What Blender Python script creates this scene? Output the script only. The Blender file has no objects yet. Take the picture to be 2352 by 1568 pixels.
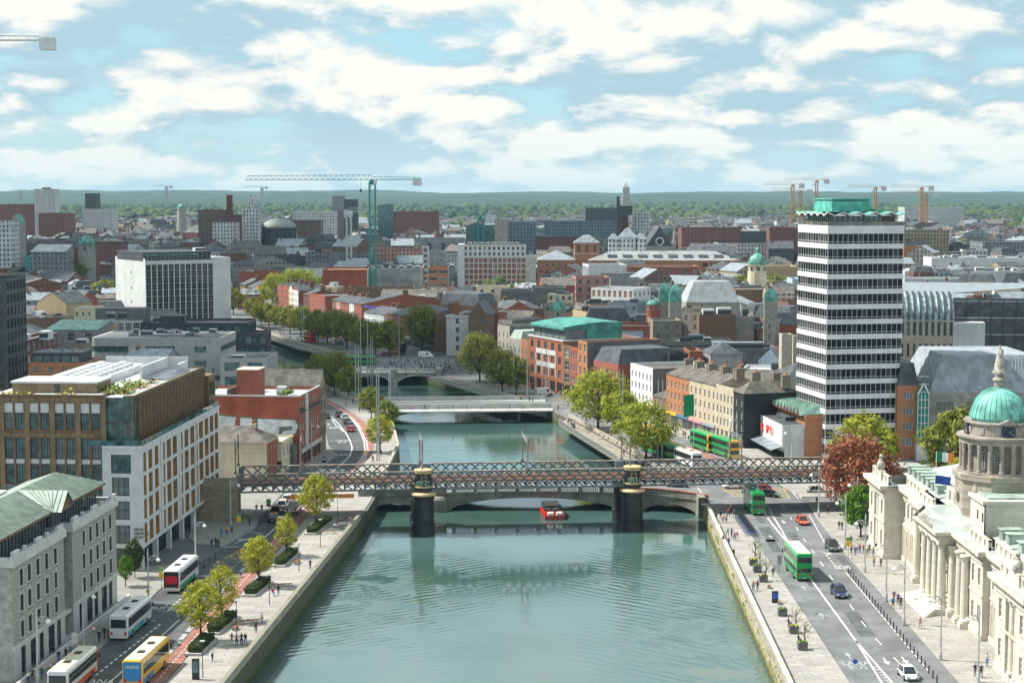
import bpy,math,random
from mathutils import Vector,Matrix,noise as mnoise
R=math.radians
SC=bpy.context.scene
COL=SC.collection
rnd=random.Random(7)
# ------------------------------------------------------------------ camera, sky, sun, exposure
F,CX,CY,HOR,CAMH=4000.0,1176.0,784.0,443.0,60.0
TH=math.atan((CY-HOR)/F)
cam=bpy.data.cameras.new('camera');camo=bpy.data.objects.new('camera',cam);COL.objects.link(camo)
camo.location=(0,0,CAMH);camo.rotation_euler=(math.pi/2-TH,0,0)
cam.sensor_width=36.0;cam.lens=36.0*F/2352.0;cam.clip_start=1.0;cam.clip_end=60000
SC.camera=camo
SUN_EL,SUN_AZ=R(52),R(-79)
sd=Vector((math.sin(SUN_AZ)*math.cos(SUN_EL),math.cos(SUN_AZ)*math.cos(SUN_EL),math.sin(SUN_EL)))
sun=bpy.data.lights.new('sun','SUN');suno=bpy.data.objects.new('sun',sun);COL.objects.link(suno)
sun.energy=5.0;sun.angle=R(0.55);sun.color=(1.0,0.955,0.87)
suno.rotation_euler=(-sd).to_track_quat('-Z','Y').to_euler()
suno.location=(-300,0,400)
SC.view_settings.view_transform='Standard';SC.view_settings.look='None'
SC.view_settings.exposure=0.60;SC.view_settings.gamma=1.0
SC.render.engine='CYCLES'
SC.cycles.use_denoising=True
SC.cycles.max_bounces=5;SC.cycles.diffuse_bounces=2;SC.cycles.glossy_bounces=3
SC.cycles.transmission_bounces=2;SC.cycles.volume_bounces=0;SC.cycles.transparent_max_bounces=8
SC.cycles.caustics_reflective=False;SC.cycles.caustics_refractive=False
def N(nt,t,**kw):
 n=nt.nodes.new(t)
 for k,v in kw.items():
  if k in n.inputs:n.inputs[k].default_value=v
  else:setattr(n,k,v)
 return n
def math_n(nt,op,a,b=None,c=None,clamp=False):
 n=nt.nodes.new('ShaderNodeMath');n.operation=op;n.use_clamp=clamp
 for i,v in enumerate((a,b,c)):
  if v is None:continue
  if hasattr(v,'is_output'):nt.links.new(v,n.inputs[i])
  else:n.inputs[i].default_value=v
 return n.outputs[0]
def mixc(nt,fac,a,b,blend='MIX'):
 n=nt.nodes.new('ShaderNodeMix');n.data_type='RGBA';n.blend_type=blend
 for s,v in((0,fac),(6,a),(7,b)):
  if hasattr(v,'is_output'):nt.links.new(v,n.inputs[s])
  elif s:n.inputs[s].default_value=(v[0],v[1],v[2],1)
  else:n.inputs[s].default_value=v
 return n.outputs[2]
def sstep(nt,v,a,b):
 n=nt.nodes.new('ShaderNodeMapRange');n.interpolation_type='SMOOTHSTEP'
 nt.links.new(v,n.inputs[0]);n.inputs[1].default_value=a;n.inputs[2].default_value=b
 return n.outputs[0]
world=bpy.data.worlds.new('World');SC.world=world;world.use_nodes=True
nt=world.node_tree;nt.nodes.clear()
wo=N(nt,'ShaderNodeOutputWorld');bg=N(nt,'ShaderNodeBackground');bg.inputs[1].default_value=0.105
sky=nt.nodes.new('ShaderNodeTexSky');sky.sky_type='NISHITA';sky.sun_disc=False
sky.sun_elevation=SUN_EL;sky.sun_rotation=SUN_AZ;sky.altitude=60;sky.air_density=1.0;sky.dust_density=0.7;sky.ozone_density=2.2
tc=N(nt,'ShaderNodeTexCoord');sx=N(nt,'ShaderNodeSeparateXYZ');nt.links.new(tc.outputs['Generated'],sx.inputs[0])
zabs=math_n(nt,'MAXIMUM',sx.outputs[2],0.0)
def cloud_noise(zshift,seed,scale,detail,rough=0.56,xs=0.0,dist=0.25,puff=0):
 den=math_n(nt,'ADD',zabs,0.34+zshift)
 px=math_n(nt,'DIVIDE',math_n(nt,'ADD',sx.outputs[0],xs),den);py=math_n(nt,'DIVIDE',sx.outputs[1],den)
 cb=N(nt,'ShaderNodeCombineXYZ');nt.links.new(px,cb.inputs[0]);nt.links.new(py,cb.inputs[1]);cb.inputs[2].default_value=seed
 n=N(nt,'ShaderNodeTexNoise',Scale=scale,Detail=detail,Roughness=rough);n.inputs['Distortion'].default_value=dist
 nt.links.new(cb.outputs[0],n.inputs['Vector'])
 if not puff:return n.outputs[0]
 wv=N(nt,'ShaderNodeVectorMath',operation='MULTIPLY_ADD');wv.inputs[1].default_value=(.16,.16,.16);nt.links.new(n.outputs[1],wv.inputs[0]);nt.links.new(cb.outputs[0],wv.inputs[2])
 vo=N(nt,'ShaderNodeTexVoronoi',Scale=scale*2.2);vo.voronoi_dimensions='2D';nt.links.new(wv.outputs[0],vo.inputs['Vector'])
 return math_n(nt,'ADD',n.outputs[0],math_n(nt,'MULTIPLY',math_n(nt,'SUBTRACT',0.40,vo.outputs['Distance']),0.17))
SEED=16.2;CS=4.6
n0=cloud_noise(0.0,SEED,CS,8,.6,puff=1);n1=cloud_noise(0.010,SEED,CS,6,.6,xs=-.005,puff=1);n2=cloud_noise(0.034,SEED,CS,2,.6,xs=-.010)
big=cloud_noise(0.0,31.0,1.6,2)
dens=math_n(nt,'ADD',n0,math_n(nt,'MULTIPLY',math_n(nt,'SUBTRACT',big,0.42),0.40))
cmask=sstep(nt,dens,0.30,0.46)
lit=math_n(nt,'ADD',math_n(nt,'ADD',math_n(nt,'MULTIPLY',math_n(nt,'SUBTRACT',n0,n1),3.9),math_n(nt,'MULTIPLY',math_n(nt,'SUBTRACT',n0,n2),2.4)),0.44,clamp=True)
ccol=mixc(nt,sstep(nt,lit,-0.05,1.0),(2.85,4.1,4.75),(6.7,6.5,6.05))
skyt=mixc(nt,0.72,sky.outputs[0],(2.7,4.9,5.7))
hzf=math_n(nt,'SUBTRACT',1.0,sstep(nt,zabs,0.0,0.05))
mixd=mixc(nt,math_n(nt,'MULTIPLY',cmask,0.9),skyt,ccol)
final=mixc(nt,math_n(nt,'MULTIPLY',hzf,0.5),mixd,(4.4,5.7,5.95))
nt.links.new(final,bg.inputs[0]);nt.links.new(bg.outputs[0],wo.inputs[0])
# ------------------------------------------------------------------ photo pixel -> place helpers
def ray(x,y):
 u=(x-CX)/F;v=-(y-CY)/F
 return(u,math.cos(TH)+v*math.sin(TH),-math.sin(TH)+v*math.cos(TH))
def G(x,y,z=0.0):
 d=ray(x,y);t=(z-CAMH)/d[2];return(d[0]*t,d[1]*t)
def G3(x,y,z=0.0):a=G(x,y,z);return(a[0],a[1],z)
def AT(x,y,Y):
 d=ray(x,y);t=Y/d[1];return(d[0]*t,Y,CAMH+d[2]*t)
def HZ(y,Y):return AT(CX,y,Y)[2]
# ------------------------------------------------------------------ materials
MATS={}
def mat(name,col,rough=0.7,metal=0.0,var=0.12,scale=0.6,streak=0.0,bump=0.0,bscale=6.0,spec=0.5,col2=None,emit=0.0,coat=0.0,fine=0.0):
 if name in MATS:return MATS[name]
 m=bpy.data.materials.new(name);m.use_nodes=True;nt=m.node_tree
 b=nt.nodes['Principled BSDF']
 b.inputs['Roughness'].default_value=rough;b.inputs['Metallic'].default_value=metal
 b.inputs['Specular IOR Level'].default_value=spec
 if coat:b.inputs['Coat Weight'].default_value=coat;b.inputs['Coat Roughness'].default_value=0.05
 m.diffuse_color=(*col[:3],1)
 if var or streak or bump or fine:
  tc=N(nt,'ShaderNodeTexCoord');c=None
  n=N(nt,'ShaderNodeTexNoise',Scale=scale,Detail=4.0,Roughness=0.6);nt.links.new(tc.outputs['Object'],n.inputs['Vector'])
  d=col2 or tuple(max(0,v*(1-2.2*var))for v in col);l=tuple(v*(1+1.2*var)for v in col)
  c=mixc(nt,sstep(nt,n.outputs[0],0.32,0.68),d,l)
  if streak:
   mp=N(nt,'ShaderNodeMapping');mp.inputs['Scale'].default_value=(1.3,1.3,0.09)
   nt.links.new(tc.outputs['Object'],mp.inputs[0])
   n2=N(nt,'ShaderNodeTexNoise',Scale=1.0,Detail=5.0,Roughness=0.65);nt.links.new(mp.outputs[0],n2.inputs['Vector'])
   c=mixc(nt,math_n(nt,'MULTIPLY',sstep(nt,n2.outputs[0],0.48,0.75),streak),c,tuple(v*0.45 for v in col))
  if fine:
   n3=N(nt,'ShaderNodeTexNoise',Scale=bscale,Detail=2.0);nt.links.new(tc.outputs['Object'],n3.inputs['Vector'])
   c=mixc(nt,math_n(nt,'MULTIPLY',sstep(nt,n3.outputs[0],0.4,0.62),fine),c,tuple(v*0.5 for v in col))
  nt.links.new(c,b.inputs['Base Color'])
  if bump:
   n4=N(nt,'ShaderNodeTexNoise',Scale=bscale,Detail=3.0);nt.links.new(tc.outputs['Object'],n4.inputs['Vector'])
   bp=N(nt,'ShaderNodeBump',Strength=bump,Distance=0.05);nt.links.new(n4.outputs[0],bp.inputs['Height']);nt.links.new(bp.outputs[0],b.inputs['Normal'])
 else:b.inputs['Base Color'].default_value=(*col[:3],1)
 if emit:b.inputs['Emission Color'].default_value=(*col[:3],1);b.inputs['Emission Strength'].default_value=emit
 MATS[name]=m;return m
def courses(name,col,w,h,mortar=0.015,mcol=None,var=0.35,rough=0.85,streak=0.3,blotch=0.0):
 """masonry courses too fine to build; vertical faces, uses x+y along the wall and z up"""
 if name in MATS:return MATS[name]
 m=bpy.data.materials.new(name);m.use_nodes=True;nt=m.node_tree;b=nt.nodes['Principled BSDF']
 b.inputs['Roughness'].default_value=rough;b.inputs['Specular IOR Level'].default_value=0.3
 tc=N(nt,'ShaderNodeTexCoord');s=N(nt,'ShaderNodeSeparateXYZ');nt.links.new(tc.outputs['Object'],s.inputs[0])
 cb=N(nt,'ShaderNodeCombineXYZ');nt.links.new(math_n(nt,'ADD',s.outputs[0],s.outputs[1]),cb.inputs[0]);nt.links.new(s.outputs[2],cb.inputs[1])
 br=N(nt,'ShaderNodeTexBrick',Scale=1.0);br.inputs['Brick Width'].default_value=w;br.inputs['Row Height'].default_value=h
 br.inputs['Mortar Size'].default_value=mortar;br.inputs['Mortar Smooth'].default_value=0.2
 br.inputs['Color1'].default_value=(*[v*(1+var*.5)for v in col],1);br.inputs['Color2'].default_value=(*[v*(1-var*.6)for v in col],1)
 br.inputs['Mortar'].default_value=(*(mcol or[v*0.6 for v in col]),1)
 nt.links.new(cb.outputs[0],br.inputs['Vector'])
 mp=N(nt,'ShaderNodeMapping');mp.inputs['Scale'].default_value=(0.9,0.9,0.1);nt.links.new(tc.outputs['Object'],mp.inputs[0])
 n2=N(nt,'ShaderNodeTexNoise',Scale=1.0,Detail=5.0,Roughness=0.65);nt.links.new(mp.outputs[0],n2.inputs['Vector'])
 c=mixc(nt,math_n(nt,'MULTIPLY',sstep(nt,n2.outputs[0],0.45,0.75),streak),br.outputs[0],tuple(v*0.4 for v in col))
 nt.links.new(c,b.inputs['Base Color']);m.diffuse_color=(*col,1)
 MATS[name]=m;return m
def glassm(name,col,rough=0.04,spec=0.9,metal=0.0,var=0.0):
 if name in MATS:return MATS[name]
 m=mat(name,col,rough=rough,spec=spec,var=0,metal=metal)
 nt=m.node_tree;b=nt.nodes['Principled BSDF']
 # panes differ a little: blinds, interiors and tilt from one pane to the next
 tc=N(nt,'ShaderNodeTexCoord');oi=N(nt,'ShaderNodeObjectInfo')
 r1=oi.outputs['Random']
 s=N(nt,'ShaderNodeSeparateXYZ');nt.links.new(tc.outputs['Object'],s.inputs[0])
 n=N(nt,'ShaderNodeTexNoise',Scale=0.7,Detail=2.0);n.noise_dimensions='4D'
 nt.links.new(tc.outputs['Object'],n.inputs['Vector']);nt.links.new(math_n(nt,'MULTIPLY',r1,40.0),n.inputs['W'])
 c=mixc(nt,sstep(nt,n.outputs[0],0.35,0.7),tuple(v*0.45 for v in col),tuple(min(1,v*1.5)for v in col))
 c=mixc(nt,math_n(nt,'MULTIPLY',math_n(nt,'GREATER_THAN',r1,0.82),var),c,(0.45,0.46,0.44))
 nt.links.new(c,b.inputs['Base Color'])
 bp=N(nt,'ShaderNodeBump',Strength=0.25,Distance=0.05);nt.links.new(n.outputs[0],bp.inputs['Height']);nt.links.new(bp.outputs[0],b.inputs['Normal'])
 return m
 # ------------------------------------------------------------------ mesh builder
class MB:
 def __init__(s):s.v=[];s.f=[];s.m=[];s.T=None
 def add(s,vs,fs,mi=0):
  o=len(s.v)
  if s.T is not None:vs=[tuple(s.T@Vector(p))for p in vs]
  s.v.extend(vs);s.f.extend([tuple(i+o for i in f)for f in fs]);s.m.extend([mi]*len(fs));return s
 def quad(s,a,b,c,d,mi=0):return s.add([a,b,c,d],[(0,1,2,3)],mi)
 def tri(s,a,b,c,mi=0):return s.add([a,b,c],[(0,1,2)],mi)
 def box(s,x0,y0,z0,x1,y1,z1,mi=0,top=None):
  v=[(x0,y0,z0),(x1,y0,z0),(x1,y1,z0),(x0,y1,z0),(x0,y0,z1),(x1,y0,z1),(x1,y1,z1),(x0,y1,z1)]
  s.add(v,[(0,3,2,1),(0,1,5,4),(1,2,6,5),(2,3,7,6),(3,0,4,7)],mi)
  return s.add(v,[(4,5,6,7)],mi if top is None else top)
 def cbox(s,cx,cy,cz,sx,sy,sz,mi=0):return s.box(cx-sx/2,cy-sy/2,cz-sz/2,cx+sx/2,cy+sy/2,cz+sz/2,mi)
 def prism(s,poly,z0,z1,mi=0,top=None,bottom=True):
  n=len(poly);v=[(p[0],p[1],z0)for p in poly]+[(p[0],p[1],z1)for p in poly]
  s.add(v,[(i,(i+1)%n,n+(i+1)%n,n+i)for i in range(n)],mi)
  s.add([(p[0],p[1],z1)for p in poly],[tuple(range(n))],mi if top is None else top)
  if bottom:s.add([(p[0],p[1],z0)for p in poly],[tuple(range(n-1,-1,-1))],mi)
  return s
 def extr(s,prof,axis,a,b,mi=0):
  """profile [(p,q)] extruded along an axis from a to b; axis x: (a,p,q), y: (p,a,q)"""
  n=len(prof);P=(lambda t,p:(t,p[0],p[1]))if axis=='x' else(lambda t,p:(p[0],t,p[1]))
  v=[P(a,p)for p in prof]+[P(b,p)for p in prof]
  s.add(v,[(i,(i+1)%n,n+(i+1)%n,n+i)for i in range(n)]+[tuple(range(n-1,-1,-1)),tuple(range(n,2*n))],mi);return s
 def lathe(s,prof,n=16,c=(0,0),mi=0,cap=True,a0=0.0):
  v=[]
  for r,z in prof:
   for i in range(n):
    a=a0+2*math.pi*i/n;v.append((c[0]+r*math.cos(a),c[1]+r*math.sin(a),z))
  fs=[(k*n+i,k*n+(i+1)%n,(k+1)*n+(i+1)%n,(k+1)*n+i)for k in range(len(prof)-1)for i in range(n)]
  if cap:fs.append(tuple(range(n-1,-1,-1)));fs.append(tuple((len(prof)-1)*n+i for i in range(n)))
  return s.add(v,fs,mi)
 def tube(s,pts,r,n=6,mi=0,cap=True):
  pts=[Vector(p)for p in pts];rs=r if isinstance(r,(list,tuple))else[r]*len(pts);v=[]
  for i,p in enumerate(pts):
   d=(pts[min(i+1,len(pts)-1)]-pts[max(i-1,0)]);d=d.normalized()if d.length>1e-9 else Vector((0,0,1))
   up=Vector((0,0,1))if abs(d.z)<0.95 else Vector((1,0,0));a=d.cross(up).normalized();b=a.cross(d)
   for k in range(n):
    t=2*math.pi*k/n+math.pi/n;v.append(tuple(p+(a*math.cos(t)+b*math.sin(t))*rs[i]))
  fs=[(i*n+k,i*n+(k+1)%n,(i+1)*n+(k+1)%n,(i+1)*n+k)for i in range(len(pts)-1)for k in range(n)]
  if cap:fs+=[tuple(range(n-1,-1,-1)),tuple((len(pts)-1)*n+k for k in range(n))]
  return s.add(v,fs,mi)
 def bar(s,a,b,w,h,mi=0):
  """rectangular bar from a to b, w across (horizontal), h tall"""
  a=Vector(a);b=Vector(b);d=(b-a).normalized();up=Vector((0,0,1))if abs(d.z)<0.95 else Vector((0,1,0))
  x=d.cross(up).normalized()*w/2;y=x.normalized().cross(d)*h/2
  v=[tuple(p+q)for p in(a,b)for q in(-x-y,x-y,x+y,-x+y)]
  return s.add(v,[(0,1,2,3),(7,6,5,4),(0,4,5,1),(1,5,6,2),(2,6,7,3),(3,7,4,0)],mi)
 def mesh(s,name,mats,smooth=False):
  me=bpy.data.meshes.new(name);me.from_pydata(s.v,[],s.f)
  for m in(mats if isinstance(mats,(list,tuple))else[mats]):me.materials.append(m)
  if any(s.m):me.polygons.foreach_set('material_index',s.m)
  if smooth:me.polygons.foreach_set('use_smooth',[True]*len(s.f))
  me.update();return me
 def build(s,name,mats,parent=None,loc=None,smooth=False,rz=None):
  return link(name,s.mesh(name,mats,smooth),parent,loc,rz)
def link(name,me,parent=None,loc=None,rz=None):
 o=bpy.data.objects.new(name,me);COL.objects.link(o)
 if parent is not None:o.parent=parent
 if loc is not None:o.location=loc
 if rz is not None:o.rotation_euler=(0,0,rz)
 return o
LABELS=[]
def tag(o,label=None,cat=None,group=None,kind=None):
 if label:o['label']=label;LABELS.append(label)
 if cat:o['category']=cat
 if group:o['group']=group
 if kind:o['kind']=kind
 return o
def thing(name,label,cat,loc=(0,0,0),rz=0.0,group=None):
 o=bpy.data.objects.new(name,None);COL.objects.link(o);o.empty_display_size=0.1
 o.location=(loc[0],loc[1],loc[2]if len(loc)>2 else 0.0);o.rotation_euler=(0,0,rz)
 return tag(o,label,cat,group)
def struct(name,mb,mats,smooth=False):
 o=mb.build(name,mats,smooth=smooth);o['kind']='structure';return o
KIDS={}
def copy_tree(o,loc=None,rz=None,label=None,group=None,mats=None):
 """a thing with its parts and sub-parts"""
 def kids(x):return[c for c in bpy.data.objects if c.parent==x]if x.name not in KIDS else KIDS[x.name]
 if o.name not in KIDS:
  ch=list(o.children);KIDS[o.name]=ch
  for c in ch:KIDS[c.name]=list(c.children)
 def cp(x,par):
  c=x.copy();COL.objects.link(c);c.parent=par
  if mats and c.type=='MESH':
   for i,sl in enumerate(c.material_slots):
    if sl.material and sl.material.name in mats:sl.link='OBJECT';sl.material=mats[sl.material.name]
  for k in KIDS.get(x.name,[]):cp(k,c)
  return c
 c=cp(o,None)
 if loc is not None:c.location=(loc[0],loc[1],loc[2]if len(loc)>2 else 0.0)
 if rz is not None:c.rotation_euler=(0,0,rz)
 if label:c['label']=label;LABELS.append(label)
 if group:c['group']=group
 return c
def recolor(o,mats):
 for x in[o]+list(o.children_recursive):
  if x.type=='MESH':
   for sl in x.material_slots:
    if sl.material and sl.material.name in mats:k=mats[sl.material.name];sl.link='OBJECT';sl.material=k
def text_part(name,body,size,m,parent,loc,rot,ext=0.02,align='CENTER'):
 """lettering turned into a mesh"""
 cu=bpy.data.curves.new(name,'FONT');cu.body=body;cu.size=size;cu.extrude=ext;cu.align_x=align;cu.align_y='CENTER';cu.resolution_u=2
 t=bpy.data.objects.new(name,cu);COL.objects.link(t);dg=bpy.context.evaluated_depsgraph_get()
 me=bpy.data.meshes.new_from_object(t.evaluated_get(dg));bpy.data.objects.remove(t);bpy.data.curves.remove(cu)
 me.materials.clear();me.materials.append(m)
 o=link(name,me,parent,loc);o.rotation_euler=rot;return o
 # ------------------------------------------------------------------ building kit
GL=glassm('glass_dark',(0.035,0.045,0.055),var=0.35)
GLT=glassm('glass_teal',(0.06,0.14,0.15),var=0.25)
GLB=glassm('glass_black',(0.012,0.012,0.016),rough=0.03)
FRW=mat('frame_white',(0.72,0.72,0.70),var=0)
FRD=mat('frame_dark',(0.04,0.045,0.05),var=0,rough=0.5)
FRG=mat('frame_grey',(0.33,0.35,0.36),var=0)
FRB=mat('frame_bronze',(0.10,0.075,0.05),var=0,rough=0.5)
SLATE=mat('slate',(0.072,0.08,0.09),var=0.25,scale=0.5,rough=0.6,fine=0.3,bscale=3.0)
SLATEB=mat('slate_brown',(0.125,0.115,0.10),var=0.25,scale=0.5,rough=0.7,fine=0.3,bscale=3.0)
FELT=mat('roof_felt',(0.155,0.16,0.165),var=0.22,scale=0.25,rough=0.9,fine=0.25,bscale=1.5)
FELTD=mat('roof_felt_dark',(0.06,0.066,0.072),var=0.22,scale=0.25,rough=0.9,fine=0.25,bscale=1.5)
FELTL=mat('roof_membrane_pale',(0.46,0.48,0.49),var=0.14,scale=0.25,rough=0.8,fine=0.15,bscale=1.5)
ZINC=mat('zinc',(0.27,0.31,0.34),var=0.12,scale=0.4,rough=0.45,metal=0.2)
COPPER=mat('verdigris',(0.13,0.37,0.31),var=0.28,scale=0.5,rough=0.7,streak=0.5)
COPPERD=mat('verdigris_pale',(0.22,0.38,0.31),var=0.22,scale=0.5,rough=0.6,streak=0.3)
BRICK=courses('brick_red',(0.32,0.085,0.05),0.45,0.15,mcol=(0.30,0.16,0.12),streak=0.25)
BRICKO=courses('brick_orange',(0.42,0.17,0.075),0.45,0.15,mcol=(0.36,0.22,0.15),streak=0.2)
BRICKB=courses('brick_brown',(0.20,0.115,0.075),0.45,0.15,mcol=(0.2,0.15,0.11),streak=0.3)
BRICKD=courses('brick_dark',(0.15,0.05,0.045),0.45,0.15,mcol=(0.14,0.08,0.07),streak=0.3)
BRICKT=courses('brick_tan',(0.46,0.34,0.20),0.45,0.15,mcol=(0.45,0.38,0.28),streak=0.25)
WHITE=mat('render_white',(0.66,0.67,0.67),var=0.05,scale=0.2,streak=0.18)
CREAM=mat('render_cream',(0.66,0.58,0.42),var=0.06,scale=0.2,streak=0.25)
PALE=mat('render_pale',(0.55,0.56,0.55),var=0.08,scale=0.2,streak=0.35)
CONC=mat('concrete',(0.30,0.305,0.30),var=0.12,scale=0.25,streak=0.45)
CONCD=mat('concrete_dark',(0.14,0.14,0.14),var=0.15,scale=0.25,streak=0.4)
STONE=courses('stone_grey',(0.36,0.34,0.30),0.9,0.4,streak=0.45)
STONEB=courses('stone_brown',(0.27,0.235,0.19),0.8,0.35,streak=0.5)
PORT=courses('stone_pale',(0.60,0.56,0.475),1.4,0.55,mortar=0.012,mcol=(0.48,0.45,0.38),var=0.16,streak=0.32)
TEALP=mat('panel_teal',(0.06,0.30,0.29),var=0.1,rough=0.5)
DARKP=mat('panel_dark',(0.045,0.055,0.065),var=0.12,rough=0.5)
BLUEP=mat('panel_bluegrey',(0.15,0.21,0.26),var=0.12,rough=0.5)
STEEL=mat('galvanised',(0.42,0.44,0.46),var=0.08,rough=0.4,metal=0.6)
WPLANT=mat('plant_white',(0.62,0.64,0.65),var=0.08,rough=0.5)
POTS=mat('chimney_pot',(0.45,0.22,0.11),var=0.2,rough=0.9)
WALLM=dict(brick=BRICK,orange=BRICKO,brown=BRICKB,darkbrick=BRICKD,tan=BRICKT,white=WHITE,cream=CREAM,pale=PALE,conc=CONC,concd=CONCD,stone=STONE,stoneb=STONEB,teal=TEALP,dark=DARKP,blue=BLUEP)
WINC={}
def win_mesh(w,h,nx=2,ny=2,glass=GL,frame=FRW,fr=0.07,dep=0.07,sill=0.0,sillm=None):
 key=(round(w,2),round(h,2),nx,ny,glass.name,frame.name,fr,dep,sill)
 if key in WINC:return WINC[key]
 b=MB();x,z=w/2,h/2
 b.quad((-x,0,-z),(x,0,-z),(x,0,z),(-x,0,z),0)
 def bx(x0,z0,x1,z1):
  v=[(x0,-dep,z0),(x1,-dep,z0),(x1,-dep,z1),(x0,-dep,z1),(x0,0.002,z0),(x1,0.002,z0),(x1,0.002,z1),(x0,0.002,z1)]
  b.add(v,[(0,1,2,3),(4,5,1,0),(5,6,2,1),(6,7,3,2),(7,4,0,3)],1)
 if fr:
  bx(-x,-z,-x+fr,z);bx(x-fr,-z,x,z);bx(-x+fr,-z,x-fr,-z+fr);bx(-x+fr,z-fr,x-fr,z)
  for i in range(1,nx):c=-x+w*i/nx;bx(c-fr*.4,-z+fr,c+fr*.4,z-fr)
  for j in range(1,ny):c=-z+h*j/ny;bx(-x+fr,c-fr*.4,x-fr,c+fr*.4)
 if sill:b.box(-x-0.08,-sill,-z-0.12,x+0.08,0.0,-z-0.001,1)
 me=b.mesh('window',[glass,frame]);WINC[key]=me;return me
def TFS(side,W,D):
 return{'f':lambda u,w,v:(u,w,v),'l':lambda u,w,v:(w,D-u,v),'r':lambda u,w,v:(W-w,u,v),'b':lambda u,w,v:(W-u,D-w,v)}[side]
ROTS={'f':0.0,'l':-math.pi/2,'r':math.pi/2,'b':math.pi}
def wall_holes(b,T,W,z0,z1,rects,rec,mi=0,mir=None):
 us=sorted({0.0,W}|{round(r[0],4)for r in rects}|{round(r[1],4)for r in rects})
 vs=sorted({z0,z1}|{round(r[2],4)for r in rects}|{round(r[3],4)for r in rects})
 for j in range(len(vs)-1):
  vc=(vs[j]+vs[j+1])/2;act=[(r[0],r[1])for r in rects if r[2]<vc<r[3]];start=None
  for i in range(len(us)-1):
   uc=(us[i]+us[i+1])/2;hole=any(a<uc<c for a,c in act)
   if not hole and start is None:start=us[i]
   if hole and start is not None:b.quad(T(start,0,vs[j]),T(us[i],0,vs[j]),T(us[i],0,vs[j+1]),T(start,0,vs[j+1]),mi);start=None
  if start is not None:b.quad(T(start,0,vs[j]),T(W,0,vs[j]),T(W,0,vs[j+1]),T(start,0,vs[j+1]),mi)
 m2=mi if mir is None else mir
 for a,c,d,e in rects:
  b.quad(T(a,0,d),T(a,rec,d),T(a,rec,e),T(a,0,e),m2);b.quad(T(c,rec,d),T(c,0,d),T(c,0,e),T(c,rec,e),m2)
  b.quad(T(a,0,d),T(c,0,d),T(c,rec,d),T(a,rec,d),m2);b.quad(T(a,rec,e),T(c,rec,e),T(c,0,e),T(a,0,e),m2)
def grid_rects(W,H,g):
 """g: dict n cols, m rows, w, h, z first sill, dz storey; optional a,b horizontal range"""
 a,c=g.get('a',0.0),g.get('b',W);n,m=g['n'],g['m'];p=(c-a)/n;out=[]
 for j in range(m):
  z=g['z']+j*g['dz']
  h=g['h']if not isinstance(g['h'],(list,tuple))else g['h'][j]
  for i in range(n):
   if g.get('skip')and(i,j)in g['skip']:continue
   x=a+p*(i+.5);w=min(g['w'],p-0.06)
   if z+h<H-0.05:out.append((x-w/2,x+w/2,z,z+h))
 return out
def chimney(parent,x,y,z,w=1.6,d=0.7,h=1.6,m=BRICKB,pots=4):
 b=MB();b.box(x-w/2,y-d/2,z-1.2,x+w/2,y+d/2,z+h,0);b.box(x-w/2-.08,y-d/2-.08,z+h,x+w/2+.08,y+d/2+.08,z+h+.18,0)
 o=b.build('chimney',[m],parent)
 for i in range(pots):
  p=MB();p.lathe([(0.15,0),(0.12,0.15),(0.12,0.6),(0.16,0.66)],6)
  link('chimney_pot',POTME,o,(x-w/2+w*(i+.5)/pots,y,z+h+.18))
 return o
_p=MB();_p.lathe([(0.17,0),(0.13,0.15),(0.13,0.6),(0.17,0.68)],6);POTME=_p.mesh('chimney_pot',[POTS])
def unit(parent,x,y,z,w,d,h,m=WPLANT,name='rooftop_unit',fan=False):
 b=MB();b.box(x,y,z,x+w,y+d,z+h,0);b.box(x+.1,y-.03,z+h*.25,x+w-.1,y-.001,z+h*.75,1)
 if fan:b.lathe([(min(w,d)*.35,z+h+.002),(min(w,d)*.35,z+h+.25),(min(w,d)*.3,z+h+.3)],10,(x+w/2,y+d/2),1)
 return b.build(name,[m,FRD],parent)
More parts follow.
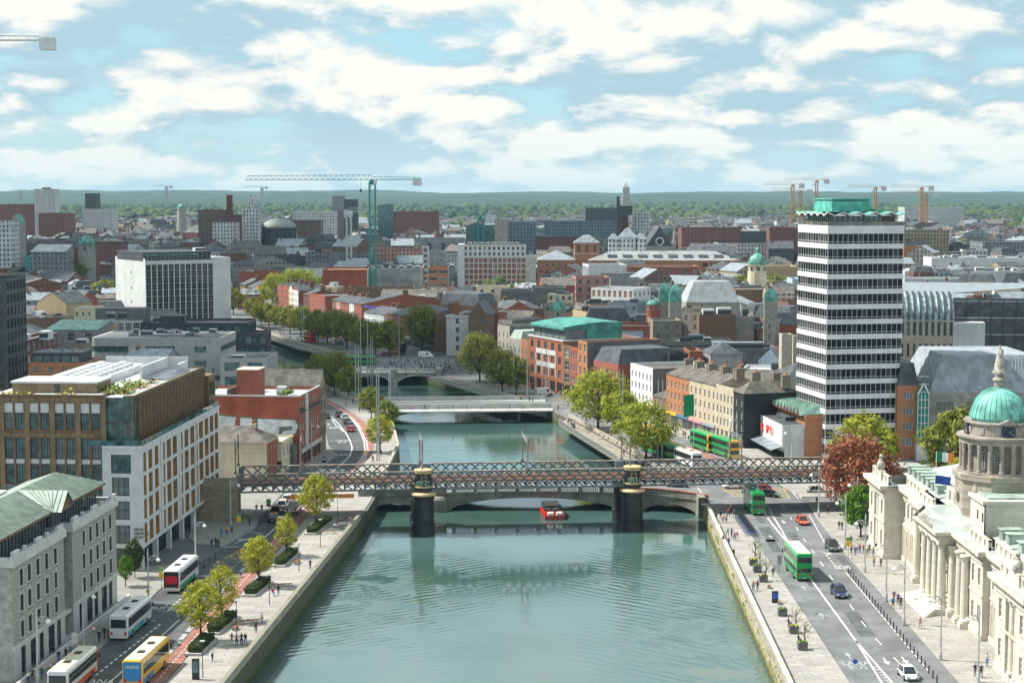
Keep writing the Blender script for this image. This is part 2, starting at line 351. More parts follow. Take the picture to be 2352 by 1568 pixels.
def roof_mesh(kind,W,D,z,rh,ov=0.3,mi=0,wallmi=1):
 b=MB()
 if kind=='gable':
  for s in(0,1):
   y0=-ov if s==0 else D+ov;q=z-rh*ov/(D/2)
   b.quad((-ov*.3,y0,q),(W+ov*.3,y0,q),(W+ov*.3,D/2,z+rh),(-ov*.3,D/2,z+rh),mi)
   b.quad((-ov*.3,y0,q-.15),(W+ov*.3,y0,q-.15),(W+ov*.3,y0,q),(-ov*.3,y0,q),mi)
  b.tri((0,0,z),(0,D,z),(0,D/2,z+rh),wallmi);b.tri((W,0,z),(W,D,z),(W,D/2,z+rh),wallmi)
 elif kind=='gabley':
  for s in(0,1):
   x0=-ov if s==0 else W+ov;q=z-rh*ov/(W/2)
   b.quad((x0,-ov*.3,q),(x0,D+ov*.3,q),(W/2,D+ov*.3,z+rh),(W/2,-ov*.3,z+rh),mi)
   b.quad((x0,-ov*.3,q-.15),(x0,D+ov*.3,q-.15),(x0,D+ov*.3,q),(x0,-ov*.3,q),mi)
  b.tri((0,0,z),(W,0,z),(W/2,0,z+rh),wallmi);b.tri((0,D,z),(W,D,z),(W/2,D,z+rh),wallmi)
 elif kind=='hip':
  k=min(W,D)/2;a=[(-ov,-ov,z),(W+ov,-ov,z),(W+ov,D+ov,z),(-ov,D+ov,z)]
  if W>=D:e,f=(k,D/2,z+rh),(W-k+1e-3,D/2,z+rh)
  else:e,f=(W/2,k,z+rh),(W/2,D-k+1e-3,z+rh)
  if W>=D:
   b.quad(a[0],a[1],f,e,mi);b.tri(a[1],a[2],f,mi);b.quad(a[2],a[3],e,f,mi);b.tri(a[3],a[0],e,mi)
  else:
   b.tri(a[0],a[1],e,mi);b.quad(a[1],a[2],f,e,mi);b.tri(a[2],a[3],f,mi);b.quad(a[3],a[0],e,f,mi)
  b.quad(*[(p[0],p[1],z-.02)for p in a],wallmi)
  for i in range(4):p,q=a[i],a[(i+1)%4];b.quad((p[0],p[1],z-.22),(q[0],q[1],z-.22),q,p,wallmi)
 elif kind=='mansard':
  k=min(rh*0.45,W*.2,D*.2)
  a=[(0,0,z),(W,0,z),(W,D,z),(0,D,z)];c=[(k,k,z+rh),(W-k,k,z+rh),(W-k,D-k,z+rh),(k,D-k,z+rh)]
  for i in range(4):b.quad(a[i],a[(i+1)%4],c[(i+1)%4],c[i],mi)
  b.quad(*c,mi)
 elif kind=='mono':
  b.quad((-ov,-ov,z),(W+ov,-ov,z),(W+ov,D+ov,z+rh),(-ov,D+ov,z+rh),mi)
  b.quad((-ov,-ov,z-.2),(W+ov,-ov,z-.2),(W+ov,-ov,z),(-ov,-ov,z),mi)
  b.quad((0,D,z),(W,D,z),(W,D,z+rh),(0,D,z+rh),wallmi);b.tri((0,0,z),(0,D,z),(0,D,z+rh),wallmi);b.tri((W,0,z),(W,D,z),(W,D,z+rh),wallmi)
 return b
NWIN=[0];FOOT=[]
ORDW='first second third fourth fifth sixth seventh eighth ninth tenth eleventh twelfth thirteenth fourteenth fifteenth sixteenth seventeenth eighteenth nineteenth twentieth'.split();ORDW+=['twenty-'+o for o in ORDW[:9]]
def building(name,label,cat,loc,yaw,W,D,H,wall,roof='flat',roofm=FELT,wins=None,ph=0.9,rec=0.2,rh=3.0,trim=None,group=None,bands=(),sidewall=None,chim=(),units=(),z0=0.0,ov=0.25,cop=None,revm=None):
 """local frame: x along the front, y into the building, z up"""
 t=thing(name,label,cat,(loc[0],loc[1],z0),R(yaw),group);FOOT.append((loc,R(yaw),W,D))
 wins=wins or{};b=MB();flat=roof=='flat';hz=H
 sw=sidewall or wall;winobjs=[]
 for sd_ in 'flrb':
  T=TFS(sd_,W,D);L=W if sd_ in 'fb' else D;rects=[]
  for g in wins.get(sd_,()):
   rr=grid_rects(L,H,g);rects+=rr
   r2=g.get('rec',rec)
   for a,c,d,e in rr:
    me=win_mesh(c-a,e-d,g.get('nx',2),g.get('ny',2),g.get('glass',GL),g.get('frame',FRW),g.get('fr',0.07),g.get('dep',0.07),g.get('sill',0.0))
    p=T((a+c)/2,r2,(d+e)/2);winobjs.append((me,p,ROTS[sd_]))
  wall_holes(b,T,L,0.0,hz,rects,rec+0.01,0 if sd_ in 'fb' else 1,None if revm is None else 4)
 if flat:
  tk=0.28
  b.quad((tk,tk,H-ph),(W-tk,tk,H-ph),(W-tk,D-tk,H-ph),(tk,D-tk,H-ph),2)
  for(x0,y0,x1,y1)in((0,0,W,tk),(0,D-tk,W,D),(0,tk,tk,D-tk),(W-tk,tk,W,D-tk)):
   b.quad((x0,y0,H),(x1,y0,H),(x1,y1,H),(x0,y1,H),3)
  I=[(tk,tk),(W-tk,tk),(W-tk,D-tk),(tk,D-tk)]
  for i in range(4):p,q=I[i],I[(i+1)%4];b.quad((p[0],p[1],H-ph),(q[0],q[1],H-ph),(q[0],q[1],H),(p[0],p[1],H),0)
 wo_=b.build('wall',[wall,sw,roofm,cop or trim or wall]+([revm]if revm else[]),t)
 rf=t
 if not flat:rf=roof_mesh(roof,W,D,H,rh,ov).build('roof',[roofm,sw],t)
 for(me,p,r)in winobjs:link('window',me,t,p,r);NWIN[0]+=1
 for(z,hh,pr,m)in bands:
  k=MB();k.box(-pr,-pr,z,W+pr,0.0-.001,z+hh);k.box(-pr,0,z,-.001,D,z+hh);k.box(W+.001,0,z,W+pr,D,z+hh)
  k.build('cornice' if z>H*.7 else 'string_course',[m],t)
 for c in chim:chimney(rf,*c)
 for u in units:unit(t,*u)
 return t
def FB(x0,x1,ytop,h,yaw=0.0,Y=None):
 """front wall seen between photo columns x0..x1, its top edge at row ytop, h metres tall (or at depth Y)"""
 xm=(x0+x1)/2
 if Y is None:X,Yc=G(xm,ytop,h)
 else:X,Yc,_=AT(xm,ytop,Y)
 c,s=math.cos(R(yaw)),math.sin(R(yaw))
 def hit(x):d=ray(x,ytop);k=d[0]/d[1];return(k*Yc-X)/(c-k*s)
 a,b=hit(x0),hit(x1)
 return(X+a*c,Yc+a*s),b-a
def BX(name,label,cat,x0,x1,ytop,h,yaw,D,wall,**kw):
 loc,W=FB(x0,x1,ytop,h,yaw,kw.pop('Y',None));kw.setdefault('roof','flat')
 if 'Yh' in kw:h=kw.pop('Yh')
 ws=kw.pop('ws',None)
 if ws:
  wins={}
  for sd_,q in ws.items():
   L=W if sd_ in 'fb' else D;pitch,dz,w,hh=q[:4];o=dict(q[4])if len(q)>4 else{}
   n=o.pop('n',max(1,int(L/pitch)));m=o.pop('m',max(1,int((h-0.6)/dz)));z=o.pop('z',max(0.9,h-m*dz+(dz-hh)*0.35-0.3))
   wins[sd_]=[dict(n=n,m=m,w=w,h=hh,z=z,dz=dz,**o)]
  kw['wins']=wins
 return building(name,label,cat,loc,yaw,W,D,h,wall,**kw)
 # ------------------------------------------------------------------ figures: one continuous skinned body per pose
SKIN=mat('skin',(0.50,0.30,0.21),var=0);HAIRM=mat('hair',(0.06,0.035,0.02),var=0)
TOPM=mat('top_cloth',(0.05,0.05,0.06),var=0,rough=0.9);TROU=mat('trouser_cloth',(0.03,0.04,0.07),var=0,rough=0.9);SHOE=mat('shoe',(0.03,0.03,0.03),var=0)
def skinned(name,J,E_,root,sub=1):
 """J: {joint: (x,y,z,r)}, E_: [(a,b)] -> evaluated mesh with per-face bone names"""
 ks=list(J);me=bpy.data.meshes.new(name);me.from_pydata([J[k][:3]for k in ks],[(ks.index(a),ks.index(c))for a,c in E_],[])
 o=bpy.data.objects.new(name,me);COL.objects.link(o);md=o.modifiers.new('s','SKIN');md.use_smooth_shade=True
 for i,k in enumerate(ks):sv=me.skin_vertices[0].data[i];sv.radius=(J[k][3],J[k][4]if len(J[k])>4 else J[k][3]);sv.use_root=(k==root)
 s_=o.modifiers.new('u','SUBSURF');s_.levels=sub;s_.render_levels=sub
 dg=bpy.context.evaluated_depsgraph_get();out=bpy.data.meshes.new_from_object(o.evaluated_get(dg));bpy.data.objects.remove(o);bpy.data.meshes.remove(me)
 return out
def person_mesh(name,pose):
 h=1.74;sit=pose.startswith('sit');zh=0.93 if not sit else 0.50
 J={'pelvis':(0,0,zh,.145,.11),'waist':(0,.0,zh+.16,.135,.10),'chest':(0,.0,zh+.36,.165,.115),'neck':(0,.0,zh+.545,.055),'jaw':(0,-.02,zh+.62,.068,.075),'head':(0,-.015,zh+.72,.082,.095),'crown':(0,-.005,zh+.80,.05,.06)}
 st={'walk':.30,'walkb':-.24,'stand':.0,'sit':0,'sitb':0}[pose]
 for s_,sg in(('l',1),('r',-1)):
  k=st*sg
  if sit:
   J['hip'+s_]=(.095*sg,-.02,zh,.10);J['knee'+s_]=(.12*sg,-.44,zh+.02,.065);J['ankle'+s_]=(.12*sg,-.46-.05*sg,.09,.045);J['toe'+s_]=(.12*sg,-.66-.05*sg,.05,.04)
   J['elb'+s_]=(.25*sg,-.06,zh+.22,.042);J['hand'+s_]=(.14*sg,-.30,zh+.12,.036)
  else:
   J['hip'+s_]=(.095*sg,0,zh-.05,.098);J['knee'+s_]=(.10*sg,-k*.55-.03,.49,.066);J['ankle'+s_]=(.10*sg,-k*.95+(.10 if k<0 else 0),.09+(.05 if k<0 else 0),.042);J['toe'+s_]=(.10*sg,-k*.95-.18+(.08 if k<0 else 0),.04,.04)
   J['elb'+s_]=(.245*sg,k*.55+.03,zh+.18,.042);J['hand'+s_]=(.235*sg,k*.95-.10,zh-.05,.036)
   if pose=='stand' and sg>0:J['hand'+s_]=(.14,-.26,zh+.24,.036)
  J['sho'+s_]=(.195*sg,.0,zh+.45,.062)
 E_=[('pelvis','waist'),('waist','chest'),('chest','neck'),('neck','jaw'),('jaw','head'),('head','crown')]
 for s_ in 'lr':E_+=[('pelvis','hip'+s_),('hip'+s_,'knee'+s_),('knee'+s_,'ankle'+s_),('ankle'+s_,'toe'+s_),('chest','sho'+s_),('sho'+s_,'elb'+s_),('elb'+s_,'hand'+s_)]
 me=skinned(name,J,E_,'pelvis',1)
 for m in(SKIN,HAIRM,TOPM,TROU,SHOE):me.materials.append(m)
 segs=[(Vector(J[a][:3]),Vector(J[c][:3]),a,c)for a,c in E_]
 for p in me.polygons:
  c=p.center;best=None
  for a,e,na,ne in segs:
   d=e-a;t=max(0,min(1,(c-a).dot(d)/max(d.length_squared,1e-9)));q=(c-a-d*t).length
   if best is None or q<best[0]:best=(q,na,ne,t)
  _,na,ne,t=best
  if ne in('head','crown','jaw'):mi=1 if(c.y>0.005 or c.z>zh+.79)else 0
  elif ne=='neck':mi=0 if t>.75 else 2
  elif ne.startswith('hand'):mi=0 if t>.85 else 2
  elif ne.startswith('toe'):mi=4
  elif ne.startswith(('hip','knee','ankle'))or(na=='pelvis' and t<.35):mi=3
  else:mi=2
  p.material_index=mi;p.use_smooth=True
 return me
PM={p:person_mesh('person_body',p)for p in('walk','walkb','stand','sit','sitb')}
STATM=mat('statue_stone',(0.46,0.43,0.37),var=.2,scale=2.0,streak=.5)
def statue_mesh():
 me=PM['stand'].copy();me.materials.clear();me.materials.append(STATM)
 for p in me.polygons:p.material_index=0
 return me
STAT=statue_mesh()
def statue(label,loc,rz,sc=1.7,group=None):
 t=thing('statue',label,'statue',loc,rz,group);o=link('figure',STAT,t);o.scale=(sc,)*3
 b=MB();n=14
 prof=[(.42,0),(.40,.3),(.33,.8),(.26,1.05),(.30,1.3),(.2,1.48)];v=[]
 for r,z in prof:
  for i in range(n):a=2*math.pi*i/n;rr=r*(1+.13*math.sin(a*5+z*2));v.append((rr*math.cos(a)*sc*.9,rr*math.sin(a)*sc*.7,z*sc))
 b.add(v,[(k*n+i,k*n+(i+1)%n,(k+1)*n+(i+1)%n,(k+1)*n+i)for k in range(len(prof)-1)for i in range(n)])
 b.build('drapery',[STATM],t,smooth=True);p=MB();p.box(-.5*sc*.8,-.4*sc*.8,-.35,.5*sc*.8,.4*sc*.8,0.0);p.build('plinth',[STATM],t)
 return t
 # ------------------------------------------------------------------ ground, river, quays, roads
WATER_Z=-3.0
LE=[(-52,-50),(-34.8,206),(-27.6,320),(-26.8,350),(-26.6,407),(-32,460),(-44.4,497.5),(-66,557),(-84,610),(-110,690),(-146,790),(-240,1010),(-430,1400)]
RE=[(24,-50),(33.4,206),(36.8,325),(36.6,346),(30.6,384),(13.1,470),(3.0,500),(-24,562),(-57,628),(-81.5,681),(-117.5,776),(-200,985),(-380,1380)]
ASPH=mat('asphalt',(0.085,0.09,0.095),var=0.16,scale=0.18,rough=0.9,fine=0.12,bscale=9.0)
ASPHL=mat('asphalt_worn',(0.165,0.17,0.175),var=0.14,scale=0.15,rough=0.9,fine=0.12,bscale=9.0)
PAVE=courses('paving_flags',(0.27,0.262,0.245),1.6,1.0,mortar=0.03,var=0.25,streak=0.4)
PAVEL=courses('paving_pale',(0.34,0.325,0.30),2.2,1.2,mortar=0.04,var=0.22,streak=0.4)
for _m in(PAVE,PAVEL):
 _nt=_m.node_tree
 _cb=[n for n in _nt.nodes if n.type=='COMBXYZ'][0];_sp=[n for n in _nt.nodes if n.type=='SEPXYZ'][0]
 for l in list(_cb.inputs[0].links)+list(_cb.inputs[1].links):_nt.links.remove(l)
 _nt.links.new(_sp.outputs[0],_cb.inputs[0]);_nt.links.new(_sp.outputs[1],_cb.inputs[1])
 _mp=[n for n in _nt.nodes if n.type=='MAPPING'][0];_mp.inputs['Scale'].default_value=(0.18,0.18,0.18)
KERB=mat('kerb_granite',(0.42,0.42,0.40),var=0.12,scale=1.0)
CYCLE=mat('cycle_lane_red',(0.30,0.13,0.105),var=0.12,scale=0.3,rough=0.9)
PAINT=mat('road_paint',(0.66,0.66,0.64),var=0.14,scale=2.0,rough=0.8)
PAINTW=mat('road_paint_worn',(0.38,0.39,0.39),var=0.2,scale=3.0,rough=0.8)
YPAINT=mat('road_paint_yellow',(0.55,0.38,0.07),var=0.15,scale=2.0,rough=0.8)
QPLASTER=courses('quay_stone',(0.42,0.39,0.32),1.6,0.55,streak=0.6)
# quay wall stone: courses above, weed-green then brown tide band below (stains with a height of their own)
def quay_mat(name,top,weed,mud,zw,zm):
 m=courses(name,top,1.1,0.45,streak=0.65);nt=m.node_tree;b=nt.nodes['Principled BSDF']
 src=b.inputs['Base Color'].links[0].from_socket
 tc=N(nt,'ShaderNodeTexCoord');s=N(nt,'ShaderNodeSeparateXYZ');nt.links.new(tc.outputs['Object'],s.inputs[0])
 n=N(nt,'ShaderNodeTexNoise',Scale=0.7,Detail=5.0);nt.links.new(tc.outputs['Object'],n.inputs['Vector'])
 zz=math_n(nt,'ADD',s.outputs[2],math_n(nt,'MULTIPLY',math_n(nt,'SUBTRACT',n.outputs[0],0.5),1.6))
 c=mixc(nt,math_n(nt,'SUBTRACT',1.0,sstep(nt,zz,zw-.35,zw+.35)),src,weed)
 c=mixc(nt,math_n(nt,'SUBTRACT',1.0,sstep(nt,zz,zm-.2,zm+.2)),c,mud)
 nt.links.new(c,b.inputs['Base Color']);return m
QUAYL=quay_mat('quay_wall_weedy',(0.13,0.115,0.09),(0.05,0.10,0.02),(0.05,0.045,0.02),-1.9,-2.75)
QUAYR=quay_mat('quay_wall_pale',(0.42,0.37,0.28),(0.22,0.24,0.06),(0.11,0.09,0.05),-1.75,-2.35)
COPE=mat('coping_white',(0.60,0.59,0.55),var=0.12,scale=0.6,streak=0.1,col2=(0.42,0.37,0.28))
SOIL=mat('ground_far',(0.10,0.115,0.085),var=0.3,scale=0.01,rough=0.95)
def lerp_line(L,y):
 for(x0,y0),(x1,y1)in zip(L,L[1:]):
  if y0<=y<=y1:return x0+(x1-x0)*(y-y0)/(y1-y0)
 return L[-1][0]
def off(poly,d):
 """offset a polyline sideways (positive: to the right of travel)"""
 out=[]
 for i,p in enumerate(poly):
  a=Vector(poly[max(i-1,0)]);c=Vector(poly[min(i+1,len(poly)-1)]);t=(c-a).normalized()
  out.append((p[0]+t.y*d,p[1]-t.x*d))
 return out
def ribbon(b,left,right,z,mi=0):
 for i in range(len(left)-1):b.quad((*left[i],z),(*right[i],z),(*right[i+1],z),(*left[i+1],z),mi)
 # one ground sheet, with the river cut through it
b=MB();FAR=15000
l1=[(x,y)for x,y in LE];r1=[(x,y)for x,y in RE]
ribbon(b,[(-9000,y)for x,y in l1],l1,-0.02);ribbon(b,r1,[(9000,y)for x,y in r1],-0.02)
yl,yr=l1[-1][1],r1[-1][1]
b.quad((-9000,yl,-.02),(l1[-1][0],yl,-.02),(l1[-1][0],FAR,-.02),(-9000,FAR,-.02))
b.quad((l1[-1][0],yl,-.02),(r1[-1][0],yr,-.02),(r1[-1][0],FAR,-.02),(l1[-1][0],FAR,-.02));b.quad((r1[-1][0],yr,-.02),(9000,yr,-.02),(9000,FAR,-.02),(r1[-1][0],FAR,-.02))
GROUNDM=mat('ground_paved',(0.15,0.15,0.15),var=0.2,scale=0.03,rough=0.95)
_nt=GROUNDM.node_tree;_b=_nt.nodes['Principled BSDF'];_src=_b.inputs['Base Color'].links[0].from_socket
_tc=N(_nt,'ShaderNodeTexCoord');_s=N(_nt,'ShaderNodeSeparateXYZ');_nt.links.new(_tc.outputs['Object'],_s.inputs[0])
_n=N(_nt,'ShaderNodeTexNoise',Scale=0.004,Detail=5.0);_nt.links.new(_tc.outputs['Object'],_n.inputs['Vector'])
_g=mixc(_nt,sstep(_nt,_n.outputs[0],0.4,0.6),(0.045,0.075,0.03),(0.09,0.12,0.045))
_nt.links.new(mixc(_nt,sstep(_nt,_s.outputs[1],1500,2600),_src,_g),_b.inputs['Base Color'])
struct('ground',b,[GROUNDM])
# river
wm=bpy.data.materials.new('river_water');wm.use_nodes=True;nt=wm.node_tree;pb=nt.nodes['Principled BSDF']
pb.inputs['Roughness'].default_value=0.06;pb.inputs['IOR'].default_value=1.85;pb.inputs['Specular IOR Level'].default_value=0.75
tc=N(nt,'ShaderNodeTexCoord');s=N(nt,'ShaderNodeSeparateXYZ');nt.links.new(tc.outputs['Object'],s.inputs[0])
na=N(nt,'ShaderNodeTexNoise',Scale=0.03,Detail=3.0);nt.links.new(tc.outputs['Object'],na.inputs['Vector'])
nt.links.new(mixc(nt,sstep(nt,na.outputs[0],0.35,0.65),(0.045,0.095,0.078),(0.07,0.135,0.13)),pb.inputs['Base Color'])
mp=N(nt,'ShaderNodeMapping');mp.inputs['Scale'].default_value=(1.0,0.55,1);nt.links.new(tc.outputs['Object'],mp.inputs[0])
nf=N(nt,'ShaderNodeTexNoise',Scale=1.1,Detail=4.0,Roughness=0.6);nt.links.new(mp.outputs[0],nf.inputs['Vector'])
nw=N(nt,'ShaderNodeTexNoise',Scale=0.12,Detail=2.0);nt.links.new(tc.outputs['Object'],nw.inputs['Vector'])
def wave(kx,ky,lam,amp):
 ph=math_n(nt,'ADD',math_n(nt,'MULTIPLY',s.outputs[0],kx*2*math.pi/lam),math_n(nt,'MULTIPLY',s.outputs[1],ky*2*math.pi/lam))
 ph=math_n(nt,'ADD',ph,math_n(nt,'MULTIPLY',nw.outputs[0],9.0))
 return math_n(nt,'MULTIPLY',math_n(nt,'SINE',ph),amp)
def band(v,a,b_,c,d):return math_n(nt,'MULTIPLY',sstep(nt,v,a,b_),math_n(nt,'SUBTRACT',1.0,sstep(nt,v,c,d)))
ml=math_n(nt,'MULTIPLY',math_n(nt,'SUBTRACT',1.0,sstep(nt,s.outputs[0],-16,2)),math_n(nt,'MULTIPLY',band(s.outputs[1],215,250,296,316),sstep(nt,nw.outputs[0],.38,.6)))
mr=math_n(nt,'MULTIPLY',sstep(nt,s.outputs[0],4,24),math_n(nt,'MULTIPLY',band(s.outputs[1],208,235,300,320),sstep(nt,nw.outputs[0],.36,.58)))
hgt=math_n(nt,'ADD',math_n(nt,'MULTIPLY',nf.outputs[0],math_n(nt,'ADD',math_n(nt,'MULTIPLY',sstep(nt,na.outputs[0],.42,.62),.08),.02)),math_n(nt,'ADD',math_n(nt,'MULTIPLY',wave(0.55,-0.83,1.7,0.075),ml),math_n(nt,'MULTIPLY',wave(-0.62,-0.78,1.9,0.075),mr)))
bp=N(nt,'ShaderNodeBump',Strength=0.35,Distance=1.0);nt.links.new(hgt,bp.inputs['Height']);nt.links.new(bp.outputs[0],pb.inputs['Normal'])
b=MB();b.quad((-500,40,WATER_Z),(140,40,WATER_Z),(140,1420,WATER_Z),(-500,1420,WATER_Z));struct('river_water',b,[wm])
# quay walls (below street level) and their parapets
def along(L,y0,y1):return[(lerp_line(L,y0),y0)]+[p for p in L if y0<p[1]<y1]+[(lerp_line(L,y1),y1)]
def quay(name,L,y0,y1,side,m,z1=0.0):
 p=along(L,y0,y1);b=MB();q=off(p,0.25*side)
 for i in range(len(p)-1):b.quad((*q[i],WATER_Z-1.5),(*q[i+1],WATER_Z-1.5),(*p[i+1],z1),(*p[i],z1))
 return b
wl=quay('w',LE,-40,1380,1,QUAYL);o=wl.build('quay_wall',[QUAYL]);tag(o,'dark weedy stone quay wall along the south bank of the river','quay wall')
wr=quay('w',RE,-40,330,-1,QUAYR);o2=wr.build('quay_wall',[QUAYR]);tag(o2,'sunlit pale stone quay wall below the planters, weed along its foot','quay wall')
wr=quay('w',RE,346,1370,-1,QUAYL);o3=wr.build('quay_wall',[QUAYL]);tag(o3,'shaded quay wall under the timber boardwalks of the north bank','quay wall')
# facing stones of the two near walls, as far as they can be told apart
def stones(parent,L,y0,y1,side,m,zlo,zhi,n_rows,step,lift):
 sm=MB();sm.box(-.46,-.05,0,.46,.06,.40);me=sm.mesh('stone',[m]);k=0;rr=random.Random(5)
 h=(zhi-zlo)/n_rows
 for r in range(n_rows):
  y=y0+(step/2 if r%2 else 0)
  while y<y1:
   a=lerp_line(L,y);c=lerp_line(L,y+1);ang=math.atan2(1,c-a);z=zlo+r*h;fr=(z-WATER_Z+1.5)/(1.5-WATER_Z)
   o=link('stone',me,parent,(a+side*(0.25*(1-fr)+lift+rr.uniform(-.02,.03)),y,z));o.rotation_euler=(0,0,ang+rr.uniform(-.02,.02));o.scale=(step/0.98*rr.uniform(.92,1.0),1,h/0.43)
   k+=1;y+=step
 return k
stones(o,LE,206,312,1,QUAYL,-2.0,-0.15,4,1.5,0.0)
def parapet(L,y0,y1,inset,h,w,m,mc,name,label,side):
 p=along(L,y0,y1);a,c=(off(p,-inset-w),off(p,-inset))if side>0 else(off(p,inset),off(p,inset+w))
 b=MB()
 for i in range(len(p)-1):
  A,B,C,D=a[i],c[i],c[i+1],a[i+1]
  b.quad((*A,0),(*D,0),(*D,h),(*A,h));b.quad((*C,0),(*B,0),(*B,h),(*C,h))
  for z in(h,):b.quad((*A,z),(*D,z),(*C,z),(*B,z),1)
  e=0.06
 t=b.build(name,[m,mc]);tag(t,label,'parapet')
 b=MB();a2,c2=(off(p,-inset-w-.07),off(p,-inset+.07))if side>0 else(off(p,inset-.07),off(p,inset+w+.07))
 for i in range(len(p)-1):
  A,B,C,D=a2[i],c2[i],c2[i+1],a2[i+1]
  b.quad((*A,h),(*D,h),(*D,h+.14),(*A,h+.14));b.quad((*C,h),(*B,h),(*B,h+.14),(*C,h+.14));b.quad((*A,h+.14),(*B,h+.14),(*C,h+.14),(*D,h+.14))
 b.build('coping',[mc],t);return t
PSTONE=courses('parapet_stone',(0.40,0.37,0.30),2.4,0.6,mortar=0.02,streak=0.5,var=0.2)
parapet(LE,150,317,0.05,1.05,0.5,PSTONE,PSTONE,'parapet_wall','long stone parapet edging the south quay promenade before the railway bridge',1)
parapet(RE,150,327,0.05,1.0,0.5,PSTONE,COPE,'parapet_wall','long white coped parapet edging the north quay beside the planters',-1)
parapet(LE,352,556,0.05,1.0,0.5,PSTONE,PSTONE,'parapet_wall','curving stone parapet of the south quay beyond the railway bridge',1)
# ---- streets: sheets and raised pavements
def flat(name,polys,m,z=0.004,kind='structure'):
 b=MB()
 for p in polys:b.add([(q[0],q[1],z)for q in p],[tuple(range(len(p)))])
 o=b.build(name,[m]);o['kind']=kind;return o
def raised(name,poly,h=0.13,top=PAVE,side=KERB):
 b=MB();b.prism(poly,-0.01,h,1,0,bottom=False);o=b.build(name,[top,side]);o['kind']='structure';return o
def area(p):return sum(a[0]*c[1]-c[0]*a[1]for a,c in zip(p,p[1:]+p[:1]))/2
def ccw(p):return p if area(p)>0 else p[::-1]
LP=lambda d:[(lerp_line(LE,y)-d,y)for y in(150,206,260,316)]
# south quay
roadL=[(-57,150),(-54.8,212),(-53.4,260),(-50.5,284),(-46.3,309),(-45.2,322),(-44.4,350),(-41.5,378),(-40.3,398),(-44,413),(-47.5,440),(-53.5,470),(-62,505),(-75,545),(-96,620)]
roadR=[(-47.6,150),(-45.2,212),(-43.4,262),(-42.2,290),(-41.0,322),(-36.8,362),(-34.6,380),(-34.6,404),(-37.8,432),(-44,466),(-54,498),(-66,536),(-84,600)]
flat('road',[ccw(roadL+roadR[::-1])],ASPH,0.004)
cycL=[(p[0]+0.35,p[1])for p in roadR[:11]];cycR=[(-45.0,150),(-42.7,212),(-40.7,262),(-39.5,290),(-38.2,322),(-34.6,362),(-32.4,396),(-33.2,413),(-38.4,453),(-45.4,478),(-54.7,506)]
flat('cycle_path',[ccw(cycL+cycR[::-1])],CYCLE,0.008)
prom=[(p[0]+0.3,p[1])for p in cycR]
raised('promenade',ccw(prom+[(lerp_line(LE,y)-.55,y)for y in(510,497,460,407,352,320,206,150)]),0.10,PAVEL)
raised('pavement',ccw([(p[0]-0.1,p[1])for p in roadL[:3]]+[(-51.5,276),(-55,277.2),(-57.5,277.0),(-70,276),(-75,150)]),0.13)
raised('pavement',ccw([(-50.6,294.0),(-49.8,292.6),(-49.0,293.4),(-46.2,309),(-45.6,340),(-44.6,368),(-60,368),(-60,330),(-56.5,300),(-54,294.5)]),0.13)
raised('pavement',ccw([(-41.8,376),(-40.5,398),(-43.6,411),(-46.2,430),(-50,450),(-58,485),(-70,520),(-85,560),(-110,560),(-80,460),(-62,380)]),0.13)
# north quay
raised('promenade',ccw([(33.9,150),(34.0,206),(37.3,326),(37.6,333),(41.1,333.5),(41.9,318),(42.1,294),(41.9,260),(41.5,212),(40.8,150)]),0.13,PAVEL)
flat('road',[ccw([(40.9,150),(41.6,212),(42.0,260),(42.2,294),(42.0,318),(43,333),(44,345),(40,372),(33,392),(15,470),(9,500),(20,505),(32,470),(40.6,430),(48.3,396),(53,372),(56.5,340),(56.2,318),(55.6,290),(54.9,212),(54.2,150)])],ASPHL,0.004)
raised('pavement',ccw([(54.3,150),(55.0,212),(55.7,290),(56.3,318),(57.2,331),(58,336),(75,336),(75,286),(64.5,285),(64.5,150)]),0.13,PAVEL)
raised('pavement',ccw([(57.2,341),(53.2,372),(48.4,396),(40.7,430),(32.2,470),(20.4,505),(30,505),(42,455),(58,420),(62,389),(90,388),(95,345),(62,340.5)]),0.13,PAVEL)
# Butt-bridge junction asphalt and cross street
flat('road',[ccw([(36.4,334.5),(43,333),(56.8,336),(57,341),(52,372),(40,372),(36.4,347)])],ASPHL,0.006)
flat('road',[ccw([(57.0,336.3),(110,337),(110,340),(57.2,340.8)])],ASPHL,0.006)
flat('road',[ccw([(-44.9,345),(-27.1,341.5),(-27.0,356),(-37,362),(-44.2,360)])],ASPHL,0.0062)
pt=MB();q_=random.Random(8)
for i in range(34):
 if i<22:x,y=q_.uniform(43,54),q_.uniform(212,335)
 else:x,y=q_.uniform(-53,-46),q_.uniform(212,300)
 w_,l_=(q_.uniform(.5,.9),q_.uniform(.5,.9))if i%3 else(q_.uniform(1.2,2.6),q_.uniform(4,14));pt.quad((x,y,.0085),(x+w_,y,.0085),(x+w_+.02*l_,y+l_,.0085),(x+.02*l_,y+l_,.0085))
o=pt.build('road_patch',[mat('asphalt_patch',(.10,.104,.11),var=.15,scale=.5,rough=.9)]);o['kind']='structure'
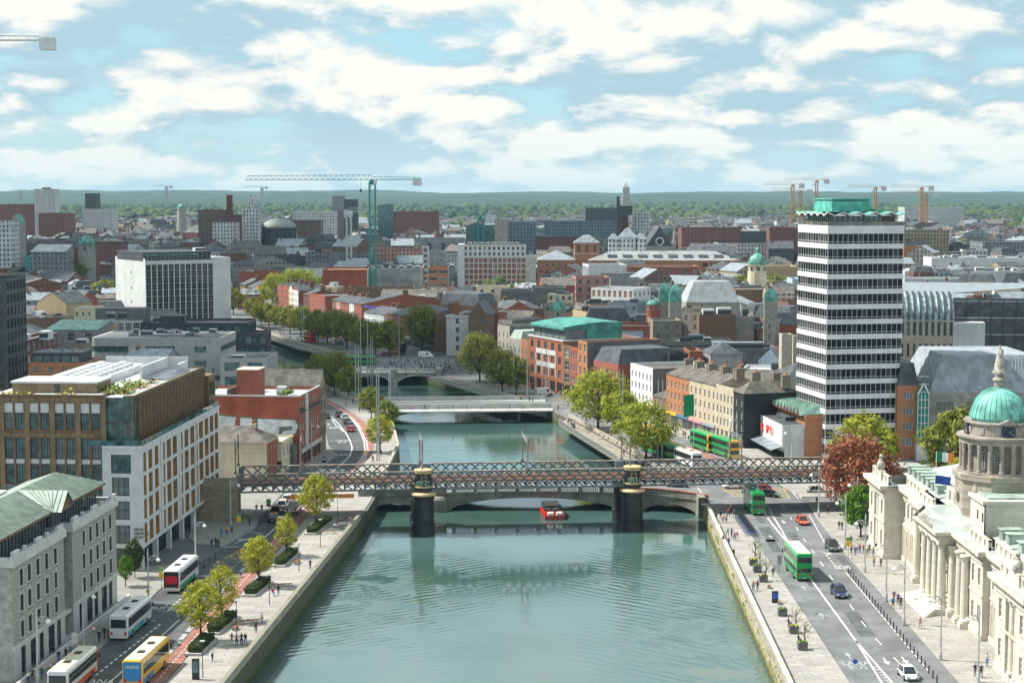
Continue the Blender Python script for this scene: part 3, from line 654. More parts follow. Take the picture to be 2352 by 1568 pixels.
# ---- painted markings (each sheet a few millimetres up)
mk={'w':MB(),'f':MB(),'y':MB(),'r':MB(),'p':MB()}
def strip(pts,w,k='w',z=0.014):
 a,c=off(pts,-w/2),off(pts,w/2)
 for i in range(len(pts)-1):mk[k].quad((*a[i],z),(*c[i],z),(*c[i+1],z),(*a[i+1],z))
def dashes(pts,w,on,gap,k='w',z=0.014):
 P=[Vector(p)for p in pts];acc=0.0;seg=0;t=0.0;L=sum((P[i+1]-P[i]).length for i in range(len(P)-1))
 def at(d):
  for i in range(len(P)-1):
   l=(P[i+1]-P[i]).length
   if d<=l or i==len(P)-2:return tuple(P[i]+(P[i+1]-P[i])*min(1,d/l))
   d-=l
 d=0.0
 while d+on<L:strip([at(d),at(d+on)],w,k,z);d+=on+gap
def poly(pts,k='w',z=0.014):mk[k].add([(p[0],p[1],z)for p in pts],[tuple(range(len(pts)))])
def arrow(x,y,ang,L=4.0,k='w',turn=0):
 """ang: heading in degrees from +Y"""
 c,s_=math.cos(R(-ang)),math.sin(R(-ang));P=lambda u,v:(x+u*c-v*s_,y+u*s_+v*c)
 poly([P(-.09,0),P(.09,0),P(.09,L*.6),P(-.09,L*.6)],k);poly([P(-.45,L*.55),P(.45,L*.55),P(0,L)],k,0.016)
c7=lambda x,y:G(1531+x/4,1176+y/4);c3=lambda x,y:G(429+x/4,796+y/4);c2=lambda x,y:G(x/4,1176+y/4);c4=lambda x,y:G(429+x/4,1176+y/4);c6=lambda x,y:G(1409+x/4,796+y/4);c5=lambda x,y:G(980+x/4,796+y/4)
strip([c7(905,20),c7(1020,170),c7(1130,300)],0.28);strip([c7(960,5),c7(1050,150),c7(1130,300)],0.28)
strip([c7(1130,300),c7(1330,620),c7(1740,1180),c7(2085,1575)],0.26);strip([c7(1740,1180),c7(1985,1575)],0.26)
for(a,e)in(((1140,45),(1150,68)),((1190,135),(1213,170)),((1258,240),(1283,275)),((1330,340),(1358,378)),((1410,450),(1443,495)),((1495,575),(1528,618)),((1682,845),(1720,895)),((1788,995),(1832,1050)),((1918,1155),(1976,1215)),((2085,1330),(2150,1395))):strip([c7(*a),c7(*e)],0.16)
strip([c7(1310,20),c7(1455,285)],0.14);dashes([c7(1455,370),c7(1560,510)],0.2,1.0,0.9)
strip([c7(1645,548),c7(1990,960),c7(2400,1450)],0.14);strip([c7(1545,515),c7(1690,520)],0.2)
for t_ in range(7):y_=1420+t_*24;strip([c7(1905+t_*20,y_),c7(1945+t_*24,y_)],0.22,'w')
for(x,y,a)in((1060,70,180),(1990,1335,180),(2160,1325,180),(970,245,0),(1280,720,0),(1445,975,0),(1695,1350,0)):
 p=c7(x,y);arrow(p[0],p[1],a,3.4,'w' if a else 'f')
p=c7(1415,360);arrow(p[0],p[1],150,3.0)
poly([c7(1320,1310),c7(1515,1310),c7(1522,1325),c7(1328,1326)],'f',0.145);poly([c7(1210,1478),c7(1400,1478),c7(1405,1492),c7(1215,1492)],'f',0.145)
# south quay road
strip([c2(1000,1568),c2(1650,985)],0.22);strip([c2(2080,560),c2(2190,460)],0.2);strip([c4(370,560),c4(480,455)],0.2);strip([c4(705,240),c4(840,120)],0.2);strip([c4(850,120),c4(1100,-60)],0.2)
dashes([c2(830,1535),c2(1500,1005)],0.3,1.0,0.8);dashes([c2(1540,905),c2(1810,650)],0.25,0.8,0.9);dashes([c2(1680,745),c2(1810,650)],0.25,0.8,0.9)
strip([c2(1395,990),c2(1430,1000)],0.2);strip([c2(1455,905),c2(1530,910)],0.2);strip([c2(1390,900),c2(1390,915)],0.2)
cm=[((a[0]+c[0])/2,a[1])for a,c in zip(cycL,[(lerp_line([(q[0],q[1])for q in cycR],a[1]),a[1])for a in cycL])]
dashes(cm,0.12,0.9,0.7)
for q in range(16):
 y=214+q*4.2;x=lerp_line(roadR,y);poly([(x-.55,y),(x+.15,y),(x+.22,y+3.0),(x-.48,y+3.0)],'f',0.012)
 # curved part beyond the bridge
cl=[(-38.6,371),c3(1430,1070),c3(1500,1000),c3(1520,930),c3(1500,860),c3(1460,790),c3(1400,715),c3(1330,645)];strip(cl,0.28)
strip([c3(1320,650),c3(1370,720),c3(1440,780)],0.2);strip([c3(1545,1100),c3(1600,1040),c3(1638,960),c3(1630,870),c3(1600,800),c3(1560,720),c3(1490,640)],0.2)
strip([c3(1575,1100),c3(1640,1030),c3(1662,950),c3(1650,870),c3(1612,790),c3(1570,710),c3(1500,640)],0.2)
for q in range(26):
 t=q/25;y=382+t*75;x=lerp_line(roadR,y);poly([(x-.05,y),(x+.55,y+.2),(x+.55,y+.6),(x-.05,y+.4)],'w',0.016)
dashes([c3(1265,520),c3(1420,580)],0.2,1.2,0.8,'y');dashes([c3(1710,900),c3(1700,860),c3(1640,700),c3(1540,620)],0.14,0.9,0.7,'y')
for(x,y)in((1310,720),):p=c3(x,y);arrow(p[0],p[1],-14,3.0)
for q in range(5):strip([c3(1345+q*22,665+q*26),c3(1385+q*14,665+q*26)],0.18)
# yellow box junctions
def ybox(P,n=5):
 a,c,d,e=[Vector(p)for p in P];L=lambda u,v:tuple((a*(1-u)+c*u)*(1-v)+(e*(1-u)+d*u)*v)
 for s_ in((a,c),(c,d),(d,e),(e,a)):strip([tuple(s_[0]),tuple(s_[1])],0.16,'y')
 for i in range(-n+1,n):
  t=i/n;u0,v0=(max(t,0),max(-t,0));u1,v1=(min(1,1+t),min(1,1-t));strip([L(u0,v0),L(u1,v1)],0.12,'y',0.0142);strip([L(1-u0,v0),L(1-u1,v1)],0.12,'y',0.0144)
ybox([c2(2060,425),c2(2240,325),c2(2400,330),c2(2280,430)],3)
ybox([c6(1100,1370),c6(1000,1295),c6(1560,1300),c6(1620,1390)],5)
# Eden Quay bus lane and lines
poly([c6(490,870),c6(560,865),c6(985,1030),c6(900,1040)],'r',0.01);poly([c6(1560,1290),c6(1640,1290),c6(1660,1320),c6(1590,1320)],'r',0.012)
dashes([c6(530,850),c6(960,1010)],0.16,1.5,1.5);dashes([c6(480,880),c6(880,1045)],0.16,1.5,1.5)
for(a,e)in(((770,1290),(830,1370)),((680,1320),(715,1355)),((490,1300),(520,1335)),((1640,1330),(1700,1400)),((1670,1335),(1730,1395)),((1550,1455),(1575,1485)),((1950,1300),(1965,1325))):strip([c6(*a),c6(*e)],0.16)
for q in range(7):strip([c6(1395+q*6,1450+q*18),c6(1430+q*8,1448+q*18)],0.3)
strip([c6(1430,1480),c6(1480,1568)],0.22);strip([c6(1395,1500),c6(1410,1568)],0.22)
strip([c4(330,320),c4(480,318)],0.25);strip([c4(440,285),c4(560,240)],0.15);strip([c4(540,180),c4(700,195)],0.22)
o=mk['w'].build('road_marking',[PAINT]);o['kind']='structure';o=mk['f'].build('road_marking',[PAINTW]);o['kind']='structure'
o=mk['y'].build('road_marking',[YPAINT]);o['kind']='structure';o=mk['r'].build('road_marking',[CYCLE]);o['kind']='structure'
def road_text(s_,x,y,size,heading,z=0.016,m=PAINT,stretch=2.0):
 o=text_part('road_marking',s_,size,m,None,(x,y,z),(0,0,R(-heading)),0.0);o.scale=(1,stretch,1);o['kind']='structure';return o
for(P,s_,h,sz)in((c2(905,1555),'LANA',0,1.5),(c2(1625,860),'LANA',0,1.3),(c2(1612,892),'BUS',0,1.3),(c2(1450,880),'BUS',0,1.3),(c2(2250,252),'BUS',0,1.4),(c7(1612,500),'BUS',180,1.5),(c3(1345,735),'LANA',-12,1.2),(c3(1345,750),'BUS',-12,1.2),(c3(1430,860),'LANA',-6,1.3),(c3(1430,878),'BUS',-6,1.3),(c3(1445,992),'LANA',2,1.4)):road_text(s_,P[0],P[1],sz,h)
for(P,s_)in((c7(1740,1385),'LANA'),(c7(1760,1425),'BUS')):road_text(s_,P[0],P[1],1.4,0,m=PAINTW)
# ------------------------------------------------------------------ railway bridge (iron lattice) ---------------------------------
IRON=mat('iron_grey_paint',(0.14,0.175,0.195),var=0.15,scale=1.0,rough=0.55,streak=0.25)
IRONT=mat('iron_top_rusty',(0.27,0.225,0.19),var=0.2,scale=0.8,rough=0.6)
BLACKI=mat('iron_black',(0.022,0.023,0.025),var=0.2,scale=0.6,rough=0.35,streak=0.3)
TANI=mat('iron_tan_paint',(0.62,0.46,0.25),var=0.12,scale=1.0,rough=0.6,streak=0.35)
TIMB=mat('track_timber',(0.33,0.13,0.06),var=0.3,scale=1.5,rough=0.9)
RAILM=mat('rail_steel',(0.48,0.42,0.38),var=0.1,rough=0.4,metal=0.5)
RBA,RBB=(-50.0,315.3),(66.0,327.2)
ra=Vector((*RBA,0));rb=Vector((*RBB,0));rl=(rb-ra).length;ryaw=math.atan2(rb.y-ra.y,rb.x-ra.x)
ZB,ZT,RW=5.3,8.8,9.6
rt=thing('railway_bridge','grey iron lattice girder railway bridge crossing the river on tan capped black piers','bridge',(ra.x,ra.y,0),ryaw)
b=MB()
for y in(0,RW):
 b.box(0,y-.35,ZT-.22,rl,y+.35,ZT,1);b.box(0,y-.3,ZB,rl,y+.3,ZB+.25,0)
 for x in(0,rl):b.box(x-.5,y-.3,ZB+.26,x+.5,y+.3,ZT-.23,0)
b.build('girder_chord',[IRON,IRONT],rt)
lb=MB();hh=ZT-ZB-.4;lb.bar((0,0,0),(3.55,0,hh),0.10,0.26);LBM=lb.mesh('lattice_bar',[IRON])
lb=MB();lb.bar((3.55,0.0,0),(0,0.0,hh),0.10,0.26);LBM2=lb.mesh('lattice_bar',[IRON])
nb=int((rl-4)/1.87)
for y in(0,RW):
 for i in range(nb):
  x=0.3+i*1.87;link('lattice_bar',LBM,rt,(x,y-.08,ZB+.2));link('lattice_bar',LBM2,rt,(x,y+.08,ZB+.2))
for i in range(nb+2):
 x=.6+i*1.87;c=MB();c.box(x-.16,.31,ZB+.35,x+.16,RW-.31,ZB+1.0);c.build('cross_girder',[FRD],rt)
b=MB();b.box(0,.4,ZB+1.02,rl,RW-.4,ZB+1.12);b.build('deck',[CONCD],rt)
for yc in(2.6,6.9):
 for dy in(-.75,.75):
  t=MB();t.box(0,yc+dy-.33,ZB+1.13,rl,yc+dy+.33,ZB+1.38);tt=t.build('track_timber',[TIMB],rt)
  t=MB();t.box(0,yc+dy-.05,ZB+1.381,rl,yc+dy+.05,ZB+1.56);t.build('rail',[RAILM],tt)
 t=MB();t.box(0,yc-.25,ZB+1.13,rl,yc+.25,ZB+1.28);t.build('walkway_board',[TIMB],rt)
 # plated ends over the piers, low-headroom beam on the south side
b=MB();b.box(9.0,-1.2,ZB-1.05,21.0,-.9,ZB-.35);hb=b.build('height_warning_beam',[mat('hazard_orange',(0.75,0.28,0.05),var=0.05)],rt)
for i in range(26):t=MB();t.box(9.05+i*.46,-1.24,ZB-1.06,9.16+i*.46,-1.2,ZB-.34);t.build('stripe',[mat('hazard_dark',(0.28,0.08,0.02),var=0)],hb)
def disc(r,m_list,ring=True,n=16,d=0.05,name='d'):
 b=MB();pts=[(r*math.cos(2*math.pi*i/n),r*math.sin(2*math.pi*i/n))for i in range(n)]
 b.add([(p[0],-d,p[1])for p in pts],[tuple(range(n))],0);b.add([(p[0],0,p[1])for p in pts],[tuple(range(n-1,-1,-1))],0)
 b.add([(p[0],-d,p[1])for p in pts]+[(p[0],0,p[1])for p in pts],[(i,n+i,n+(i+1)%n,(i+1)%n)for i in range(n)],0)
 if ring:b.add([(p[0]*.72,-d-.01,p[1]*.72)for p in pts],[tuple(range(n))],1)
 return b
SRED=mat('sign_red',(0.60,0.03,0.03),var=0);SWHITE=mat('sign_white',(0.8,0.8,0.78),var=0);SYEL=mat('sign_yellow',(0.8,0.55,0.03),var=0);SBLUE=mat('sign_blue',(0.03,0.12,0.5),var=0);SGREEN=mat('sign_green',(0.02,0.35,0.13),var=0)
SBLK=mat('sign_black',(0.015,0.015,0.015),var=0)
o=disc(.72,None).build('height_sign',[SRED,SWHITE],rt,(15.2,-1.3,ZB-.62))
# masonry abutments
b=MB();b.box(-9,-.6,0,-0.2,RW+.6,ZB+.8);b.box(-9,-.8,ZB+.8,0.2,RW+.8,ZB+1.2);b.box(-9,-.5,ZB+1.2,-.2,-.2,ZT-.6);b.build('abutment',[STONEB],rt)
b=MB();b.box(rl+.3,-.6,0,rl+40,RW+.6,ZB+.8);b.box(rl+.3,-.5,ZB+.8,rl+40,-.1,ZT-.8);b.build('abutment',[STONEB],rt)
# piers: two iron drums each, tan collar and cap
GRAFF={'w':mat('graffiti_white',(0.75,0.78,0.74),var=0.05),'g':mat('graffiti_green',(0.01,0.28,0.10),var=0.1)}
def pier(x,label,word):
 p=thing('bridge_pier',label,'pier',(*[(ra+(rb-ra).normalized()*x)[k]for k in(0,1)],0),ryaw,'iron drum piers of the railway bridge')
 for y in(-0.2,RW+.2):
  s_=MB();s_.lathe([(2.15,WATER_Z-1.5),(2.15,-1.0),(2.3,-.9),(2.3,-.75),(2.0,-.7),(1.92,3.6),(2.05,3.7),(2.05,4.2)],28,(0,y),0);s_.build('shaft',[BLACKI],p,smooth=False)
  s_=MB();s_.lathe([(2.05,4.3),(2.35,4.38),(2.42,4.58),(2.35,4.78),(2.1,4.92),(1.6,5.0)],28,(0,y),0);s_.build('collar',[TANI],p,smooth=True)
  if y<1:
   s_=MB();s_.lathe([(1.55,5.05),(1.55,5.85)],28,(0,y),0);s_.build('plinth',[BLACKI],p);s_=MB();s_.lathe([(1.55,5.85),(1.66,5.9),(1.66,6.12),(1.56,6.15)],28,(0,y),0);s_.build('ring',[TANI],p)
   s_=MB();s_.lathe([(1.55,6.15),(1.5,8.45)],28,(0,y),0);d=s_.build('drum',[BLACKI],p)
   s_=MB();s_.lathe([(1.5,8.45),(1.58,8.55),(1.6,8.85),(1.68,8.95),(1.68,9.15),(1.5,9.2)],28,(0,y),0);s_.build('cap',[TANI],p)
   # painted tag letters, bent round the drum
   for i,ch in enumerate(word):
    a=(i-(len(word)-1)/2)*0.34;
    text_part('graffiti',ch,1.25,GRAFF['w'],d,(1.585*math.sin(a),y-1.585*math.cos(a),6.65),(math.pi/2,0,a),0.02)
    text_part('graffiti',ch,1.05,GRAFF['g'],d,(1.61*math.sin(a),y-1.61*math.cos(a),6.65),(math.pi/2,0,a),0.02)
   f=MB();
   for(x0,z0,x1,z1)in((-.5,7.2,.5,7.28),(-.5,7.95,.5,8.03),(-.5,7.28,-.42,7.95),(.42,7.28,.5,7.95)):f.box(x0,y-1.56,z0,x1,y-1.47,z1)
   f.build('panel_frame',[TANI],d)
 return p
xl=(Vector((*G(970,1225,-3),0))-ra).length+.2;xr=(Vector((*G(1450,1215,-3),0))-ra).length
pier(xl,'black iron bridge pier with tan collar, green GINES lettering, nearer the south bank','GINES')
pier(xr,'black iron bridge pier with tan collar, green BRUN lettering, nearer the north bank','BRUN')
# overhead line gantries on the girders
def gantry(x,label):
 p0=ra+(rb-ra).normalized()*x
 g=thing('overhead_line_gantry',label,'gantry',(p0.x,p0.y,0),ryaw,'overhead line gantries on the railway bridge')
 for y in(0,RW):
  t=MB();t.tube([(0,y,ZT),(0,y,ZT+6.0)],.14,8);t.box(-.3,y-.3,ZT,.3,y+.3,ZT+.45);t.lathe([(.2,ZT+4.3),(.2,ZT+4.5)],8,(0,y));t.build('post',[IRONT],g)
 t=MB()
 for dz in(4.9,5.5):t.tube([(0,0,ZT+dz),(0,RW,ZT+dz)],.07,5)
 for i in range(12):t.tube([(0,RW*i/12,ZT+(4.9 if i%2 else 5.5)),(0,RW*(i+1)/12,ZT+(5.5 if i%2 else 4.9))],.04,4)
 t.build('cross_beam',[STEEL],g)
 for y in(2.6,6.9):t=MB();t.tube([(0,y,ZT+4.9),(0,y,ZT+3.4),(.0,y+.7,ZT+3.0)],.04,5);t.build('hanger',[IRONT],g)
for px_,lab in((541,'overhead line gantry at the south abutment by the cream gable'),(690,'overhead line gantry above the orange striped headroom beam'),(970,'overhead line gantry above the GINES pier'),(1212,'overhead line gantry midway between the two river piers'),(1447,'overhead line gantry above the BRUN pier'),(1703,'overhead line gantry in front of the double decker buses'),(1948,'overhead line gantry half hidden behind the copper tree')):
 d=ray(px_,1060);k=d[0]/d[1];dx,dy=(rb-ra).normalized().x,(rb-ra).normalized().y
 gantry((k*ra.y-ra.x)/(dx-k*dy),lab)
for yy,zz in((2.6,ZT+3.4),(6.9,ZT+3.4),(2.6,ZT+4.4),(6.9,ZT+4.4)):
 w=MB();w.tube([(0,yy,zz),(rl,yy,zz)],.02,4);w.build('overhead_wire',[FRD],rt)
 # equipment cabinets on the deck over each pier
for x in(xl,xr):
 t=MB();t.box(x-1.9,RW-1.5,ZB+1.13,x-.2,RW-.6,ZB+3.6);t.box(x+.2,RW-1.5,ZB+1.13,x+1.9,RW-.6,ZB+3.6);t.build('equipment_cabinet',[BLUEP],rt)
 # ------------------------------------------------------------------ masonry arch bridges
def arch_bridge(name,label,line,top,soffit,depth,mw,parts,wz=WATER_Z):
 """line(x)->Y of the near face; top(x), soffit(x); spans list of (x0,x1)"""
 t=thing(name,label,'bridge',(0,0,0));b=MB();xs=parts
 for i in range(len(xs)-1):
  a,c=xs[i],xs[i+1]
  b.quad((a,line(a),soffit(a)),(c,line(c),soffit(c)),(c,line(c),top(c)),(a,line(a),top(a)),0)
  b.quad((a,line(a)+depth,soffit(a)),(c,line(c)+depth,soffit(c)),(c,line(c)+depth,top(c)),(a,line(a)+depth,top(a)),0)
  b.quad((a,line(a),soffit(a)),(a,line(a)+depth,soffit(a)),(c,line(c)+depth,soffit(c)),(c,line(c),soffit(c)),0)
  b.quad((a,line(a)+.5,top(a)-.02),(c,line(c)+.5,top(c)-.02),(c,line(c)+depth-.5,top(c)-.02),(a,line(a)+depth-.5,top(a)-.02),1)
 return t,b
BCONC=mat('bridge_concrete',(0.25,0.235,0.205),var=0.18,scale=0.35,streak=0.75,rough=0.9)
BSTONE=courses('bridge_stone',(0.33,0.32,0.29),1.2,0.5,streak=0.6)
BALM=mat('baluster_white',(0.66,0.65,0.60),var=0.1,scale=2.0)
REDC=mat('red_capping',(0.38,0.12,0.09),var=0.15)
def ell(x,a,c,zs,zc):
 if x<=a or x>=c:return None
 u=(2*x-a-c)/(c-a);return zs+(zc-zs)*math.sqrt(max(0,1-u*u))
bl=lambda x:341.5+2.0*(1-((x-4)/34)**2)-(max(0,x-26)/12)**2*4.5
btop=lambda x:0.75-0.75*min(1,(abs(x-4)/34))**2
spans=[(-28.5,-18.2,-3.4,-1.5),(-12.5,21.0,-3.3,-0.55),(26.2,36.4,-3.4,-1.5)]
def bsoff(x):
 for a,c,zs,zc in spans:
  e=ell(x,a,c,zs,zc)
  if e is not None:return e
 return WATER_Z-1.5
xs=sorted(set([-30.5+i*0.5 for i in range(139)]+[s_[k]+e for s_ in spans for k in(0,1)for e in(-.01,.01)]))
bt,b=arch_bridge('road_bridge','low three arched concrete road bridge right behind the railway bridge',bl,btop,bsoff,16.0,None,xs)
b.build('arches',[BCONC,ASPHL],bt)
for side in(0,1):
 k=MB();k2=MB()
 for i in range(len(xs)-1):
  a,c=xs[i],xs[i+1];y0,y1=bl(a)+side*15.6,bl(c)+side*15.6
  for(mb_,z0,z1,p)in((k,-.30,.0,.18),(k2,1.02,1.22,.12)):
   za,zc=btop(a),btop(c)
   mb_.add([(a,y0-p,za+z0),(c,y1-p,zc+z0),(c,y1-p,zc+z1),(a,y0-p,za+z1),(a,y0+.4+p,za+z0),(c,y1+.4+p,zc+z0),(c,y1+.4+p,zc+z1),(a,y0+.4+p,za+z1)],[(0,1,2,3),(3,2,6,7),(5,4,7,6),(1,0,4,5)],1 if(z0>1 and a>20)else 0)
  if side==0 and(a<-13 or a>21.3):
   za,zc=btop(a),btop(c);k.add([(a,y0,za),(c,y1,zc),(c,y1,zc+1.0),(a,y0,za+1.0),(a,y0+.4,za),(c,y1+.4,zc),(c,y1+.4,zc+1.0),(a,y0+.4,za+1.0)],[(0,1,2,3),(5,4,7,6)],0)
 k.build('string_course',[BCONC],bt);k2.build('coping',[BCONC,REDC],bt)
bal=MB();bal.lathe([(.11,0),(.11,.1),(.07,.18),(.14,.45),(.08,.8),(.11,.92),(.11,1.0)],6);BALME=bal.mesh('baluster',[BALM])
x=-12.0;pan=0
while x<21:
 pk=MB();pk.box(x,bl(x)-.05,btop(x),x+.9,bl(x)+.45,btop(x)+1.01);pk.build('balustrade_pier',[BCONC],bt)
 for j in range(9):xx=x+1.15+j*.33;link('baluster',BALME,bt,(xx,bl(xx)+.2,btop(xx)))
 x+=4.2
for(px_,w_)in((-15.4,2.7),(23.6,2.7)):
 k=MB();k.lathe([(w_,WATER_Z-1.5),(w_-.1,-.7),(w_-.5,-.2),(.3,.0)],16,(px_,bl(px_)+.6));k.build('cutwater',[BCONC],bt)
k=MB();k.box(36.2,334.2,-4.4,37.6,339.5,1.15);k.build('end_block',[BCONC],bt)
# O'Connell Bridge: three stone arches
ol=lambda x:563.0+(x+66)*0.19
OX0,OX1=-68.0,-23.0
osp=[(-67,-54.4,-3.2,.1),(-52.6,-39.6,-3.2,.45),(-37.8,-25.0,-3.2,.1)]
otop=lambda x:1.3-0.4*((x+46)/22)**2
def osoff(x):
 for a,c,zs,zc in osp:
  e=ell(x,a,c,zs,zc)
  if e is not None:return e
 return WATER_Z-1.5
xs2=sorted(set([OX0+i*0.4 for i in range(113)]+[s_[k]+e for s_ in osp for k in(0,1)for e in(-.01,.01)]))
ot,b=arch_bridge('stone_bridge','wide stone bridge of three arches crowded with people',ol,otop,osoff,42.0,None,xs2)
b.build('arches',[BSTONE,ASPHL],ot)
for side in(0,1):
 k=MB();k2=MB();k3=MB()
 for i in range(len(xs2)-1):
  a,c=xs2[i],xs2[i+1];y0,y1=ol(a)+side*41.5,ol(c)+side*41.5;za,zc=otop(a),otop(c)
  for(mb_,z0,z1,p)in((k,-.3,.05,.22),(k2,1.0,1.22,.1)):
   mb_.add([(a,y0-p,za+z0),(c,y1-p,zc+z0),(c,y1-p,zc+z1),(a,y0-p,za+z1),(a,y0+.5+p,za+z0),(c,y1+.5+p,zc+z0),(c,y1+.5+p,zc+z1),(a,y0+.5+p,za+z1)],[(0,1,2,3),(3,2,6,7),(5,4,7,6)],0)
 k.build('string_course',[BSTONE],ot);k2.build('coping',[BSTONE],ot)
 xx=OX0+.4;n=0
 while xx<OX1:
  link('baluster',BALME2 if 'BALME2' in globals()else BALME,ot,(xx,ol(xx)+side*41.5+.25,otop(xx)+.02));xx+=0.8;n+=1
for a,c,zs,zc in osp:
 k=MB();n=28
 for i in range(n):
  u0,u1=math.pi*i/n,math.pi*(i+1)/n;m_,h_=(a+c)/2,(c-a)/2
  P=lambda u,e:(m_-(h_+e)*math.cos(u),zs+(zc-zs+e)*math.sin(u))
  p0,p1,q0,q1=P(u0,0),P(u1,0),P(u0,.7),P(u1,.7)
  k.quad((p0[0],ol(p0[0])-.12,p0[1]),(p1[0],ol(p1[0])-.12,p1[1]),(q1[0],ol(q1[0])-.12,q1[1]),(q0[0],ol(q0[0])-.12,q0[1]))
  k.quad((q0[0],ol(q0[0])-.12,q0[1]),(q1[0],ol(q1[0])-.12,q1[1]),(q1[0],ol(q1[0]),q1[1]),(q0[0],ol(q0[0]),q0[1]))
 k.build('archivolt',[mat('stone_light',(0.42,0.41,0.37),var=.15,streak=.4)],ot)
for x in(-53.5,-38.7,-24.0,-67.8):
 k=MB();y=ol(x);k.lathe([(1.3,WATER_Z-1.5),(1.3,-1.4),(.9,-1.0),(.9,.9)],10,(x,y-.1));k.box(x-1.1,y-.7,1.0,x+1.1,y+.6,2.6);k.build('pier',[BSTONE],ot)
 # flat modern bridge
rt2=thing('flat_bridge','thin flat modern bridge with planted walkway and green tensioned line','bridge',(-36,472.6,0),0.075)
RWD=26.0;RLN=47.5;PCON=mat('pale_concrete',(0.46,0.46,0.44),var=.08,scale=.4,streak=.2)
b=MB();b.box(0,0,.05,RLN,RWD,.45,0);b.box(0,-.35,.1,RLN,-.001,.38,0);b.build('deck',[PCON],rt2)
b=MB();n=24
for i in range(n):
 x0,x1=RLN*i/n,RLN*(i+1)/n;f=lambda x:.05-2.6*abs(2*x/RLN-1)**3
 b.quad((x0,4,f(x0)),(x1,4,f(x1)),(x1,4,.05),(x0,4,.05));b.quad((x0,4,f(x0)),(x1,4,f(x1)),(x1,RWD-4,f(x1)),(x0,RWD-4,f(x0)))
b.build('arch_rib',[PCON],rt2)
b=MB();b.box(0,5.2,.45,RLN,5.6,1.75);b.box(0,5.05,1.75,RLN,5.75,1.85);b.build('walkway_wall',[PCON],rt2)
b=MB();b.box(0,6,.452,RLN,RWD-5,.46);b.build('carriageway',[ASPHL],rt2)
b=MB();b.box(0,RWD-.5,.45,RLN,RWD-.3,1.6);b.build('far_parapet',[PCON],rt2)
for i in range(24):t=MB();x=.6+i*2;t.tube([(x,.1,.45),(x,.1,1.55)],.03,5);t.build('rail_post',[STEEL],rt2)
t=MB();t.tube([(0,.1,1.55),(RLN,.1,1.55)],.035,5);t.build('handrail',[STEEL],rt2)
t=MB();t.tube([(0,RWD-.4,2.7),(RLN,RWD-.4,2.7)],.05,5);t.build('green_line',[SGREEN],rt2)
# timber boardwalks on the north wall
DECKT=mat('boardwalk_timber',(0.30,0.265,0.22),var=.2,scale=.8);SLATM=mat('boardwalk_slats',(0.36,0.37,0.36),var=.1)
def boardwalk(pts_out,pts_in,label,z=.1):
 t=thing('boardwalk',label,'boardwalk',(0,0,0));b=MB()
 for i in range(len(pts_out)-1):
  a,c,d,e=pts_out[i],pts_out[i+1],pts_in[i+1],pts_in[i]
  b.add([(*a,z),(*c,z),(*d,z),(*e,z),(*a,z-.5),(*c,z-.5),(*d,z-.5),(*e,z-.5)],[(0,1,2,3),(4,7,6,5),(0,4,5,1),(2,6,7,3),(0,3,7,4),(1,5,6,2)])
 b.build('deck',[DECKT],t);k=MB();sl=MB();sl.box(-.07,-.03,0,.07,.03,1.55);sm=sl.mesh('slat',[SLATM]);n=0
 for i in range(len(pts_out)-1):
  a,c=Vector(pts_out[i]),Vector(pts_out[i+1]);L=(c-a).length;ang=math.atan2(c.y-a.y,c.x-a.x)
  for j in range(int(L/.42)):
   p=a+(c-a)*((j+.5)*.42/L);o=link('slat',sm,t,(p.x,p.y,z-.45),ang);n+=1
  k.bar((*a,z+1.12),(*c,z+1.12),.12,.1)
  q=[Vector(p)for p in(pts_in[i],pts_in[i+1])];inw=MB();inw.bar((*q[0],z+.6),(*q[1],z+.6),.35,1.2);inw.build('back_wall',[PSTONE],t)
  bn=MB();off_=(a-q[0]).normalized()*.75;bn.bar((*(q[0]+off_),z+.45),(*(q[1]+off_),z+.45),.5,.1);bn.build('bench',[DECKT],t)
 k.build('handrail',[SLATM],t);return t
boardwalk([(12.2,451.0),(17.6,421),(23.4,390)],[(15.2,462),(22.6,425),(29.6,388.0)],'timber boardwalk with people on its long bench below the lime green trees')
boardwalk([(-24.1,556.0),(-13.5,529),(-2.7,502.0)],[(-21.0,556.5),(-10.4,530),(1.2,503.0)],'timber boardwalk between the flat bridge and the stone bridge')
boardwalk([(-119.0,768.0),(-84.5,676),(-60.0,624.0)],[(-116.5,772.0),(-81.2,680),(-56.0,627.0)],'farther timber boardwalk beyond the stone bridge under the row of trees')
# ------------------------------------------------------------------ south bank, near buildings
YL=85.9
GRAN=mat('granite',(0.40,0.385,0.36),var=0.14,scale=0.8,rough=0.8,streak=0.15)
GRANJ=mat('granite_joint',(0.17,0.16,0.15),var=0.1)
GRANW=mat('granite_pale',(0.58,0.58,0.57),var=0.06,scale=0.5,streak=0.12)
SEAM=mat('green_zinc',(0.30,0.37,0.32),var=0.1,scale=0.6,rough=0.5,metal=0.15)
BRONZE=mat('bronze_cladding',(0.19,0.115,0.06),var=0.12,scale=0.6,rough=0.45,metal=0.25)
BRONZEL=mat('bronze_pale',(0.235,0.17,0.095),var=0.12,scale=0.6,rough=0.5,metal=0.2)
WSTONE=mat('white_stone',(0.62,0.635,0.65),var=0.05,scale=0.4,streak=0.1)
ORB=mat('reveal_ochre',(0.42,0.235,0.095),var=0.1,scale=0.7,rough=0.5)
GREEN1=mat('planting_green',(0.14,0.24,0.03),var=0.35,scale=3.0);GREEN2=mat('planting_yellow',(0.38,0.36,0.03),var=0.3,scale=3.0);ORNG=mat('planting_orange',(0.5,0.13,0.03),var=0.3,scale=3.0)
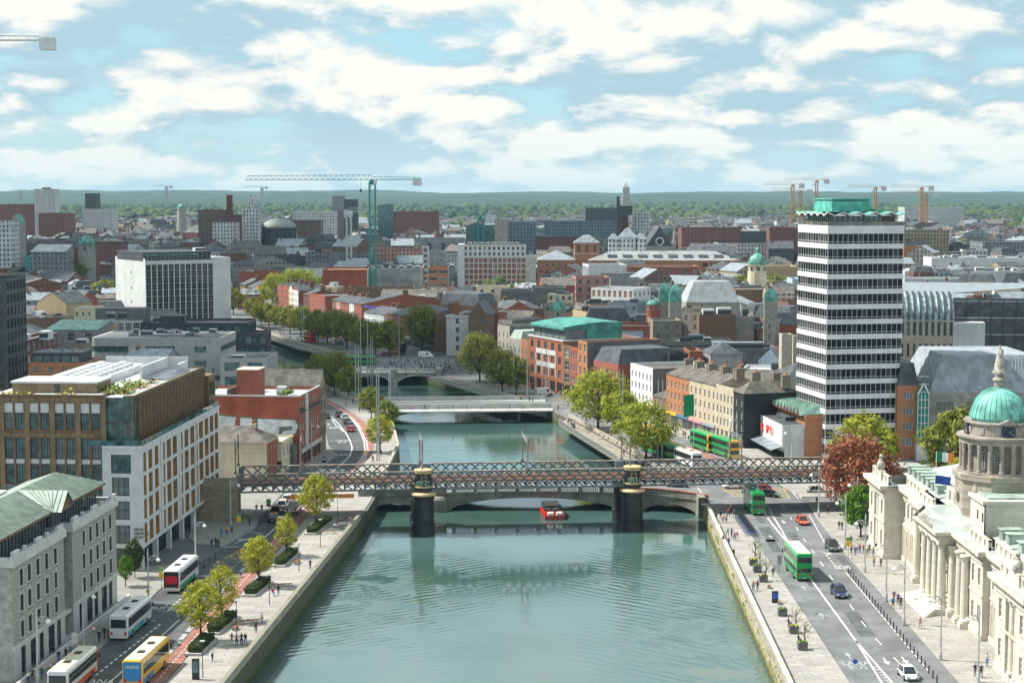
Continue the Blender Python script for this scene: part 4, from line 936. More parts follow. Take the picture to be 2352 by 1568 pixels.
def panels(parent,T,rot,a,c,z0,z1,pw,phh,rects,m,maxn=300,seed=1,name='granite_panel'):
 """facing slabs laid in courses round the openings, each a piece of its own; the rest joined"""
 rr=random.Random(seed);n=0;rest=MB();cache={}
 rows=int(round((z1-z0)/phh));ph_=(z1-z0)/rows
 for r in range(rows):
  u=a-(pw*.5 if r%2 else 0);za,zb=z0+r*ph_,z0+(r+1)*ph_
  while u<c-.05:
   cells=[(max(u,a),min(u+pw,c))]
   for q in rects:
    if q[2]<zb-.02 and q[3]>za+.02:
     nc=[]
     for x0,x1 in cells:
      if q[1]<=x0 or q[0]>=x1:nc.append((x0,x1))
      else:
       if q[0]-x0>.12:nc.append((x0,q[0]))
       if x1-q[1]>.12:nc.append((q[1],x1))
     cells=nc
   for x0,x1 in cells:
    w=round(x1-x0-.035,2)
    if w<.1:continue
    p=T((x0+x1)/2,-.035-rr.uniform(0,.012),(za+zb)/2)
    if n<maxn:
     k=(w,round(ph_,3))
     if k not in cache:q=MB();q.box(-w/2,0,-ph_/2+.018,w/2,.034,ph_/2-.018);cache[k]=q.mesh(name,[m])
     link(name,cache[k],parent,p,rot);n+=1
    else:
     q=MB();q.box(-w/2,0,-ph_/2+.018,w/2,.034,ph_/2-.018)
     Mx=Matrix.Translation(p)@Matrix.Rotation(rot,4,'Z');rest.T=Mx;rest.add(q.v,q.f);rest.T=None
   u+=pw
 if rest.v:o=rest.build(name,[m],parent);o['kind']='stuff'
def planting(parent,pts,h,m=GREEN1,name='planting',seed=3,n=60,size=.28):
 """leafy clump: loose leaf faces through a low volume"""
 rr=random.Random(seed);b=MB()
 for i in range(n):
  p=rr.choice(pts);x,y,z=p[0]+rr.gauss(0,p[3]*.5),p[1]+rr.gauss(0,p[3]*.5),p[2]+abs(rr.gauss(0,h*.45))
  s_=size*rr.uniform(.6,1.3);a=rr.uniform(0,6.28);t=rr.uniform(-.7,.7);ca,sa=math.cos(a)*s_,math.sin(a)*s_
  b.quad((x-ca,y-sa,z-t*s_),(x+sa*.7,y-ca*.7,z-s_*.4),(x+ca,y+sa,z+t*s_),(x-sa*.7,y+ca*.7,z+s_*.4))
 o=b.build(name,[m],parent);o['kind']='stuff';return o
def granite_offices():
 t=thing('granite_office_building','grey granite office block with green metal roof and small white framed windows','building',(-61.2,209.8,0),R(YL))
 L,Hc,dep=42.7,14.4,16.0
 bays=[(0.0,19.3),(22.7,42.7)]
 for bi,(a,c)in enumerate(bays):
  b=MB();rects=[];ud=(c-a)
  cols=(2.8+.4,6.0,9.2,12.5,15.9)if bi==0 else(27.7,30.7,33.7,36.7,39.8)
  for u in cols:
   for z in(4.95,8.25,11.45):rects.append((u-.62-a,u+.62-a,z,z+2.15))
  gf=[(a+2.6+i*3.35-a,a+2.6+i*3.35+(2.35 if i%2 else 1.5)-a,.35,3.7)for i in range(5)]
  T=lambda u,w,v,a=a:(a+u,w,v)
  wall_holes(b,T,ud,0,Hc,rects+gf,.22)
  o=b.build('wall',[GRANJ],t)
  # end faces of the bay
  b=MB();b.quad((a,0,0),(a,dep,0),(a,dep,Hc),(a,0,Hc));b.quad((c,0,0),(c,dep,0),(c,dep,Hc),(c,0,Hc));b.build('wall',[GRAN],t)
  panels(o,T,0.0,0.02,ud-.02,4.6,Hc,1.25,.545,rects,GRAN,300,4+bi)
  panels(o,T,0.0,0.02,ud-.02,0.0,3.9,1.4,.65,gf,GRANW,60,9+bi,'plinth_panel')
  for(x0,x1,z0,z1)in rects:
   w=link('window',win_mesh(1.24,2.15,2,1,GL,FRD,.06),t,(a+(x0+x1)/2,.2,(z0+z1)/2))
   s_=MB();e=.16
   for q in((x0-e,z0-e,x0,z1+e),(x1,z0-e,x1+e,z1+e),(x0,z1,x1,z1+e),(x0,z0-e,x1,z0)):s_.box(a+q[0],-.09,q[1],a+q[2],.02,q[3])
   o2=s_.build('window_surround',[GRANW],t)
  for(x0,x1,z0,z1)in gf:link('shopfront',win_mesh(x1-x0,z1-z0,2,2,GL,FRD,.08),t,(a+(x0+x1)/2,.2,(z0+z1)/2))
  k=MB();k.box(a-.35,-.35,Hc,c+.35,.4,Hc+.95);k.box(a-.2,-.2,Hc+.95,c+.2,.25,Hc+1.25);k.box(a-.3,.4,Hc,a+.3,dep,Hc+1.2);k.box(c-.3,.4,Hc,c+.3,dep,Hc+1.2);k.box(a,.4,Hc-.15,c,dep,Hc-.05)
  k.build('cornice',[GRANW],t)
  k=MB();k.box(a-.1,-.14,3.9,c+.1,.02,4.55);k.build('string_course',[GRANW],t)
  for i in range(5):
   x=a+.4+i*(ud-2)/4.2;k=MB();k.box(x,-.15,Hc+1.25,x+2.2 if i%2==0 else x+.5,.25,Hc+1.8);k.build('parapet_block',[GRANW],t)
   k=MB();k.tube([(x,0,Hc+1.55),(x+3.2,0,Hc+1.55)],.05,5);k.build('railing',[FRG],t)
   # near end wall (faces the camera): glazed corner
 for j in range(4):link('window',win_mesh(2.4,2.6,2,2,GLT,FRD,.08),t,(-.02,3.0,2.0+3.4*j),-math.pi/2)
 # recessed glass slot between the bays
 b=MB();b.box(19.3,1.6,3.8,22.7,2.0,17.6);b.build('glazed_slot',[GL],t)
 for i in range(5):m_=MB();m_.box(19.3+i*.85-.04,1.5,3.8,19.3+i*.85+.04,1.6,17.6);m_.build('mullion',[FRD],t)
 for j in range(9):m_=MB();m_.box(19.3,1.52,4.4+j*1.5,22.7,1.6,4.48+j*1.5);m_.build('transom',[FRD],t)
 b=MB();b.box(19.3,-.1,0,22.7,1.6,.3);b.box(19.25,.2,3.4,22.75,2.0,3.9);b.build('entrance_canopy',[GRANW],t)
 b=MB();b.box(0,dep,0,L,dep+.3,Hc+.5);b.quad((0,.4,Hc),(L,.4,Hc),(L,dep,Hc),(0,dep,Hc),1);b.build('core',[GRAN,FELT],t)
 # glazed attic and green standing-seam roof
 b=MB();b.box(1.2,2.4,Hc,41.0,dep-1,17.9);b.build('attic_glazing',[GL],t)
 for i in range(34):m_=MB();m_.box(1.3+i*1.2,2.28,Hc,1.38+i*1.2,2.4,17.9);m_.build('mullion',[FRG],t)
 E0,E1,zE,zR,vR=-0.6,42.0,17.9,20.2,6.8
 rf=MB();r0,r1=5.0,36.5
 rf.quad((E0,1.2,zE),(E1,1.2,zE),(r1,vR,zR),(r0,vR,zR));rf.tri((E1,1.2,zE),(E1,dep-3,zE),(r1,vR,zR));rf.tri((E0,dep-3,zE),(E0,1.2,zE),(r0,vR,zR));rf.quad((E1,dep-3,zE),(E0,dep-3,zE),(r0,vR,zR),(r1,vR,zR))
 for(p,q)in(((E0,1.2),(E1,1.2)),((E1,1.2),(E1,dep-3)),((E0,dep-3),(E0,1.2))):rf.quad((p[0],p[1],zE-.35),(q[0],q[1],zE-.35),(q[0],q[1],zE),(p[0],p[1],zE),1)
 rf.quad((E0,1.2,zE-.35),(E1,1.2,zE-.35),(E1,dep-3,zE-.35),(E0,dep-3,zE-.35),1)
 ro=rf.build('roof',[SEAM,BRONZE],t)
 sl=(zR-zE)/(vR-1.2)
 for i in range(62):
  x=E0+.5+i*.68;v1=vR if r0<=x<=r1 else(1.2+(vR-1.2)*((x-E0)/(r0-E0)if x<r0 else(E1-x)/(E1-r1)))
  s_=MB();s_.add([(x-.04,1.2,zE+.02),(x+.04,1.2,zE+.02),(x+.04,v1,zE+.02+sl*(v1-1.2)),(x-.04,v1,zE+.02+sl*(v1-1.2)),(x-.04,1.2,zE+.14),(x+.04,1.2,zE+.14),(x+.04,v1,zE+.1+sl*(v1-1.2)),(x-.04,v1,zE+.1+sl*(v1-1.2))],[(0,1,5,4),(4,5,6,7),(0,4,7,3),(1,2,6,5)]);s_.build('seam',[SEAM],ro)
 g=MB();xa,xb,xc,yt=18.2,23.8,21.0,-.2
 g.quad((xa,yt,zE-.05),(xc,yt,zR+.1),(xc,vR,zR+.1),(xa,1.2,zE));g.quad((xc,yt,zR+.1),(xb,yt,zE-.05),(xb,1.2,zE),(xc,vR,zR+.1));g.tri((xa+.2,yt+.3,zE-.1),(xb-.2,yt+.3,zE-.1),(xc,yt+.3,zR-.1),1)
 gable=g.build('gable_roof',[SEAM,BRONZE],t)
 for i in range(9):k=MB();f=i/9;k.bar((xa+(xc-xa)*.0,yt,zE),(xa,yt,zE+.01),.01,.01);
 for i in range(1,9):
  y=yt+i*.7;k=MB();k.bar((xa,min(y,1.1),zE+.02),(xc,y,zR+.16),.07,.08);k.build('seam',[SEAM],gable)
 b=MB();b.lathe([(3.4,Hc+3.2),(3.6,Hc+3.4),(3.3,Hc+4.9),(2.4,Hc+5.2)],20,(7,dep-4.5));b.box(12,dep-6,Hc+2,26,dep-.5,Hc+5);b.build('roof_plant',[mat('plant_cream',(.6,.57,.5),var=.08)],t)
 b=MB();b.box(-3.2,-1.7,0,44,-1.35,.95);b.build('ramp_wall',[GRANW],t)
 return t
granite_offices()
def bronze_block():
 """white stone offices with bronze top and the bronze-framed block behind"""
 t=thing('office_building','white stone quay office with ochre window reveals, bronze finned upper floors and roof garden','building',(-58.6,273.2,0),R(86.6))
 L,D_,H_=54.0,6.4,19.6
 cols=[(0.5,2.5,1.7),(3.5,6.2,1.7),(7.3,10.0,1.7),(12.6,14.1,.8),(15.0,18.1,1.7),(18.9,22.1,1.7),(24.6,26.0,.8),(27.0,30.1,1.7),(31.2,34.4,1.7),(35.7,36.9,.8),(37.6,41.0,1.7),(41.9,45.2,1.7),(46.0,49.2,1.7),(49.9,53.0,1.7)]
 rects=[(a+.35,c-.1,z,z+3.15)for a,c,_ in cols for z in(4.35,8.2,12.0,15.8)]
 rects=[(a,c,z,min(z+3.15,H_-.75))for a,c,z,_ in rects]
 b=MB();T=lambda u,w,v:(u,w,v);wall_holes(b,T,L,3.7,H_,rects,.75,0,1)
 Tl=TFS('l',L,D_);er=[(1.5,4.3,z,z+2.95)for z in(4.45,8.3,12.1)]+[(1.4,4.6,15.7,18.7)]
 wall_holes(b,Tl,D_,3.7,H_,er,.4,0,1)
 b.quad((0,0,3.7),(L,0,3.7),(L,D_,3.7),(0,D_,3.7),0);b.quad((0,0,H_),(L,0,H_),(L,D_,H_),(0,D_,H_),2);b.quad((L,0,0),(L,12,0),(L,12,H_),(L,0,H_),0)
 b.build('wall',[WSTONE,ORB,FELTL],t)
 for(a,c,z0,z1)in rects:link('window',win_mesh(c-a,z1-z0,1,1,GL,FRB,.08),t,((a+c)/2,.72,(z0+z1)/2))
 for(a,c,z0,z1)in er:p=Tl((a+c)/2,.38,(z0+z1)/2);link('window',win_mesh(c-a,z1-z0,3,2,GLT,FRB,.1),t,p,-math.pi/2)
 for x in(11.3,23.5,35.1):k=MB();k.box(x-.05,-.06,3.8,x+.05,0,H_);k.build('joint_strip',[FRG],t)
 k=MB()
 for z in(7.7,11.55,15.35):k.box(-.03,-.03,z-.02,L,0,z+.02)
 k.build('joint_line',[FRG],t)
 # recessed glazed ground floor
 b=MB();b.box(.8,1.6,0,L-.5,2.0,3.7);b.box(.8,1.6,0,1.2,D_,3.7);b.build('ground_glazing',[GL],t)
 for i in range(36):m_=MB();m_.box(1.0+i*1.5,1.5,0,1.08+i*1.5,1.6,3.7);m_.build('mullion',[FRD],t)
 for i in range(7):m_=MB();m_.box(.4+i*8.6,.2,0,1.2+i*8.6,1.0,3.7);m_.build('column',[WSTONE],t)
 # balustrade + set-back glazed terrace
 b=MB();b.box(-.1,-.1,H_,L,.25,H_+.45);b.box(-.1,.25,H_,.25,D_,H_+.45);b.build('parapet',[WSTONE],t)
 b=MB();b.box(.1,.1,H_+.45,L,.14,H_+1.3);b.box(.1,.14,H_+.45,.14,D_+2,H_+1.3);b.build('glass_balustrade',[GLT],t)
 Z1=27.5;x0=2.6;y0=2.0;rr=1.6
 poly=[(x0+rr-rr*math.cos(a),y0+rr-rr*math.sin(a))for a in[i*math.pi/2/6 for i in range(7)]]+[(L-4,y0),(L-4,D_+13),(x0,D_+13)]
 b=MB();b.prism(poly,H_,Z1,0,1);b.build('upper_glazing',[GLT,FELTL],t)
 for i in range(62):
  x=5.0+i*.74;m_=MB();m_.box(x,y0-.32,H_+.3,x+.24,y0-.01,Z1-.1);m_.build('fin',[BRONZEL if i%3 else BRONZE],t)
 for(z,h_)in((H_+3.9,.22),(Z1-.35,.6)):m_=MB();m_.box(4.6,y0-.2,z,L-4,y0-.02,z+h_);m_.build('spandrel',[BRONZE],t)
 m_=MB();n=len(poly)
 for i in range(8):a,c=poly[i],poly[(i+1)];m_.bar((*a,Z1+.15),(*c,Z1+.15),.3,.3)
 m_.build('roof_edge',[BRONZEL],t)
 for i in range(7):p=poly[i];m_=MB();m_.box(p[0]-.05,p[1]-.05,H_,p[0]+.05,p[1]+.05,Z1);m_.build('mullion',[FRB],t)
 for y in(4.5,6.5,8.5,10.5,12.5,14.5):m_=MB();m_.box(x0-.08,y,H_,x0-.01,y+.1,Z1);m_.build('mullion',[FRB],t)
 for z in(H_+3.9,H_+7):m_=MB();m_.box(x0-.08,y0+2,z,x0-.01,D_+13,z+.12);m_.build('transom',[FRB],t)
 # far bronze stair tower
 b=MB();b.box(L-4,1.0,0,L+1.5,14,26.0,0);b.build('stair_tower',[BRONZE],t)
 for j in range(6):
  for i in range(3):link('window',win_mesh(.9,2.4,1,1,GL,FRB,.06),t,(L-3.0+i*1.6,.98,6.0+j*3.5))
 b=MB();b.box(L+.2,1.2,26,L+1.4,1.25,27.1);b.build('glass_balustrade',[GLT],t)
 # roof: white screens, panels, garden
 b=MB();b.box(30,8,Z1,L-5,8.4,Z1+2.2);b.box(L-5.4,4.5,Z1,L-5,20,Z1+2.2);b.box(L-12,4.5,Z1,L-5,4.9,Z1+1.5);b.build('plant_screen',[WHITE],t)
 for i in range(9):k=MB();x=28+i*1.9;k.add([(x,3.0,Z1+.25),(x+1.5,3.0,Z1+.25),(x+1.5,7.6,Z1+.55),(x,7.6,Z1+.55)],[(0,1,2,3)]);k.build('solar_panel',[mat('solar_panel',(.12,.14,.18),rough=.2,var=.1)],t)
 b=MB();b.box(9,12,Z1,46,22,Z1+1.2);b.build('plant_enclosure',[WPLANT],t)
 for i in range(10):
  for j in range(2):k=MB();k.box(12+i*3.1,13+j*4,Z1+1.2,14.4+i*3.1,16+j*4,Z1+1.7);k.lathe([(.8,Z1+1.71),(.8,Z1+1.95),(.6,Z1+2.0)],10,(13.2+i*3.1,14.5+j*4));k.build('fan_unit',[WPLANT],t)
 pts=[(6+rnd.uniform(0,18),4+rnd.uniform(0,6),Z1+.1,1.2)for _ in range(24)]
 planting(t,pts,.9,GREEN1,'roof_planting',3,420,.3);planting(t,pts[:12],.7,ORNG,'roof_planting',4,160,.25);planting(t,pts[8:20],.8,GREEN2,'roof_planting',5,200,.28)
 planting(t,[(1.2,3+i,H_+.2,.5)for i in range(4)]+[(3+i*2,1.0,H_+.1,.5)for i in range(20)],.5,GREEN1,'terrace_planting',6,220,.22)
 text_part('sign_lettering','FIFTEEN',.62,FRB,t,(-.06,1.5,6.7),(math.pi/2,0,-math.pi/2),.03,'LEFT')
 for i,s_ in enumerate(("GEORGE'S",'QUAY')):text_part('sign_lettering',s_,.62,FRB,t,(-.06,1.5,6.1-.62*i),(math.pi/2,0,-math.pi/2),.03,'LEFT')
 # bronze framed rear block, facing the camera
 t2=thing('office_block','bronze framed office block with paired tall windows behind the green zinc roof','building',(-86.0,277.0,0),R(-3.8))
 W2,H2=20.8,27.6;b=MB();rects=[];pan=[]
 for i in range(5):
  for k_ in(0,1):
   u=.25+i*4.15+k_*1.75+.35
   for z in(2,5.9,9.8,13.7):rects.append((u,u+1.4,z,z+3.0))
   rects.append((u,u+1.4,17.6,20.9));rects.append((u,u+1.4,22.3,25.0));pan.append((u,u+1.4,25.0,26.6));pan.append((u,u+1.4,16.8,17.6))
 wall_holes(b,T,W2,0,H2,rects+pan,.3);b.box(W2-.001,0,0,W2,14,H2);b.quad((W2,0,0),(W2,3.2,0),(W2,3.2,H2),(W2,0,H2));b.quad((0,.3,H2-.6),(W2,.3,H2-.6),(W2,22,H2-.6),(0,22,H2-.6),1);b.quad((W2,3.2,H_),(W2,22,H_),(W2,22,H2),(W2,3.2,H2))
 b.box(0,0,H2-.6,W2,.3,H2+.35);b.box(W2-.3,.3,H2-.6,W2,22,H2+.35);b.build('frame',[BRONZE,FELTL],t2)
 for(a,c,z0,z1)in rects:link('window',win_mesh(c-a,z1-z0,3,2,GLT,FRD,.06),t2,((a+c)/2,.28,(z0+z1)/2))
 for(a,c,z0,z1)in pan:k=MB();k.box(a,.1,z0,c,.3,z1);k.build('white_panel',[WSTONE],t2)
 for i in range(6):k=MB();u=.1+i*4.15-.25;k.box(max(u,0),-.2,0,max(u,0)+.75,-.001,H2-.2);k.build('pilaster',[BRONZEL],t2)
 for z in(21.1,26.75):k=MB();k.box(0,-.12,z,W2,-.001,z+.8);k.build('spandrel_band',[BRONZE],t2);k=MB();[k.box(.6+i*1.38,-.16,z+.1,1.5+i*1.38,-.121,z+.62)for i in range(14)];k.build('band_panels',[BRONZEL],t2)['kind']='stuff'
 b=MB();b.box(4,6,H2-.6,18,14,H2+1.5);b.box(3.8,5.8,H2+1.5,18.2,14.2,H2+1.8,1);b.build('penthouse',[BRONZEL,WPLANT],t2)
 k=MB();k.box(11.0,5.9,H2-.5,11.9,5.99,H2+1.3);k.build('door',[FRD],t2)
 planting(t2,[(3+i*.6,2.0,H2-.4,.5)for i in range(9)]+[(13+i*.5,2.0,H2-.4,.4)for i in range(6)],1.1,GREEN2,'roof_planting',8,260,.3)
 b=MB();b.box(W2+.05,.8,0,W2+2.2,3,19);b.build('glazed_link',[GLT],t2)
 for j in range(12):k=MB();k.box(W2+.05,.72,j*1.6,W2+2.2,.8,j*1.6+.12);k.build('transom',[FRD],t2)
 return t
bronze_block()
# red brick building with painted hoarding shapes
def red_building():
 loc=(-46.5,378.0);t=thing('brick_building','red brick building with faded white painted panels on its blank gable','building',(*loc,0),R(84.0))
 L,D_,H_=21.5,24.0,15.6;T=lambda u,w,v:(u,w,v);b=MB()
 rects=[(u,u+1.1,z,z+1.9)for u in(1.0,3.4,9.0,11.3,13.6,15.9,18.2)for z in(4.6,7.7,10.7,13.0)]
 rects=[r for r in rects if r[3]<15.2];rects=[(a,c,z,z+(1.5 if z>12.5 else 1.9))for a,c,z,_ in rects]
 shop=[(1+i*3.4,3.6+i*3.4,.3,3.0)for i in range(6)]
 wall_holes(b,T,L,0,H_,rects+shop,.2,0)
 b.quad((0,0,0),(0,D_,0),(0,D_,H_),(0,0,H_),1);b.quad((L,0,0),(L,D_,0),(L,D_,H_),(L,0,H_),0);b.quad((0,0,H_-.8),(L,0,H_-.8),(L,D_,H_-.8),(0,D_,H_-.8),2)
 b.box(0,.0,H_,L,.3,H_+.3,3);b.box(0,.3,H_,.3,D_,H_+.3,3);b.build('wall',[BRICK,mat('brick_gable',(0.34,0.085,0.045),var=.12,scale=.25,streak=.3,rough=.9),FELTL,PALE],t)
 for(a,c,z0,z1)in rects:link('window',win_mesh(c-a,z1-z0,2,3,GL,FRW,.09),t,((a+c)/2,.18,(z0+z1)/2))
 for(a,c,z0,z1)in shop:link('shopfront',win_mesh(c-a,z1-z0,2,2,GL,FRD,.1),t,((a+c)/2,.18,(z0+z1)/2))
 k=MB();k.box(5.6,-.25,3.2,8.0,-.001,H_);k.build('pale_bay',[PALE],t)
 for z in(12.2,):k=MB();k.box(.2,-.9,z,4.8,-.01,z+.15);k.box(.2,-.9,z+.15,.25,-.01,z+1.0);k.box(.2,-.9,z+.9,4.8,-.85,z+1.0);k.build('balcony',[FRD],t);k=MB();k.box(9,-.9,z,21,-.01,z+.15);k.box(9,-.9,z+.9,21,-.85,z+1.0);k.build('balcony',[FRD],t)
 k=MB();k.box(0,-.3,3.0,L,-.01,3.9);k.build('fascia',[PALE],t)
 # hoarding shapes painted on the gable: dark green border, white field
 GW=mat('poster_white',(.62,.64,.66),var=.12,scale=.5,streak=.3);GG=mat('poster_green',(.10,.15,.09),var=.15)
 def panel(pts,m,d):k=MB();k.add([(-d,y,z)for y,z in pts],[tuple(range(len(pts)))]);return k.build('painted_panel',[m],t)
 for pts in([(18.5,11.4),(14.2,11.0),(14.8,6.2),(18.4,6.0)],[(13.2,10.9),(10.6,10.8),(10.5,6.0),(13.2,5.9)],[(9.3,10.7),(1.0,10.5),(.3,9.2),(.9,7.6),(2.6,6.2),(9.2,5.8)]):
  cy=sum(p[0]for p in pts)/len(pts);cz=sum(p[1]for p in pts)/len(pts)
  panel([(cy+(p[0]-cy)*1.1,cz+(p[1]-cz)*1.1)for p in pts],GG,.02);panel(pts,GW,.035)
 panel([(4.6,9.0),(1.6,9.2),(1.6,8.3),(3.6,8.0),(4.6,7.0)],mat('poster_grey',(.12,.13,.13),var=.1),.045)
 b=MB();b.box(3.2,10,H_-.8,9.5,14.8,H_+5.4,0);b.box(3.1,9.9,H_+5.4,9.6,14.9,H_+5.6,1);b.build('stair_tower',[BRICK,CREAM],t)
 planting(t,[(4+i*.8,5-i*.1,H_-.4,.8)for i in range(9)],1.3,GREEN1,'roof_planting',11,300,.3)
 unit(t,12,6,H_-.8,2,2,1.6);unit(t,15,12,H_-.8,2.4,2,1.4)
 b=MB();b.box(1,16,H_-.8,20,16.4,H_+1.4);b.build('roof_wall',[CONCD],t)
 # lower dark shop rear under the gable
 b=MB();b.box(-3.6,.5,0,-.01,16,5.4,0);b.build('rear_return',[CONCD],t)
red_building()
building('victorian_house','narrow dark stone gabled building at the far end of the red brick block','building',(-44.2,399.8),84,5.4,16,15.2,STONEB,roof='gabley',roofm=SLATEB,rh=4.0,wins={'f':[dict(n=2,m=4,w=1.1,h=2.0,z=4.0,dz=3.0,frame=FRD)]})
building('pub_building','cream rendered pub gable with hipped slate roof beside the railway abutment','building',(-50.8,357.5),84,9.0,20,8.6,BRICK,roof='hip',roofm=SLATEB,rh=2.8,sidewall=CREAM,wins={'f':[dict(n=3,m=2,w=.9,h=1.7,z=3.0,dz=2.9,sill=.1)]},chim=[(4.5,4,10.0,1.8,.9,1.6,CREAM,5),(4.5,15,10.0,1.8,.9,1.6,CREAM,5)])
k=building('corner_pub','small cream art deco corner pub with rounded pediment','building',(-49.0,367.0),84,10.5,14,7.4,CREAM,roofm=FELTL,ph=.4,wins={'f':[dict(n=3,m=1,w=1.5,h=2.2,z=4.0,dz=3,nx=3,ny=3)],'l':[dict(n=2,m=1,w=1.9,h=2.3,z=3.9,dz=3,nx=3,ny=2,a=0,b=9)]},bands=[(3.2,.35,.2,CREAM),(6.9,.3,.2,CREAM)])
b=MB();b.lathe([(1.5,0),(1.5,.5)],20);
b=MB()
for i in range(13):
 a0,a1=math.pi*i/13,math.pi*(i+1)/13
 b.add([(-.25,2.2-1.6*math.cos(a0),7.4+1.5*math.sin(a0)),(-.25,2.2-1.6*math.cos(a1),7.4+1.5*math.sin(a1)),(.4,2.2-1.6*math.cos(a1),7.4+1.5*math.sin(a1)),(.4,2.2-1.6*math.cos(a0),7.4+1.5*math.sin(a0)),(-.25,2.2,7.4)],[(0,1,2,3),(0,4,1)])
b.build('pediment',[CREAM],k)
k2=MB();k2.box(-.2,0,2.2,-.01,9,3.1);k2.build('fascia',[FRD],k);text_part('sign_lettering','PINT',.7,mat('gilt',(.5,.38,.12),var=0),k,(-.23,6.4,2.62),(math.pi/2,0,-math.pi/2),.02)
# ------------------------------------------------------------------ north bank: domed customs house
LEAD=mat('lead_roof',(0.42,0.46,0.44),var=.12,scale=.4,rough=.6,streak=.2);LEADG=mat('lead_green',(0.33,0.42,0.36),var=.15,scale=.4,rough=.6)
DIRTS=courses('stone_weathered',(0.36,0.32,0.26),1.3,.5,mortar=.015,var=.4,streak=.45);DRUMS=mat('drum_stone',(0.33,0.29,0.255),var=.12,scale=.6,streak=.35)
def arch_pts(w,h,n=8):return[(-w/2,0),(w/2,0)]+[(w/2*math.cos(math.pi*i/n),h-w/2+w/2*math.sin(math.pi*i/n))for i in range(n+1)]
def customs_house():
 t=thing('customs_house','long pale stone classical building with columns along the north quay','building',(61.0,294.0,0),-math.pi/2)
 HC=12.1;T0=lambda x0,y:(lambda u,w,v:(x0+u,y+w,v))
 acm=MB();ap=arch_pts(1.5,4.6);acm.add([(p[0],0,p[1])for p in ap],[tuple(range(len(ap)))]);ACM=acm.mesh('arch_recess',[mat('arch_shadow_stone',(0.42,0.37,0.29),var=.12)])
 arm=MB();n=len(ap)
 for i in range(2,n-1):
  p,q=ap[i],ap[i+1];c=1.28;P=lambda a:(a[0]*c,(a[1]-3.85)*c+3.85)
  arm.quad((p[0],-.06,p[1]),(q[0],-.06,q[1]),(P(q)[0],-.06,P(q)[1]),(P(p)[0],-.06,P(p)[1]));arm.quad((p[0],-.06,p[1]),(q[0],-.06,q[1]),(q[0],.35,q[1]),(p[0],.35,p[1]))
 for sx in(-1,1):arm.box(sx*.86-.11,-.06,0,sx*.86+.11,.35,3.85)
 ARM=arm.mesh('arch_surround',[PORT])
 def col(x,y,z0=.9,z1=10.3,r=.62):
  b=MB();b.lathe([(r*1.25,z0),(r*1.25,z0+.3),(r*1.05,z0+.45),(r,z0+.6),(r*.98,z0+3),(r*.84,z1-.9),(r*.9,z1-.85),(r*1.05,z1-.4),(r*1.3,z1-.25),(r*1.3,z1)],16,(x,y));b.box(x-r*1.3,y-r*1.3,0.1,x+r*1.3,y+r*1.3,z0-.001)
  return b.build('column',[PORT],t,smooth=False)
 def block(x0,x1,y,H,rects,depth=10,arches=(),recess=None):
  HC=12.1+.007*len(t.children)%.05
  b=MB();rc=[(a-x0,c-x0,z0,z1)for a,c,z0,z1 in rects]+([(recess[0]-x0,recess[1]-x0,recess[2],recess[3])]if recess else[])
  wall_holes(b,T0(x0,y),x1-x0,0,H,rc,.28);b.quad((x0,y,0),(x0,y+depth,0),(x0,y+depth,H),(x0,y,H));b.quad((x1,y,0),(x1,y+depth,0),(x1,y+depth,H),(x1,y,H))
  if recess:a,c,z0,z1=recess;b.box(a-.3,y+1.6,z0,c+.3,y+1.9,z1);b.quad((a,y+.28,z0),(a,y+1.6,z0),(a,y+1.6,z1),(a,y+.28,z1));b.quad((c,y+.28,z0),(c,y+1.6,z0),(c,y+1.6,z1),(c,y+.28,z1));b.quad((a,y,z0),(c,y,z0),(c,y+1.6,z0),(a,y+1.6,z0));b.quad((a,y+.2,z1),(c,y+.2,z1),(c,y+1.6,z1),(a,y+1.6,z1))
  w=b.build('wall',[PORT],t)
  for a,c,z0,z1 in rects:
   link('window',win_mesh(c-a,z1-z0,2,3,GL,FRW,.06),t,((a+c)/2,y+.26,(z0+z1)/2))
   k=MB();e=.2;k.box(a-e,y-.1,z1,c+e,y-.001,z1+.22);k.box(a-e,y-.08,z0-.2,c+e,y-.001,z0);k.build('window_surround',[PORT],t)
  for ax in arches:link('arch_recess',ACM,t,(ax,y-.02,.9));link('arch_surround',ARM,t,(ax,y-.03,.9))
  cn=MB();cn.box(x0-.9,y-.95,HC-.35,x1+.9,y+.3,HC+.25);cn.box(x0-.5,y-.55,HC-.65,x1+.5,y,HC-.35);cn.box(x0-.25,y-.22,HC-1.7,x1+.25,y-.001,HC-1.2);cn.build('cornice',[PORT],t)
  dn=MB();xx=x0-.4
  while xx<x1+.4:dn.box(xx,y-.85,HC-.62,xx+.32,y-.551,HC-.351);xx+=.75
  o=dn.build('dentils',[PORT],t);o['kind']='stuff'
  sc=MB();sc.box(x0-.08,y-.12,5.9,x1+.08,y-.001,6.25);sc.box(x0-.12,y-.18,0,x1+.12,y-.001,.9);sc.build('string_course',[PORT],t)
  gt=MB();gt.quad((x0-.9,y-.95,HC+.251),(x1+.9,y-.95,HC+.251),(x1+.9,y+2,HC+.3),(x0-.9,y+2,HC+.3));gt.build('cornice_lead',[LEAD],t)
  return w
 def win2(xs_,z1=2.2,h1=2.4,z2=7.2,h2=2.5,w=1.15):return[(x-w/2,x+w/2,z1,z1+h1)for x in xs_]+[(x-w/2,x+w/2,z2,z2+h2)for x in xs_]
 block(0,12,0,HC,win2([2.0,10.0]),14,recess=(4.2,7.8,.9,10.3));col(5.1,.7);col(6.9,.7)
 block(12,25,3.0,HC,[(12.9+i*2.6,14.1+i*2.6,7.4,10.0)for i in range(5)],10,arches=[13.5+i*2.6 for i in range(5)])
